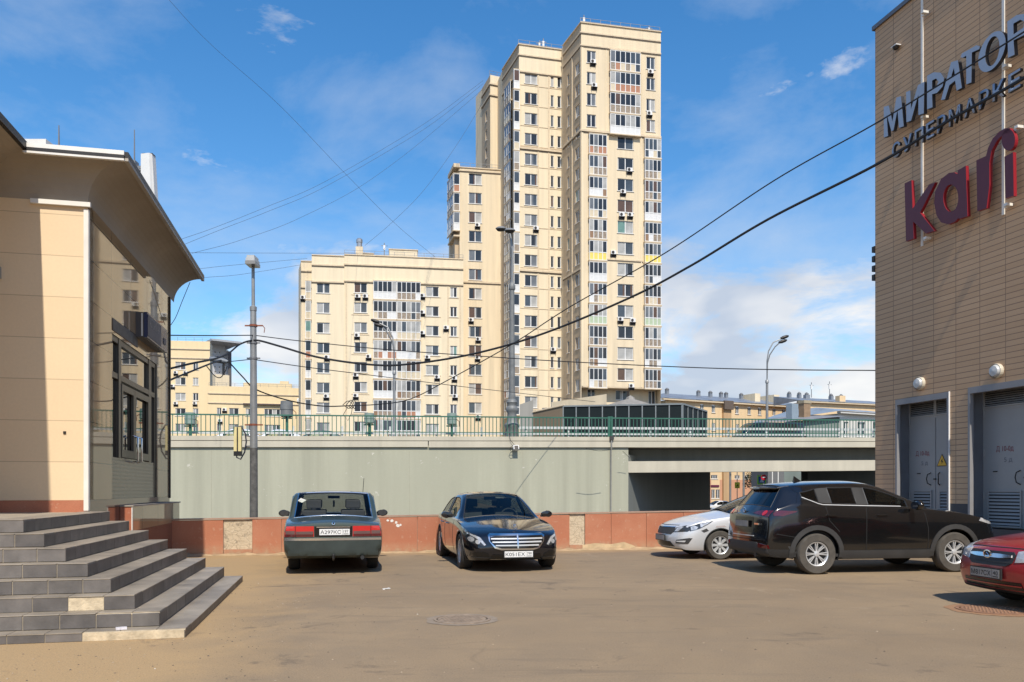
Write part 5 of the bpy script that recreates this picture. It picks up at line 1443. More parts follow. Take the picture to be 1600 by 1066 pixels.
        for f in bm.faces:
            if any(v in bad for v in f.verts): continue
            q = tuple(idx[v] for v in f.verts); a_, b_, c_ = (mb.v[i] for i in q[:3])
            if (b_-a_).cross(c_-a_).dot(out) < 0: q = q[::-1]
            mb.f.append(q); mb.m.append(0)
            for i in range(len(q)): edges[(q[i], q[(i+1) % len(q)])] = 1
        for (i, j) in list(edges):
            if (j, i) not in edges and skirt:
                k = len(mb.v); mb.v += [mb.v[i]-out*skirt, mb.v[j]-out*skirt]; mb.f.append((j, i, k, k+1)); mb.m.append(0)
        bm.free(); return mb
    def lay(s, name, view, poly, mat, off=.006, parent=None, both=False, smooth=True, **kw):
        o = None
        for sg_ in ((1, -1) if both else (1,)):
            vw = view; pl = poly
            if sg_ < 0:
                if view in ('F', 'R'): pl = [(-a, z) for a, z in poly]
                elif view == 'L': vw = 'P'
                elif view == 'P': vw = 'L'
                else: vw = -view if not isinstance(view, str) else view; pl = [(-a, z) for a, z in poly] if not isinstance(view, str) else poly
            mb = s.patch(vw, pl, off, **kw)
            if not mb.f: continue
            o = mb.build(name, mat, parent or s.root, smooth=smooth)
        return o
    def strip(s, view, path, w, off=.003):
        """thin band following a line on the body"""
        pts = [Vector((a, z)) for a, z in path]; L, Rr = [], []
        for i, p in enumerate(pts):
            d = (pts[min(i+1, len(pts)-1)]-pts[max(i-1, 0)]).normalized(); n = Vector((-d.y, d.x))*w/2
            L.append(tuple(p+n)); Rr.append(tuple(p-n))
        mb = MB()
        for i in range(len(pts)-1):
            m2 = s.patch(view, [L[i], L[i+1], Rr[i+1], Rr[i]], off, .08, .01)
            k = len(mb.v); mb.v += m2.v; mb.f += [tuple(q+k for q in f) for f in m2.f]; mb.m += m2.m
        return mb
    def gaps(s, lines, w=.012, both=True):
        for view, path in lines:
            for vw in ({'L': ('L', 'P'), 'P': ('L', 'P')}.get(view, (view,)) if both else (view,)):
                m2 = s.strip(vw, path, w)
                if m2.f: m2.build('panel_gap', M_GAP, s.root)
    def plate(s, view, a, z, body, region, mat=M_PLATE, off=.02, tilt=0, box=None):
        p, n = s.hit(view, a, z); out, hor = s.axes(view)
        ang = math.atan2(out.y, out.x)+math.pi/2
        p = p+out*off
        o = link('number_plate', MB().box(-.265, .265, -.008, .012, -.058, .058, 1).box(-.26, .26, -.011, -.008, -.053, .053).mesh('number_plate', [mat, M_INK]), s.root, tuple(p), (tilt, 0, ang))
        if box: link('plate_holder', MB().box(-.275, .275, -.004, .02, -.07, .066).mesh('plate_holder', [box]), o)
        if body:
            me = text_mesh('plate_letters', body, .066, M_INK, 0, .355, .006); link('plate_letters', me, o, (-.065, -.0125, -.034))
            me = text_mesh('plate_region', region, .05, M_INK, 0, .085, .004); link('plate_letters', me, o, (.195, -.0125, -.016))
            link('plate_divider', MB().box(.132, .136, -.0125, -.011, -.05, .05).box(.15, .24, -.0125, -.011, -.04, -.03).mesh('d', [M_INK]), o)
        return o
    def mirror_pair(s, x, y, z, mat, w=.20, h=.13):
        for sg_ in (-1, 1):
            mb = MB().lathe([(0, -.055), (.6, -.05), (.92, -.02), (1, .02), (.9, .06), (.0, .07)], 20, axis='x')
            for v in mb.v: v.y *= w/2; v.z *= h/2; v.x *= .9
            for v in mb.v: v.y = v.y + 0; v.z = v.z*(1 if v.y*sg_ > 0 else .85)
            o = mb.build('mirror', mat, s.root, (x, sg_*y, z), 0, True)
            MB().box(-.03, .03, -.12 if sg_ > 0 else .02, -.02 if sg_ > 0 else .12, -.06, -.015).build('mirror_arm', M_BLACK, o)
            MB().lathe([(0, -.056), (.55, -.0565), (.0, -.057)], 16, axis='x').xf(Matrix.Diagonal((1, w*.7, h*.7, 1))).build('mirror_glass', M_LAMPD, o)
    def handles(s, items, z, mat, view='P'):
        for x in items:
            for vw in ('L', 'P'):
                p, n = s.hit(vw, x, z); out, _ = s.axes(vw)
                mb = MB().tube([(-.10, 0, 0), (-.09, out.y*.03, .004), (.09, out.y*.03, .004), (.10, 0, 0)], .013, 6)
                mb.build('door_handle', mat, s.root, tuple(p), 0, True)
    def arch_flare(s, wb, rt, ra, w, mat, sides=('L', 'P')):
        for x in (wb/2, -wb/2):
            for vw in sides:
                mb = MB(); n = 18
                for k in range(n):
                    a0, a1 = R(-8+196*k/n), R(-8+196*(k+1)/n); q = []
                    for rad, a in ((ra+.002, a0), (ra+w, a0), (ra+w, a1), (ra+.002, a1)): q.append((x+rad*math.cos(a), rt+rad*math.sin(a)))
                    m2 = s.patch(vw, q, .014, .2, .03); kk = len(mb.v); mb.v += m2.v; mb.f += [tuple(i+kk for i in f) for f in m2.f]; mb.m += m2.m
                mb.build('wheel_arch', mat, s.root)

S = lambda x, hw, zs, zb, zc, **kw: dict(x=x, hw=hw, zs=zs, zb=zb, zc=zc, **kw)
C_ = lambda x, hw, zs, zb, zc, wr, ze, **kw: dict(x=x, hw=hw, zs=zs, zb=zb, zc=zc, wr=wr, ze=ze, k='c', **kw)
hd_d = math.atan2(dl.y, dl.x)      # direction of the lot's long axis, away from the camera
def bezel(c, name, view, a, z, r, mat, parent=None, off=.02, n=20):
    return c.lay(name, view, [(a+r*math.cos(2*math.pi*k/n), z+r*math.sin(2*math.pi*k/n)) for k in range(n)], mat, off, parent)

# ---- green saloon seen from behind
P_VOL = carpaint('paint_bottle_green', (.034, .060, .053), .3, .30, .28)
W, SL = {'w': 1}, {'s': 1}
st = [S(2.32, .80, .30, .74, .80, bow=.08), S(2.2, .87, .27, .80, .87, bow=.05), S(1.5, .895, .22, .87, .97), S(.95, .90, .22, .90, 1.0, glass=W, bow=.05, ring=.4, mid=.5, glass2={'w': 1, 's': 1}),
      C_(.12, .90, .22, .93, 1.455, .69, 1.40, bow=.04, glass=SL, ring=.3), C_(-.38, .90, .22, .94, 1.48, .715, 1.425, glass={'b': 1}), C_(-.46, .90, .22, .94, 1.48, .715, 1.425, glass=SL),
      C_(-1.22, .90, .22, .95, 1.47, .73, 1.42, bow=-.03, glass={'r': 1}, ring=.35, mid=.5), S(-1.74, .895, .24, .955, 1.03, bow=-.06, ring=.5), S(-2.30, .875, .28, .90, .975, bow=-.05, ring=.2), S(-2.46, .85, .30, .86, .925, bow=-.06, endcr=.5)]
o_ = ground(521, 898); cpos = o_+dl*(2.52)+rl*.0
vol = Car('parked_car', 'dark green boxy saloon seen from behind, with red tail lights and a tow hook', (cpos.x, cpos.y, 0), hd_d, P_VOL, st, 2.80, .72, .325, .20, glass=(G_VOLGA, G_VOLGA, G_VOLGA), trims=(M_CHROME, M_BLACK, M_CHROME), group=None, wheel=dict(n=5, sw=.25, mat=M_ALLOYD), belt=.93, trim=M_GREYP)
v = vol
bp = [(-.90, .31), (.90, .31), (.915, .45), (.905, .575), (-.905, .575), (-.915, .45)]
v.lay('bumper', 'R', [(-.89, .30), (-.45, .285), (.45, .285), (.89, .30), (.898, .45), (.893, .60), (-.893, .60), (-.898, .45)], simple('volga_bumper', (.034, .044, .038), .45, var=.4, vscale=4), .05, skirt=.10)
v.lay('bumper_trim', 'R', [(-.894, .605), (.894, .605), (.894, .645), (-.894, .645)], M_CHROME, .052, skirt=.05)
for sg_ in (-1, 1):
    t0 = v.lay('tail_light', 'R', [(sg_*.335, .67), (sg_*.335, .855), (sg_*.80, .855), (sg_*.835, .80), (sg_*.835, .67)][::sg_], M_RED, .012)
    v.lay('light_lens', 'R', [(sg_*.345, .715), (sg_*.345, .765), (sg_*.64, .765), (sg_*.64, .715)][::sg_], M_SMOKE, .016, t0); v.lay('light_lens', 'R', [(sg_*.66, .715), (sg_*.66, .775), (sg_*.82, .775), (sg_*.82, .715)][::sg_], M_SMOKE, .016, t0)
    v.lay('light_lens', 'R', [(sg_*.345, .672), (sg_*.345, .712), (sg_*.83, .712), (sg_*.83, .672)][::sg_], M_REDD, .016, t0)
    v.lay('light_lens', 'R', [(sg_*.645, .668), (sg_*.645, .857), (sg_*.655, .857), (sg_*.655, .668)][::sg_], M_GAP, .017, t0)
v.lay('plate_recess', 'R', [(-.325, .665), (.325, .665), (.325, .85), (-.325, .85)], M_GLOSSB, .004)
v.lay('recess_trim', 'R', [(-.29, .83), (.29, .83), (.29, .845), (-.29, .845)], M_CHROME, .012)
v.plate('R', -.02, .752, 'А297КС', '197', off=.016)
v.gaps([('R', [(-.64, .66), (-.66, .90)]), ('R', [(.64, .66), (.66, .90)]), ('P', [(-.42, .3), (-.42, .93)]), ('P', [(.9, .3), (.93, .9)]), ('P', [(-1.1, .75), (-1.3, .95)])])
bezel(v, 'badge', 'R', 0, .905, .028, M_CHROME); bezel(v, 'badge_centre', 'R', 0, .905, .016, M_GAP, off=.024)
v.mirror_pair(.55, 1.02, 1.0, M_BLACK, .24, .15)
MB().tube([(-2.35, 0, .28), (-2.56, 0, .27), (-2.60, 0, .30), (-2.60, 0, .33)], .022, 8).lathe([(0, .32), (.027, .335), (.027, .36), (0, .375)], 12, (-2.6, 0, 0)).build('tow_hook', M_BLACK, v.root, smooth=True)
MB().tube([(-2.3, -.50, .30), (-2.60, -.50, .30)], .035, 12).build('exhaust', M_BLACK, v.root, smooth=True)
MB().tube([(-.9, -.56, 1.42), (-1.0, -.58, 1.72)], .006, 6).build('aerial', M_BLACK, v.root)
MB().box(.02, .10, -.12, .12, 1.315, 1.37).build('inside_mirror', M_BLACK, v.root)
MB().box(.2, .3, -.02, .02, 1.14, 1.27).build('phone_holder', M_BLACK, v.root)
MB().pts([(-1.42, .50, 1.30), (-1.41, .60, 1.34), (-1.40, .66, 1.29), (-1.42, .58, 1.25)]).build('sticker', M_WHITE, v.root)

# ---- black executive saloon facing the camera
P_MERC = carpaint('paint_black_blue', (.005, .006, .010), .2, .012, .10)
st = [S(2.28, .74, .24, .63, .70, bow=.16, prof=[.05, .06, .03], endcr=.25), S(2.18, .84, .20, .69, .765, bow=.14), S(1.75, .915, .20, .80, .875, bow=.05), S(1.15, .925, .20, .875, .965, bow=.03), S(.82, .925, .20, .90, .995, glass=W, bow=.10, ring=.5, mid=.5, glass2={'w': 1, 's': 1}),
      C_(-.05, .925, .20, .925, 1.445, .61, 1.37, bow=.06, glass=SL, ring=.3), C_(-.50, .925, .20, .93, 1.47, .65, 1.385, glass={'b': 1}), C_(-.58, .925, .20, .93, 1.47, .65, 1.385, glass=SL), C_(-1.25, .92, .20, .94, 1.435, .63, 1.35, glass={'r': 1, 's': 1}, ring=.2, bow=-.04, mid=.45, glass2={'r': 1}),
      S(-2.0, .90, .22, .95, 1.05, bow=-.08, ring=.3), S(-2.42, .85, .24, .93, 1.02, bow=-.10), S(-2.55, .78, .30, .88, .97, bow=-.12)]
o_ = ground(806, 893); cpos = o_+dl*(2.25)+rl*(-.02)
mer = Car('parked_car', 'glossy black executive saloon facing the camera, with broad chrome grille and bonnet star', (cpos.x, cpos.y, 0), hd_d+math.pi, P_MERC, st, 2.94, .80, .335, .23, glass=(G_CLEAR, G_CLEAR, G_CLEAR), trims=(M_BLACK, M_BLACK, M_BLACK), wheel=dict(n=5, sw=.16, double=True, mat=M_ALLOY, flare=1.4, rim=.68), belt=.93, ra=.375)
m = mer
gp = [(-.48, .71), (.48, .71), (.525, .675), (.51, .57), (.41, .44), (.30, .41), (-.30, .41), (-.41, .44), (-.51, .57), (-.525, .675)]
gr_ = m.lay('grille', 'F', gp, M_CHROME, .030, skirt=.06)
m.lay('grille_mesh', 'F', [(-.485, .672), (.485, .672), (.495, .57), (.39, .465), (.29, .44), (-.29, .44), (-.39, .465), (-.495, .57)], M_GLOSSB, .034, gr_)
for z, w in ((.615, .475), (.555, .455), (.495, .40)):
    m.lay('grille_bar', 'F', [(-w, z-.012), (w, z-.012), (w, z+.016), (-w, z+.010)], M_ALLOY, .044, gr_)
m.lay('grille_bar', 'F', [(-.012, .44), (.012, .44), (.012, .70), (-.012, .70)], M_CHROME, .050, gr_)
for sg_ in (-1, 1):
    hp = [(.55, .50), (.60, .475), (.80, .53), (.92, .62), (.92, .73), (.82, .725), (.64, .63)]
    h_ = m.lay('headlight', 'F', [(a*sg_, z) for a, z in hp][::sg_], M_LAMPD, .012)
    m.lay('light_strip', 'F', [(a*sg_, z) for a, z in [(.565, .505), (.595, .49), (.70, .605), (.85, .695), (.84, .715), (.66, .635)]][::sg_], M_LAMP, .018, h_)
    for a, z, r in ((.70, .555, .04), (.80, .60, .045)): bezel(m, 'projector', 'F', a*sg_, z, r, M_LAMP, h_, .02)
    m.lay('air_intake', 'F', [(a*sg_, z) for a, z in [(.50, .27), (.84, .29), (.86, .36), (.62, .385), (.52, .34)]][::sg_], M_GLOSSB, .008)
    m.lay('intake_trim', 'F', [(a*sg_, z) for a, z in [(.46, .255), (.84, .272), (.84, .287), (.46, .27)]][::sg_], M_GREYP, .016)
m.lay('lower_intake', 'F', [(-.50, .235), (.50, .235), (.44, .33), (-.44, .33)], M_GLOSSB, .008)
m.lay('chin_trim', 'F', [(-.52, .222), (.52, .222), (.50, .24), (-.50, .24)], M_CHROME, .018)
m.plate('F', .02, .335, 'К051ЕХ', '799', off=.02, box=M_BLACK)
p, n = m.hit('F', 0, .715); 
zt_ = .79
star = MB().lathe([(.040, -.005), (.046, 0), (.040, .005), (.034, 0)], 24, (p.x-.10, 0, zt_+.03), 'x', 0, False)
for k in range(3):
    a = R(90+120*k); star.tube([(p.x-.10, 0, zt_+.03), (p.x-.10, .04*math.cos(a), zt_+.03+.04*math.sin(a))], [.009, .003], 6)
star.tube([(p.x-.10, 0, zt_-.03), (p.x-.10, 0, zt_-.012)], .008, 6); star.build('bonnet_star', M_CHROME, m.root, smooth=True)
m.mirror_pair(.62, 1.03, 1.0, P_MERC, .24, .15)
m.gaps([('P', [(-.54, .3), (-.54, .92)]), ('P', [(.66, .3), (.62, .90)]), ('P', [(-1.0, .7), (-1.35, .93)])]); m.handles([-.25, -1.05], .80, M_CHROME)
MB().box(-.18, -.1, -.13, .13, 1.27, 1.35).build('inside_mirror', M_BLACK, m.root)
MB().box(-.16, -.06, .10, .46, 1.325, 1.345).build('sun_visor', simple('visor', (.5, .5, .46), .8), m.root)

# ---- black crossover, right side towards the camera
P_SUV = carpaint('paint_black', (.006, .006, .0065), .1, .022, .11)
gs = {'s': 1, 'sill': 1}; gb = {'b': 1, 'sill': 1}; sl_ = {'sill': 1}
q_tip = C_(-1.60, .915, .27, 1.24, 1.635, .615, 1.55, glass=sl_); q_tip['sec'] = section(q_tip, 'c'); q_tip['sec'][11] = (.775, 1.365); q_tip['sec'][12] = (.745, 1.415)
st = [S(2.24, .74, .34, .84, .90, bow=.16, prof=[.04, .05, .02], glass=sl_), S(2.12, .86, .28, .93, 1.00, bow=.12, glass=sl_), S(1.70, .91, .26, 1.05, 1.11, bow=.05, glass=sl_), S(1.15, .92, .26, 1.11, 1.18, bow=.02, glass=sl_), S(.86, .92, .26, 1.14, 1.21, glass={'w': 1, 'sill': 1}, bow=.10, ring=.4, mid=.42, glass2={'w': 1, 's': 1, 'sill': 1}),
      C_(-.12, .92, .26, 1.185, 1.64, .60, 1.555, bow=.07, glass=gs, ring=.2), C_(-.36, .92, .26, 1.19, 1.665, .63, 1.575, glass=gb), C_(-.46, .92, .26, 1.195, 1.67, .635, 1.58, glass=gs), C_(-1.13, .92, .26, 1.215, 1.66, .63, 1.57, glass=gb), C_(-1.24, .92, .26, 1.22, 1.655, .625, 1.565, glass=gs), q_tip,
      C_(-1.80, .89, .29, 1.23, 1.60, .595, 1.525, bow=-.06, ring=.5, glass={'r': 1, 'sill': 1}), S(-2.10, .87, .30, 1.14, 1.20, bow=-.09, ring=.3, glass=sl_), S(-2.20, .85, .32, 1.04, 1.08, bow=-.10, prof=[.06, .03, .01], endcr=.3, glass=sl_)]
rw_ = ground(1277, 898); hs_ = R(9.0); hv = Vector((math.cos(hs_), math.sin(hs_), 0)); sv = Vector((-hv.y, hv.x, 0))
cpos = rw_+hv*1.35+sv*(.90)
suv = Car('parked_car', 'black crossover seen from its rear right side, parked nose towards the grey service doors', (cpos.x, cpos.y, 0), hs_, P_SUV, st, 2.70, .80, .3625, .225, glass=(G_CLEAR, G_TINT, G_TINT), trims=(M_BLACK, M_ALLOYD, M_BLACK), trim=M_GREYP, wheel=dict(n=8, sw=.062, double=True, mat=M_ALLOY, tyre=M_DUSTRUB, flare=1.2, rim=.60), belt=1.17, ra=.425, shelf=.12)
u_ = suv
for w_ in [o for o in u_.root.children if o.name.startswith('side_window')]:
    c_ = sum((vv.co for vv in w_.data.vertices), Vector())/len(w_.data.vertices)
    if c_.x > -.3: w_.data.materials.clear(); w_.data.materials.append(G_CLEAR)
u_.arch_flare(2.70, .3625, .425, .085, M_GREYP)
u_.lay('sill_cladding', 'P', [(-.86, .27), (.86, .27), (.86, .42), (-.86, .42)], M_GREYP, .012, both=True)
u_.lay('rear_cladding', 'R', [(-.86, .31), (.86, .31), (.87, .50), (.62, .50), (.52, .56), (-.52, .56), (-.62, .50), (-.87, .50)], M_GREYP, .014)
u_.lay('tailgate_line', 'R', [(-.74, .60), (.74, .60), (.74, .612), (-.74, .612)], M_GAP, .006)
for sg_ in (-1, 1):
    u_.lay('reflector', 'R', [(sg_*.60, .47), (sg_*.83, .46), (sg_*.83, .52), (sg_*.60, .545)][::sg_], M_REDD, .03)
    vw = 140 if sg_ > 0 else -140
    t0 = u_.lay('tail_light', 'R', [(a*sg_, z) for a, z in [(.34, 1.075), (.58, 1.045), (.78, 1.02), (.84, 1.06), (.80, 1.13), (.55, 1.13), (.40, 1.11)]][::sg_], M_REDD, .012)
    bezel(u_, 'light_lens', 'R', sg_*.66, 1.085, .045, M_RED, t0, .02)
    t1 = u_.lay('tail_light', 'L' if sg_ > 0 else 'P', [(-2.14, 1.035), (-1.98, 1.03), (-1.74, 1.10), (-1.72, 1.12), (-2.0, 1.13), (-2.14, 1.125)], M_REDD, .010)
    u_.lay('light_lens', 'L' if sg_ > 0 else 'P', [(-2.13, 1.045), (-2.03, 1.04), (-1.97, 1.08), (-2.05, 1.10), (-2.13, 1.10)], M_REDD, .014, t1)
u_.lay('tailgate_recess', 'R', [(-.40, .72), (.40, .72), (.36, 1.0), (-.36, 1.0)], M_GLOSSB, .004)
u_.lay('tailgate_trim', 'R', [(-.42, .66), (.42, .66), (.42, .675), (-.42, .675)], M_ALLOY, .012)
u_.plate('R', 0, .88, None, None, M_PLATED, off=.03)
bg_ = MB().lathe([(.062, -.004), (.072, 0), (.062, .004), (.055, 0)], 24, (0, 0, 0), 'x', 0, False).tube([(0, -.05, .03), (0, 0, -.03), (0, .05, .03)], .009, 6)
p, n = u_.hit('R', 0, 1.09); bg_.build('badge', M_CHROME, u_.root, (p.x-.012, 0, 1.10), 0, True)
MB().box(-.02, 0, -.08, .08, 0, .03).build('emblem', M_CHROME, u_.root, (u_.hit('R', -.5, .88)[0].x-.003, -.50, .87))
sp = MB().prism([(-1.70, -.57), (-1.70, .57), (-1.93, .53), (-1.98, .3), (-2.0, 0), (-1.98, -.3), (-1.93, -.53)], 1.555, 1.595)
for q_ in sp.v: q_.z += (q_.x+1.7)*.16-abs(q_.y)**2*.06
o = sp.build('roof_spoiler', P_SUV, u_.root); bv = o.modifiers.new('bev', 'BEVEL'); bv.width = .015; bv.segments = 2
fin = MB().pts([(0, -.02, 0), (-.17, -.035, 0), (-.16, 0, .11)]).pts([(-.17, .035, 0), (0, .02, 0), (-.16, 0, .11)]).pts([(-.17, -.035, 0), (-.17, .035, 0), (-.16, 0, .11)]); fin.build('roof_fin', M_GLOSSB, u_.root, (-1.15, 0, 1.645))
MB().tube([(-1.93, .05, 1.20), (-1.98, .3, 1.22), (-1.95, .42, 1.2)], .014, 6).build('rear_wiper', M_BLACK, u_.root)
for y in (-.45, .45): MB().tube([(-1.9, y, .33), (-2.30, y, .33)], .045, 12).build('exhaust', M_BLACK, u_.root, smooth=True)
u_.mirror_pair(.48, 1.05, 1.22, P_SUV, .26, .18)
u_.handles([-.10, -1.08], 1.04, P_SUV)
u_.gaps([('P', [(-.41, .42), (-.41, .8), (-.40, 1.18)]), ('P', [(.80, .42), (.80, .8), (.74, 1.08)]), ('P', [(-.93, .75), (-1.12, .95), (-1.18, 1.2)]), ('P', [(-1.75, .66), (-2.1, .72)]), ('P', [(-.25, .43), (.9, .43)])], .014)
u_.strip('P', [(-1.58, 1.365), (-1.30, 1.25), (-1.22, 1.232), (-.4, 1.212), (.30, 1.20)], .014, .012).build('window_line', M_ALLOY, u_.root)
for vw in ('L', 'P'): u_.lay('headlight', vw, [(1.86, .93), (2.10, .87), (2.18, .90), (2.10, .95), (1.92, .985)], M_LAMP, .01)
u_.lay('headlight', 'F', [(.50, .87), (.80, .87), (.82, .96), (.56, .94)], M_LAMP, .01, both=True); u_.lay('grille', 'F', [(-.45, .55), (.45, .55), (.48, .82), (-.48, .82)], M_GLOSSB, .01)

# ---- silver saloon behind the crossover
P_SIL = carpaint('paint_silver', (.68, .685, .69), .3, .14, .30)
st = [S(2.06, .68, .22, .66, .72, bow=.20, prof=[.07, .07, .03], endcr=.25), S(1.96, .79, .19, .72, .80, bow=.16), S(1.60, .845, .19, .84, .92, bow=.07), S(1.15, .85, .19, .90, 1.0, bow=.03), S(.92, .85, .19, .93, 1.03, glass=W, bow=.10, ring=.5, mid=.5, glass2={'w': 1, 's': 1}),
      C_(-.05, .85, .19, .95, 1.44, .54, 1.365, bow=.06, glass=SL, ring=.3), C_(-.30, .85, .19, .955, 1.465, .56, 1.38, glass={'b': 1}), C_(-.38, .85, .19, .955, 1.465, .56, 1.38, glass=SL), C_(-1.1, .85, .19, .97, 1.43, .55, 1.34, glass={'r': 1}, ring=.2, mid=.5), S(-1.75, .84, .21, .98, 1.08, ring=.3), S(-2.1, .80, .24, .95, 1.04, bow=-.08), S(-2.22, .72, .28, .9, .98, bow=-.1)]
fw_ = ground(1125, 874.5); hk = R(180+10); hv = Vector((math.cos(hk), math.sin(hk), 0)); sv = Vector((-hv.y, hv.x, 0))
cpos = fw_-hv*1.285-sv*.80
rio = Car('parked_car', 'silver saloon with a scuffed front wing, its rear hidden behind the black crossover', (cpos.x, cpos.y, 0), hk, P_SIL, st, 2.57, .74, .31, .19, wheel=dict(n=8, sw=.10, mat=M_ALLOY, flare=1.5, tyre=M_DUSTRUB, rim=.64), belt=.95, ra=.355)
r_ = rio
g_ = r_.lay('grille', 'F', [(-.46, .68), (.46, .68), (.50, .62), (.40, .535), (-.40, .535), (-.50, .62)], M_GREYP, .012); r_.lay('grille_trim', 'F', [(-.47, .685), (.47, .685), (.46, .70), (-.46, .70)], M_CHROME, .02, g_)
for sg_ in (-1, 1):
    sd = 'L' if sg_ > 0 else 'P'
    h_ = r_.lay('headlight', 'F', [(sg_*y, z) for y, z in [(.46, .59), (.74, .60), (.79, .70), (.66, .73), (.50, .68)]][::sg_], M_LAMPD, .012)
    r_.lay('light_strip', 'F', [(sg_*y, z) for y, z in [(.50, .60), (.60, .605), (.66, .70), (.60, .71), (.53, .67)]][::sg_], M_LAMP, .02, h_)
    h2 = r_.lay('headlight', sd, [(1.95, .61), (1.95, .71), (1.72, .79), (1.44, .83), (1.56, .76), (1.74, .67)], M_LAMPD, .010)
    r_.lay('light_strip', sd, [(1.93, .625), (1.93, .70), (1.86, .735), (1.78, .70), (1.82, .65)], M_LAMP, .018, h2); r_.lay('light_strip', sd, [(1.73, .69), (1.74, .775), (1.58, .80), (1.50, .815), (1.60, .75)], M_LAMP, .018, h2)
    r_.lay('fog_recess', 40*sg_, [(sg_*-.98, .34), (sg_*-.70, .34), (sg_*-.62, .46), (sg_*-.68, .465), (sg_*-.96, .42)][::-sg_], M_GREYP, .01)
    r_.lay('fog_blade', 40*sg_, [(sg_*-.95, .375), (sg_*-.76, .375), (sg_*-.74, .41), (sg_*-.95, .40)][::-sg_], P_SIL, .016)
r_.lay('lower_intake', 'F', [(-.50, .27), (.50, .27), (.40, .38), (-.40, .38)], M_GLOSSB, .01)
r_.plate('F', 0, .45, None, None, M_PLATED, off=.02, box=M_BLACK)
r_.lay('side_repeater', 'L', [(.72, .745), (.92, .755), (.95, .775), (.74, .785)], M_GREYP, .01, both=True)
r_.lay('scuff', 'L', [(1.55, .62), (1.66, .58), (1.72, .62), (1.60, .67)], M_GREYP, .004); r_.lay('scuff', 'L', [(1.15, .70), (1.4, .69), (1.38, .72), (1.2, .73)], simple('scuff_pale', (.42, .36, .34), .7), .004)
r_.mirror_pair(.62, .97, 1.0, P_SIL, .22, .15); r_.gaps([('P', [(.62, .3), (.60, .92)]), ('P', [(-.34, .3), (-.34, .95)])]); r_.handles([-.15, -.95], .82, P_SIL)
r_.strip('F', [(-.5, .73), (.5, .73)], .012).build('bonnet_gap', M_GAP, r_.root)
MB().tube([(.98, .5, 1.02), (.95, .1, 1.07), (.9, -.4, 1.05)], .012, 6).build('wiper', M_BLACK, r_.root)

# ---- red hatchback nose at the right edge
P_RED = carpaint('paint_dark_red', (.36, .012, .018), .25, .12, .22)
st = [S(2.0, .70, .25, .70, .76, bow=.13, prof=[.05, .07, .03], endcr=.3), S(1.92, .79, .20, .76, .83, bow=.10), S(1.55, .84, .19, .85, .93, bow=.05), S(1.05, .85, .19, .90, 1.0, bow=.02), S(.80, .85, .19, .93, 1.03, glass=W, bow=.08, ring=.5, mid=.5, glass2={'w': 1, 's': 1}),
      C_(.02, .85, .19, .95, 1.46, .56, 1.385, bow=.05, glass=SL, ring=.3), C_(-.30, .85, .19, .955, 1.5, .58, 1.40, glass={'b': 1}), C_(-.38, .85, .19, .955, 1.5, .58, 1.40, glass=SL), C_(-1.15, .85, .19, .97, 1.46, .56, 1.36, glass={'r': 1}, ring=.2, mid=.5), S(-1.7, .84, .21, .98, 1.08, ring=.3), S(-2.05, .80, .24, .95, 1.04, bow=-.08), S(-2.15, .72, .28, .9, .98, bow=-.1)]
hg = R(180+6); hv = Vector((math.cos(hg), math.sin(hg), 0)); sv = Vector((-hv.y, hv.x, 0))
pc = Vector((6.02, 10.1, 0)); cpos = pc-hv*(2.15)
gra = Car('parked_car', 'dark red car nosing in from the right edge, with a chrome bar grille', (cpos.x, cpos.y, 0), hg, P_RED, st, 2.476, .73, .293, .185, wheel=dict(n=6, sw=.2, mat=M_ALLOYD), belt=.95, ra=.34)
k_ = gra
g_ = k_.lay('grille', 'F', [(-.36, .735), (.36, .735), (.40, .70), (.38, .60), (.30, .555), (-.30, .555), (-.38, .60), (-.40, .70)], M_BLACK, .012)
k_.lay('grille_bar', 'F', [(-.37, .668), (-.2, .655), (.2, .655), (.37, .668), (.36, .695), (.2, .705), (-.2, .705), (-.36, .695)], M_CHROME, .03, g_, skirt=.02)
k_.lay('grille_bar', 'F', [(-.38, .60), (.38, .60), (.38, .607), (-.38, .607)], M_GREYP, .018, g_)
p, n = k_.hit('F', 0, .69)
bg_ = MB().lathe([(.055, 0), (.072, .006), (.072, .012), (.055, .014)], 28, (0, 0, 0), 'x', 0, False); 
bg_.tube([(.016, -.035, -.02), (.018, .0, .025), (.018, .035, -.02)], .008, 6).lathe([(.0, .012), (.055, .008)], 24, (0, 0, 0), 'x', 1)
for q_ in bg_.v: q_.z *= .72
bg_.build('badge', [M_CHROME, M_ALLOYD], k_.root, (p.x+.025, 0, .69), 0, True)
for sg_ in (-1, 1):
    h_ = k_.lay('headlight', 35*sg_, [(sg_*-.88, .61), (sg_*-.44, .66), (sg_*-.30, .80), (sg_*-.42, .82), (sg_*-.85, .745)][::-sg_], M_LAMP, .012)
    bezel(k_, 'projector', 35*sg_, sg_*-.60, .69, .055, M_LAMPD, h_, .02)
k_.lay('lower_intake', 'F', [(-.52, .27), (.52, .27), (.50, .37), (-.50, .37)], M_GLOSSB, .008); k_.lay('intake_bar', 'F', [(-.5, .315), (.5, .315), (.5, .33), (-.5, .33)], P_RED, .016)
k_.plate('F', 0, .455, 'М817СХ', '40', M_PLATED, off=.02, box=M_BLACK)
k_.gaps([('P', [(.62, .3), (.60, .92)]), ('F', [(-.70, .765), (-.3, .78), (.3, .78), (.70, .765)])]); k_.mirror_pair(.6, .97, 1.0, P_RED, .22, .15)

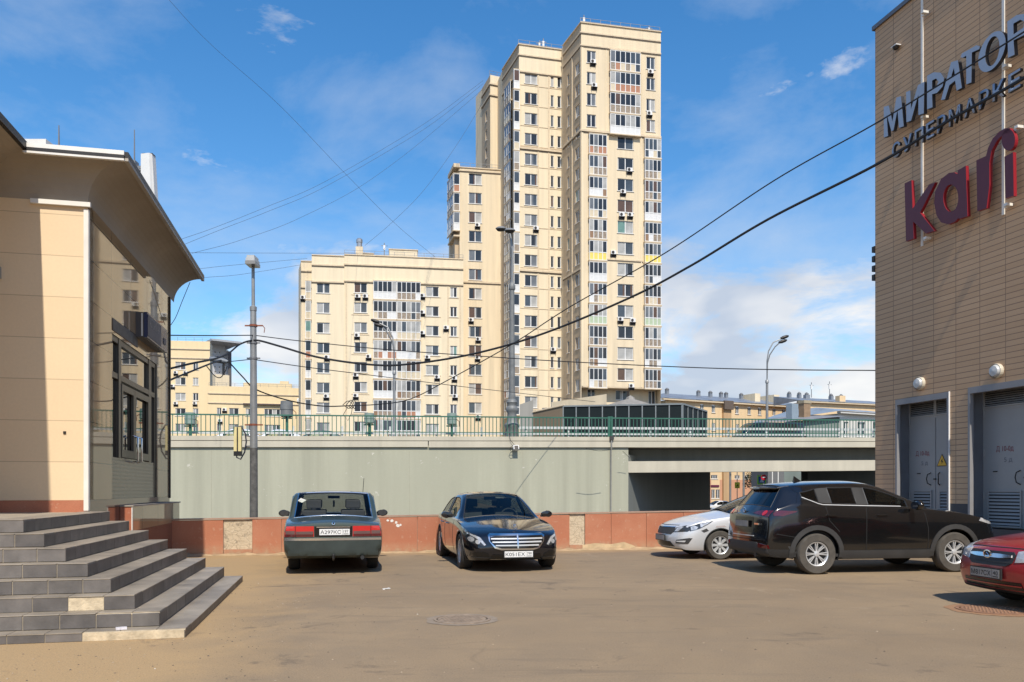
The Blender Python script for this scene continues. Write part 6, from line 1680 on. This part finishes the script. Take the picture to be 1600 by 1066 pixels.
# ---- small distant cars: the same body with fewer pieces
def far_car(label, loc, heading, paint, st_, group):
    c = Car('parked_car' if group is None else 'passing_car', label, loc, heading, paint, [dict(q) for q in st_], 2.6, .74, .31, .19, belt=.95, ra=.35, group=group)
    c.lay('headlight', 'F', [(.45, .62), (.72, .64), (.70, .72), (.48, .70)], M_LAMP, .01, both=True); c.lay('tail_light', 'R', [(.5, .75), (.74, .75), (.74, .9), (.5, .88)], M_RED, .01, both=True)
    return c
base_st = [S(2.0, .70, .25, .70, .76, bow=.13), S(1.92, .79, .20, .76, .83, bow=.10), S(1.55, .84, .19, .85, .93, bow=.05), S(.85, .85, .19, .93, 1.03, glass=W, bow=.08, ring=.5, mid=.5, glass2={'w': 1, 's': 1}),
      C_(.0, .85, .19, .95, 1.44, .56, 1.37, bow=.05, glass=SL, ring=.3), C_(-.30, .85, .19, .955, 1.48, .58, 1.39, glass={'b': 1}), C_(-.38, .85, .19, .955, 1.48, .58, 1.39, glass=SL), C_(-1.15, .85, .19, .97, 1.44, .56, 1.35, glass={'r': 1}, ring=.2, mid=.5), S(-1.7, .84, .21, .98, 1.08, ring=.3), S(-2.05, .80, .24, .95, 1.04, bow=-.08), S(-2.15, .72, .28, .9, .98, bow=-.1)]
P_FW = carpaint('paint_white', (.70, .70, .69), .0, .1, .3); P_FG = carpaint('paint_grey_green', (.07, .10, .09), .3, .1, .3); P_FD = carpaint('paint_dark', (.012, .013, .015), .2, .08, .2)
def on_bridge(px, Y): u = None; p = P(px, 700, Y); uu = (p-Vector((BR.A.x, BR.A.y, 0))).dot(Vector((BR.d.x, BR.d.y, 0))); return (p.x, p.y, 3.80+KZ*uu)
for px_, Y, pt, lab in ((362, 50, P_FW, 'white car on the overpass behind the railing, just left of the grey lamp pole'), (428, 51, P_FW, 'white car on the overpass behind the railing, just right of the grey lamp pole'), (492, 52, P_FG, 'grey green car on the overpass behind the railing, in front of the long cream block')):
    far_car(lab, on_bridge(px_, Y), BR.ang+math.pi, pt, base_st, 'cars on the overpass')
far_car('white car parked on the street seen through the underpass', tuple(P(1120, 700, 92).xy)+(-1.24,), R(200), P_FW, base_st, None)
van_st = [S(2.5, .84, .30, 1.0, 1.08, bow=.08), S(2.3, .92, .25, 1.15, 1.22, glass=W, bow=.06, ring=.4, mid=.5, glass2={'w': 1, 's': 1}), C_(1.55, .95, .25, 1.2, 2.02, .80, 1.94, glass=SL, ring=.3), C_(.6, .95, .25, 1.2, 2.05, .82, 1.96, glass={'b': 1}), C_(.5, .95, .25, 1.2, 2.05, .82, 1.96, glass=SL), C_(-2.2, .95, .25, 1.2, 2.05, .82, 1.96), S(-2.4, .92, .3, 1.95, 2.0)]
vb = on_bridge(1200, 58)
Car('passing_van', 'black van on the overpass behind the right end of the railing', vb, BR.ang+math.pi, P_FD, van_st, 3.2, .80, .34, .22, glass=(G_TINT, G_TINT, G_TINT), belt=1.2, ra=.39, cat='van')
Car('parked_van', 'white van on the street seen through the underpass, above the silver car roof', tuple(P(1185, 700, 80).xy)+(-1.24,), R(192), P_FW, [dict(q, sec=None) if False else {k2: v2 for k2, v2 in q.items() if k2 != 'sec'} for q in van_st], 3.2, .80, .34, .22, glass=(G_TINT, G_TINT, G_TINT), belt=1.2, ra=.39, cat='van')
# ------------------------------------------------------------------ lamp posts
M_POLE = simple('pole_grey', (.30, .30, .29), .5, .4, var=.3, vscale=2)
M_POLED = simple('pole_old_paint', (.13, .125, .115), .8, var=.6, vscale=7)
M_IRON = simple('cast_iron_grey', (.20, .205, .20), .6, .2, var=.35, vscale=3)
M_RUST = simple('rusty_band', (.26, .08, .04), .8, var=.4, vscale=10)
M_CABLE = simple('cable_black', (.012, .012, .013), .6, var=0)
Yp = 24.0; b0 = P(396.5, 765, Yp); b0.z = -1.24
zp = lambda y, Y=Yp: P(0, y, Y).z
lp = thing('lamp_post', 'tall grey steel lamp post with cable bands, standing between the parapet and the overpass', 'lamp post', tuple(b0))
def lz(y): return zp(y)-b0.z
MB().tube([(0, 0, 0), (-.0, 0, lz(700))], [.125, .112], 16).build('pole_base', M_POLED, lp, smooth=True)
MB().tube([(-.0, 0, lz(700)), (-.015, 0, lz(481))], [.112, .088], 16).build('pole', M_POLE, lp, smooth=True)
MB().tube([(-.015, 0, lz(481)), (-.02, 0, lz(412))], [.052, .048], 12).build('pole_top', M_POLE, lp, smooth=True)
MB().lathe([(.10, lz(486)), (.105, lz(480)), (.06, lz(478))], 16, (-.015, 0, 0)).build('collar', M_POLE, lp, smooth=True)
mb = MB().box(-.12, .14, -.24, .24, .0, .09).box(-.10, .12, -.21, .21, .09, .17)
mb.build('lamp_head', simple('lamp_shell', (.50, .49, .46), .4, .2), lp, (-.01, -.1, lz(412))); MB().box(-.14, .16, -.24, .24, -.10, -.001).build('lamp_lens', simple('lamp_lens', (.25, .24, .22), .15), lp, (-.01, -.1, lz(412)))
for y, w in ((509, .14), (536, .10), (560, .11), (664, .15)):
    MB().lathe([(.105, -.03), (.115, -.03), (.115, .03), (.105, .03)], 16, cap=False).box(-.26 if w > .13 else -.2, -.1, -.012, .012, -.02, .02).box(.1, .28 if w > .13 else .2, -.012, .012, -.02, .02).build('cable_band', M_RUST if w > .13 else M_STEEL, lp, (-.008, 0, lz(y)))
MB().tube([(.27, 0, lz(509)), (.33, 0, lz(513)), (.31, 0, lz(520))], .012, 6).build('insulator_hook', M_RUST, lp)
hb = thing('striped_barrier_box', 'cream and black striped box hanging beside the grey lamp post by a black hose', 'barrier box', (b0.x-.42, b0.y-.16, zp(714)))
h = zp(668)-zp(714)
for x in (-.065, .065): MB().box(x-.045, x+.045, -.05, .05, .16, h).build('striped_panel', simple('cream_panel', (.74, .62, .30), .6, var=.15), hb, (0, 0, 0)); MB().box(x-.046, x+.046, -.052, .052, .02, .159).build('panel_foot', M_BLACK, hb)
MB().box(-.019, .019, -.046, .046, .05, h-.02).build('black_stripe', M_BLACK, hb)
MB().tube([(.0, 0, h), (.10, 0, h+.03), (.22, 0, h-.2), (.25, 0, h*.5), (.2, 0, h*.15), (.08, 0, -.08), (-.04, 0, -.02), (-.03, 0, .03)], .022, 8).build('hose', simple('hose_navy', (.012, .014, .03), .5, var=0), hb, smooth=True)
MB().tube([(.22, .05, h-.25), (.46, .16, h-.3)], .02, 6).tube([(.22, .05, h*.35), (.46, .16, h*.38)], .02, 6).build('bracket', M_STEEL, hb)

def street_lamp(px, ytop, ybase, Y, lab, kind):
    z0 = zp(ybase, Y); b = P(px, 700, Y); b.z = 3.80+KZ*((b-Vector((BR.A.x, BR.A.y, 0))).dot(Vector((BR.d.x, BR.d.y, 0))))
    r = thing('street_lamp', lab, 'street lamp', tuple(b)); H = zp(ytop, Y)-b.z
    if kind == 'ornate':
        s = 1.0
        MB().lathe([(.50, 0), (.50, .25), (.40, .35), (.36, .9), (.42, 1.0), (.42, 1.12), (.30, 1.25), (.25, 1.75), (.31, 1.85), (.35, 1.98), (.31, 2.10), (.25, 2.16), (.26, 2.26), (.31, 2.36), (.26, 2.48), (.19, 2.55), (.20, 2.75), (.165, 2.95)], 20, cap=True).build('pedestal', M_IRON, r, smooth=True)
        MB().tube([(0, 0, 2.95), (0, 0, H*.72)], [.17, .135], 14).build('pole', M_IRON, r, smooth=True)
        MB().lathe([(.17, H*.715), (.19, H*.72), (.19, H*.735), (.08, H*.75)], 14).build('collar', M_IRON, r, smooth=True)
        MB().tube([(0, 0, H*.74), (.02, 0, H*.9), (-.1, 0, H*.97), (-.35, 0, H)], .06, 8).build('arm', M_POLE, r, smooth=True)
        for x, y, z in ((-.62, 0, H-.02), (-.12, -.5, H-.28)):
            MB().lathe([(0, .12), (.16, .10), (.26, .02), (.25, -.02)], 16).lathe([(.24, -.02), (.17, -.12), (0, -.15)], 16, mi=1).xf(Matrix.Diagonal((1.2, .8, 1, 1))).build('lamp_head', [M_POLE, M_DARKM], r, (x, y, z), smooth=True)
    else:
        q = -1 if kind == 'left' else 1
        MB().tube([(0, 0, 0), (0, 0, H*.62)], [.13, .10], 10).build('pole', M_POLE, r, smooth=True)
        MB().lathe([(.15, H*.61), (.15, H*.63), (.07, H*.64)], 10).build('collar', M_POLE, r, smooth=True)
        for dx, dz, yy in ((1.15, 0, 0), (.80, -.45, -.6)):
            MB().tube([(0, 0, H*.62), (.0, yy*.2, H*.80+dz*.5), (q*.12, yy*.5, H*.88+dz*.8), (q*.5, yy*.8, H*.955+dz), (q*dx, yy, H*.985+dz)], .05, 8).build('arm', M_POLE, r, smooth=True)
            MB().lathe([(0, -.40), (.09, -.34), (.14, -.1), (.125, .2), (.06, .34), (0, .38)], 12, axis='x').xf(Matrix.Translation((q*(dx+.3), yy, H*1.0+dz)) @ Matrix.Rotation(R(-18*q), 4, 'Y')).build('lamp_head', M_DARKM, r, smooth=True)
street_lamp(800, 357, 655, 45.0, 'ornate grey street lamp with a bulging pedestal, on the overpass behind the railing', 'ornate')
street_lamp(1198.5, 527, 655, 66, 'slender street lamp with two curved arms to the right of the tallest tower', 'right')
street_lamp(616, 502, 655, 62, 'slender dark street lamp standing in front of the long cream block', 'left')

# floodlight drums along the far edge of the overpass
M_DRUM = simple('drum_green_grey', (.24, .31, .27), .6, var=.25)
for px_, yt, yb, Y, lab in ((297, 645, 664, 41.5, 'green drum floodlight behind the railing in front of the pale yellow block'), (448, 627, 652, 47, 'grey drum floodlight above the railing, left of the long cream block'),
                            (577, 646, 662, 43.2, 'green drum floodlight behind the railing, beside the slender dark street lamp'), (706, 646, 664, 44.4, 'green drum floodlight behind the railing, left of the ornate street lamp')):
    b = P(px_, yb, Y); h = zp(yt, Y)-b.z; base = 3.80+KZ*((b-Vector((BR.A.x, BR.A.y, 0))).dot(Vector((BR.d.x, BR.d.y, 0)))); w = (.27 if yt > 630 else .36)
    r = thing('floodlight', lab, 'floodlight', (b.x, b.y, base), 0, 'drum floodlights along the overpass')
    MB().lathe([(w*.8, 0), (w, .05), (w, h*.45), (w*1.06, h*.46), (w*1.06, h*.52), (w, h*.53), (w*.96, h), (0, h+.03)], 18).build('drum', M_DRUM if yt > 630 else M_IRON, r, (0, 0, b.z-base), smooth=True)
    MB().tube([(0, 0, 0), (0, 0, b.z-base+.04)], .07, 8).box(-.3, .3, -.05, .05, b.z-base-.1, b.z-base-.03).build('stand', M_GREEN, r)
    MB().tube([(w*.9, 0, b.z-base+h*.5), (w*1.5, 0, b.z-base+h*.3), (w*1.5, 0, b.z-base-.1)], .02, 6).build('yoke', M_RUST, r)

# floodlight / camera on the overpass fascia
b = BR.w(BR.u(806), zp(704, 43.3)); sc_ = thing('wall_floodlight', 'white floodlight with coiled cable under the overpass fascia', 'floodlight', (b.x, b.y-.12, b.z), BR.ang)
MB().box(-.16, .14, -.22, .0, .02, .26).xf(Matrix.Rotation(R(-25), 4, 'X')).build('housing', M_WHITE, sc_); MB().box(-.12, .10, -.24, -.22, .03, .22).xf(Matrix.Rotation(R(-25), 4, 'X')).build('lens', M_DARKM, sc_)
MB().tube([(-.05, .0, .35), (-.28, -.05, .25), (-.36, -.06, .08), (-.25, -.06, -.06), (-.1, -.05, .0), (-.2, -.05, .14), (-.34, -.05, .12)], .014, 6).tube([(-.05, 0, .3), (-.3, .02, .6), (-.38, .02, 1.0)], .012, 6).build('cable', M_CABLE, sc_)

# ------------------------------------------------------------------ overhead cables
def spline(pts, n=10):
    out = []
    P_ = [pts[0]*2-pts[1]]+pts+[pts[-1]*2-pts[-2]]
    for i in range(1, len(P_)-2):
        for k in range(n):
            t = k/n; a, b, c, d = P_[i-1], P_[i], P_[i+1], P_[i+2]
            out.append(.5*((2*b)+(c-a)*t+(2*a-5*b+4*c-d)*t*t+(3*b-a-3*c+d)*t**3))
    out.append(pts[-1]); return out
def cable(lab, pts, r, cat='cable', mats=M_CABLE, name='overhead_cable'):
    w = [P(*p) for p in pts]; o = w[0].copy(); mb = MB().tube([p-o for p in spline(w)], r, 6)
    return tag(mb.build(name, mats, None, tuple(o), smooth=True), lab, cat)
cable('thickest black cable, from the brick building across the tall towers to the lamp post', [(1680, 65, 11), (1600, 122, 12), (1480, 190, 13.5), (1368, 258, 15), (1200, 343, 17), (1080, 415, 18.5), (985, 465, 19.7), (850, 521, 21), (740, 553, 22), (640, 569, 22.8), (580, 570, 23.2), (500, 559, 23.6), (440, 542, 23.8), (408, 533, 24), (396, 532, 23.9)], .030)
cable('thin black cable crossing the top wall letters and the towers to the wire knot', [(1680, 0, 13), (1600, 50, 14), (1480, 125, 15.5), (1363, 196, 17), (1210, 282, 19), (1040, 395, 21), (890, 480, 23), (800, 538, 24.5), (700, 594, 26), (640, 624, 27), (590, 632, 27.7), (548, 634, 28)], .017)
cable('black cable drooping from the junction box past the lamp post to the wire knot', [(358, 566, 24.2), (380, 590, 24.4), (397, 607, 24.6), (430, 620, 25.2), (470, 630, 26), (510, 635, 27), (548, 634, 28)], .020)
cable('thin straight wire from the brown house to the top band of the lamp post', [(258, 524, 19.2), (330, 524.5, 21.5), (397, 524, 24)], .014)
cable('long thin wire from the lamp post across both blocks to the brick building', [(397, 524, 24), (470, 533, 24), (600, 546, 24), (740, 556, 23), (900, 566, 22), (1100, 575, 21), (1240, 578, 20), (1372, 579, 19.6)], .013)
cable('thin wire from the middle of the lamp post sagging right across the long block', [(397, 562, 24), (480, 574, 26), (560, 584, 28), (640, 594, 31), (720, 604, 34), (790, 612, 38), (860, 620, 42), (930, 628, 46)], .013)
cable('thin wire from the junction box to the middle of the lamp post', [(345, 566, 24.2), (370, 564, 24.1), (397, 561, 24)], .012)
cable('black cable arching from the brown house over to the lamp post', [(262, 577, 19.0), (300, 568, 20), (335, 561, 21.5), (356, 553, 22.5), (372, 540, 23.2), (385, 534, 23.7), (397, 532, 24)], .026)
cable('black cable from the brown house up to the junction box', [(250, 604, 18.2), (266, 594, 19), (300, 580, 20.8), (330, 568, 22.6), (346, 563, 24.2)], .026)
cable('looped black cable hanging under the junction box', [(322, 571, 22.3), (333, 585, 23.6), (340, 590, 24.1), (346, 589, 24.2), (352, 580, 24.2), (355, 572, 24.2)], .014)
jb = P(342, 563, 24.2); j = thing('junction_box', 'grey cable junction box hanging in the wires left of the lamp post', 'junction box', tuple(jb))
MB().lathe([(0, -.30), (.07, -.27), (.085, -.1), (.085, .12), (.05, .28), (0, .3)], 12, axis='x').xf(Matrix.Rotation(R(10), 4, 'Y')).build('housing', simple('junction_grey', (.16, .18, .20), .5), j, smooth=True)
MB().tube([(-.25, 0, .05), (-.1, 0, .11), (.15, 0, .1), (.3, 0, .0)], .012, 6).tube([(.1, 0, -.08), (.22, 0, -.16), (.2, 0, -.02)], .012, 6).build('loop', M_CABLE, j, smooth=True)
kn = P(548, 633, 28); k_ = thing('wire_knot', 'tangled wire splice where cables meet in front of the long cream block', 'wire splice', tuple(kn))
mb = MB()
for i in range(3): mb.tube(spline([Vector((-.28+.12*i, .02*i, .0)), Vector((-.1+.1*i, 0, .14+.03*i)), Vector((.06+.06*i, 0, .02)), Vector((-.06+.1*i, 0, -.12)), Vector((-.22+.12*i, 0, -.02))], 8), .013, 6)
mb.build('loops', M_CABLE, k_, smooth=True)
MB().tube([(-.1, 0, -.06), (-.26, 0, -.34), (-.1, 0, -.55), (.02, 0, -.3), (.06, 0, -.08)], .010, 6).build('tails', M_CABLE, k_)
sky_w = [('hair thin wire falling from the top left of the sky to the long block roof', [(255, -10, 40), (330, 70, 50), (440, 168, 62), (540, 272, 80), (620, 352, 100), (680, 402, 122)]),
 ('upper of two close wires from the rear tower top to the left house', [(755, 126, 132), (680, 182, 110), (600, 232, 90), (500, 288, 70), (420, 322, 55), (340, 354, 42), (283, 374, 34)]),
 ('lower of two close wires from the rear tower top to the left house', [(755, 131, 132), (680, 190, 110), (600, 240, 90), (500, 296, 70), (420, 330, 55), (350, 357, 43), (288, 382, 34)]),
 ('wire from the rear tower to the left house, third from the top', [(754, 140, 132), (660, 220, 105), (570, 287, 82), (470, 340, 60), (380, 374, 45), (300, 396, 34)]),
 ('steep wire from the rear tower down to the long block chimney', [(753, 163, 134), (710, 232, 130), (660, 300, 127), (610, 350, 125), (570, 384, 124)]),
 ('level wire from the left house to the long block roof, behind the lamp post top', [(292, 395, 34), (400, 395.5, 60), (560, 396, 124)]),
 ('wire rising gently past the lamp head to the long block, below the level wire', [(312, 420, 36), (380, 413, 55), (480, 404, 123)]),
 ('lowest sky wire from the left house past the lamp post pole to the long block', [(318, 434, 37), (390, 427, 60), (470, 414, 124)])]
for lab, pts in sky_w: cable(lab, pts, [.0062*p.y/40+.002 for p in spline([P(*q) for q in pts])], name='sky_wire', cat='wire', mats=simple('wire_grey', (.06, .075, .10), .6, var=0))
cable('short dark wire hanging from the left house eave to its side wall', [(297, 441, 18.9), (285, 470, 18.8), (275, 495, 18.7), (267, 508, 18.6)], .008, name='hanging_wire', cat='wire')
cable('thin cable drooping from the drain pipe along the overpass wall', [(915, 701, 43.2), (935, 704.5, 43.4), (955, 703, 43.6)], .012, name='hanging_wire', cat='wire')
cable('diagonal dark cable at the corner of the underpass opening', [(973, 705, 44.8), (978, 710, 45), (984, 716, 45.2)], .012, name='hanging_wire', cat='wire')

# ------------------------------------------------------------------ manhole covers and litter
def manhole(px, py, r, lab, m, m2):
    g = ground(px, py); t_ = thing('manhole_cover', lab, 'manhole', tuple(g), .3)
    mb = MB().lathe([(r, .0), (r, .012), (r*.90, .014), (r*.89, .004), (r*.86, .004)], 40, cap=False); mb.build('frame', m, t_)
    mb = MB().lathe([(r*.85, .002), (r*.85, .010), (0, .010)], 40)
    for i in range(-6, 7):
        for j in range(-6, 7):
            x, y = i*r*.125, j*r*.125
            if math.hypot(x, y) < r*.76: mb.box(x-r*.04, x+r*.04, y-r*.04, y+r*.04, .0095, .016, 1)
    mb.build('lid', [m, m2], t_)
    k = 26; pts = [(r*(1.18+.16*random.random())*math.cos(2*math.pi*i/k), r*(1.18+.16*random.random())*math.sin(2*math.pi*i/k), .004) for i in range(k)]
    MB().pts(pts).build('patched_rim', simple('manhole_patch_'+m.name, tuple(c*.8 for c in ((.33, .26, .19) if m2 is m else (.40, .22, .11))), .95, var=.3, vscale=9), t_)
M_MH = simple('manhole_iron', (.29, .22, .158), .9, var=.4, vscale=12); M_MHR = simple('manhole_rust', (.28, .145, .08), .9, var=.4, vscale=14)
manhole(722, 968.5, .33, 'dull brown manhole cover in the asphalt before the two saloons', M_MH, M_MH)
manhole(1552, 953.5, .42, 'rusty orange manhole cover in front of the dark red car', M_MHR, simple('manhole_rust_lo', (.34, .19, .11), .9))
for px_, py, lab, col in ((303, 868, 'pale scrap of paper at the foot of the granite wall, left of the bare patch', (.7, .66, .6)), (318, 868, 'dark rag lying at the foot of the granite wall', (.09, .085, .10))):
    g = ground(px_, py); mb = MB(); n = 7
    for k in range(2):
        o_ = Vector((k*.10, k*.03, 0)); ring = [o_+Vector((.13*math.cos(6.283*i/n)*(.6+.6*random.random()), .07*math.sin(6.283*i/n), .01+.05*random.random())) for i in range(n)]
        for i in range(n): mb.pts([o_+Vector((0, 0, .07)), ring[i], ring[(i+1) % n]])
    tag(mb.build('litter', simple('litter_%d' % px_, col, .8), None, tuple(g)), lab, 'litter', kind='thing')
g = SF.w(9+1.42, .248, -4.93)
o = tag(MB().box(-.05, .05, -.03, .03, 0, .022).build('cigarette_pack', simple('pack_white', (.70, .66, .68), .5, var=.3, vscale=30), None, (SF.w(9+x1s-.62, .0922, y1s+.10).x, SF.w(9+x1s-.62, 0, y1s+.10).y, .0925), .5), 'small white cigarette pack lying on the lowest step', 'litter')
g = ground(603, 921); tag(MB().box(-.05, .05, -.03, .03, 0, .012).prism([(-.03, -.05), (.06, -.04), (.05, .03)], .013, .02).build('paper_scrap', M_WHITE, None, tuple(g), .4), 'tiny white scrap of paper on the asphalt between the two saloons', 'litter')

# ------------------------------------------------------------------ street beyond the underpass
Ys = 90
def upole(px, w, lab, Y, top=6.0):
    b = P(px, 700, Y); b.z = -1.24; r = thing('utility_pole', lab, 'pole', tuple(b)); MB().tube([(0, 0, 0), (0, 0, top)], w, 10).build('pole', M_POLE, r, smooth=True); MB().lathe([(w*1.5, 0), (w*1.5, .4), (w, .5)], 10).build('base', M_IRON, r)
upole(1141, .13, 'grey pole seen through the underpass, left of the yellow sign', 95); upole(1162, .12, 'dark pole seen through the underpass, right of the yellow sign', 84)
b = P(1152, 700, 96); b.z = -1.24; r = thing('road_sign', 'yellow rectangular road sign on a post seen through the underpass', 'road sign', tuple(b))
MB().tube([(0, .05, 0), (0, .05, 6.0)], .05, 8).build('post', M_POLE, r); z0 = zp(763, 96)+1.24; MB().box(-.30, .30, -.02, .02, z0, z0+.72).build('panel', simple('fluor_yellow', (.75, .62, .04), .5), r)
MB().pts([(-.14, -.024, z0+.25), (.14, -.024, z0+.25), (0, -.024, z0+.52)]).pts([(-.2, -.024, z0+.1), (.2, -.024, z0+.1), (.2, -.024, z0+.15), (-.2, -.024, z0+.15)]).build('pictogram', simple('sign_ink', (.08, .07, .02), .6, var=0), r)
b = P(1193.5, 700, 84); b.z = -1.24; r = thing('road_sign', 'round red no entry sign with white bar seen through the underpass', 'road sign', tuple(b))
MB().tube([(0, .06, 0), (0, .06, zp(755, 84)+1.24)], .06, 8).build('post', M_POLE, r); z0 = zp(746, 84)+1.24
MB().lathe([(0, -.02), (.30, -.02), (.30, .01)], 28, (0, 0, z0), 'y').build('disc', simple('sign_red', (.50, .01, .02), .4), r, smooth=False); MB().box(-.19, .19, -.03, -.021, z0-.045, z0+.045).build('white_bar', M_WHITE, r)
b = P(1190, 700, 88); b.z = -1.24; r = thing('road_sign', 'lime bordered pedestrian crossing sign behind the no entry sign', 'road sign', tuple(b)); z0 = zp(757, 88)+1.24
MB().tube([(0, .06, 0), (0, .06, z0+1)], .05, 8).build('post', M_POLE, r); MB().box(-.48, .48, -.02, .02, z0, z0+1.0).build('border', simple('lime', (.35, .70, .06), .5), r); MB().box(-.34, .34, -.03, -.021, z0+.14, z0+.86).build('panel', simple('sign_blue_bright', (.02, .10, .35), .4), r); MB().pts([(-.26, -.034, z0+.22), (.26, -.034, z0+.22), (0, -.034, z0+.76)]).build('triangle', M_WHITE, r)
# small tree by the street
b = P(1178, 700, 110); b.z = -1.24; tr = thing('street_tree', 'small dark tree seen through the underpass, left of the no entry sign', 'tree', tuple(b))
MB().tube([(0, 0, 0), (.05, 0, 1.6), (-.05, .05, 3.4)], [.12, .09, .05], 8).tube([(.04, 0, 1.8), (.7, .1, 3.2)], [.05, .02], 6).tube([(0, 0, 2.2), (-.7, -.1, 3.6)], [.05, .02], 6).build('trunk', simple('bark', (.07, .05, .035), .9), tr)
mb = MB(); rnd = random.Random(4)
for k in range(900):
    c_ = rnd.choice([(0, 0, 3.9, 1.1), (.8, .1, 3.4, .75), (-.8, 0, 3.7, .8), (.3, .2, 4.6, .8), (-.4, -.2, 4.7, .8)])
    d_ = Vector((rnd.gauss(0, 1), rnd.gauss(0, 1), rnd.gauss(0, 1))).normalized()*c_[3]*rnd.uniform(.4, 1.05)
    p = Vector(c_[:3])+d_; a = Vector((rnd.uniform(-1, 1), rnd.uniform(-1, 1), rnd.uniform(-1, 1))).normalized()*.13; bb = a.cross(Vector((rnd.uniform(-1, 1), .3, .6))).normalized()*.07
    mb.pts([p-a, p+bb, p+a, p-bb], rnd.randrange(2))
mb.build('crown', [simple('leaf_dark', (.03, .05, .02), .7), simple('leaf_light', (.07, .085, .03), .7)], tr)
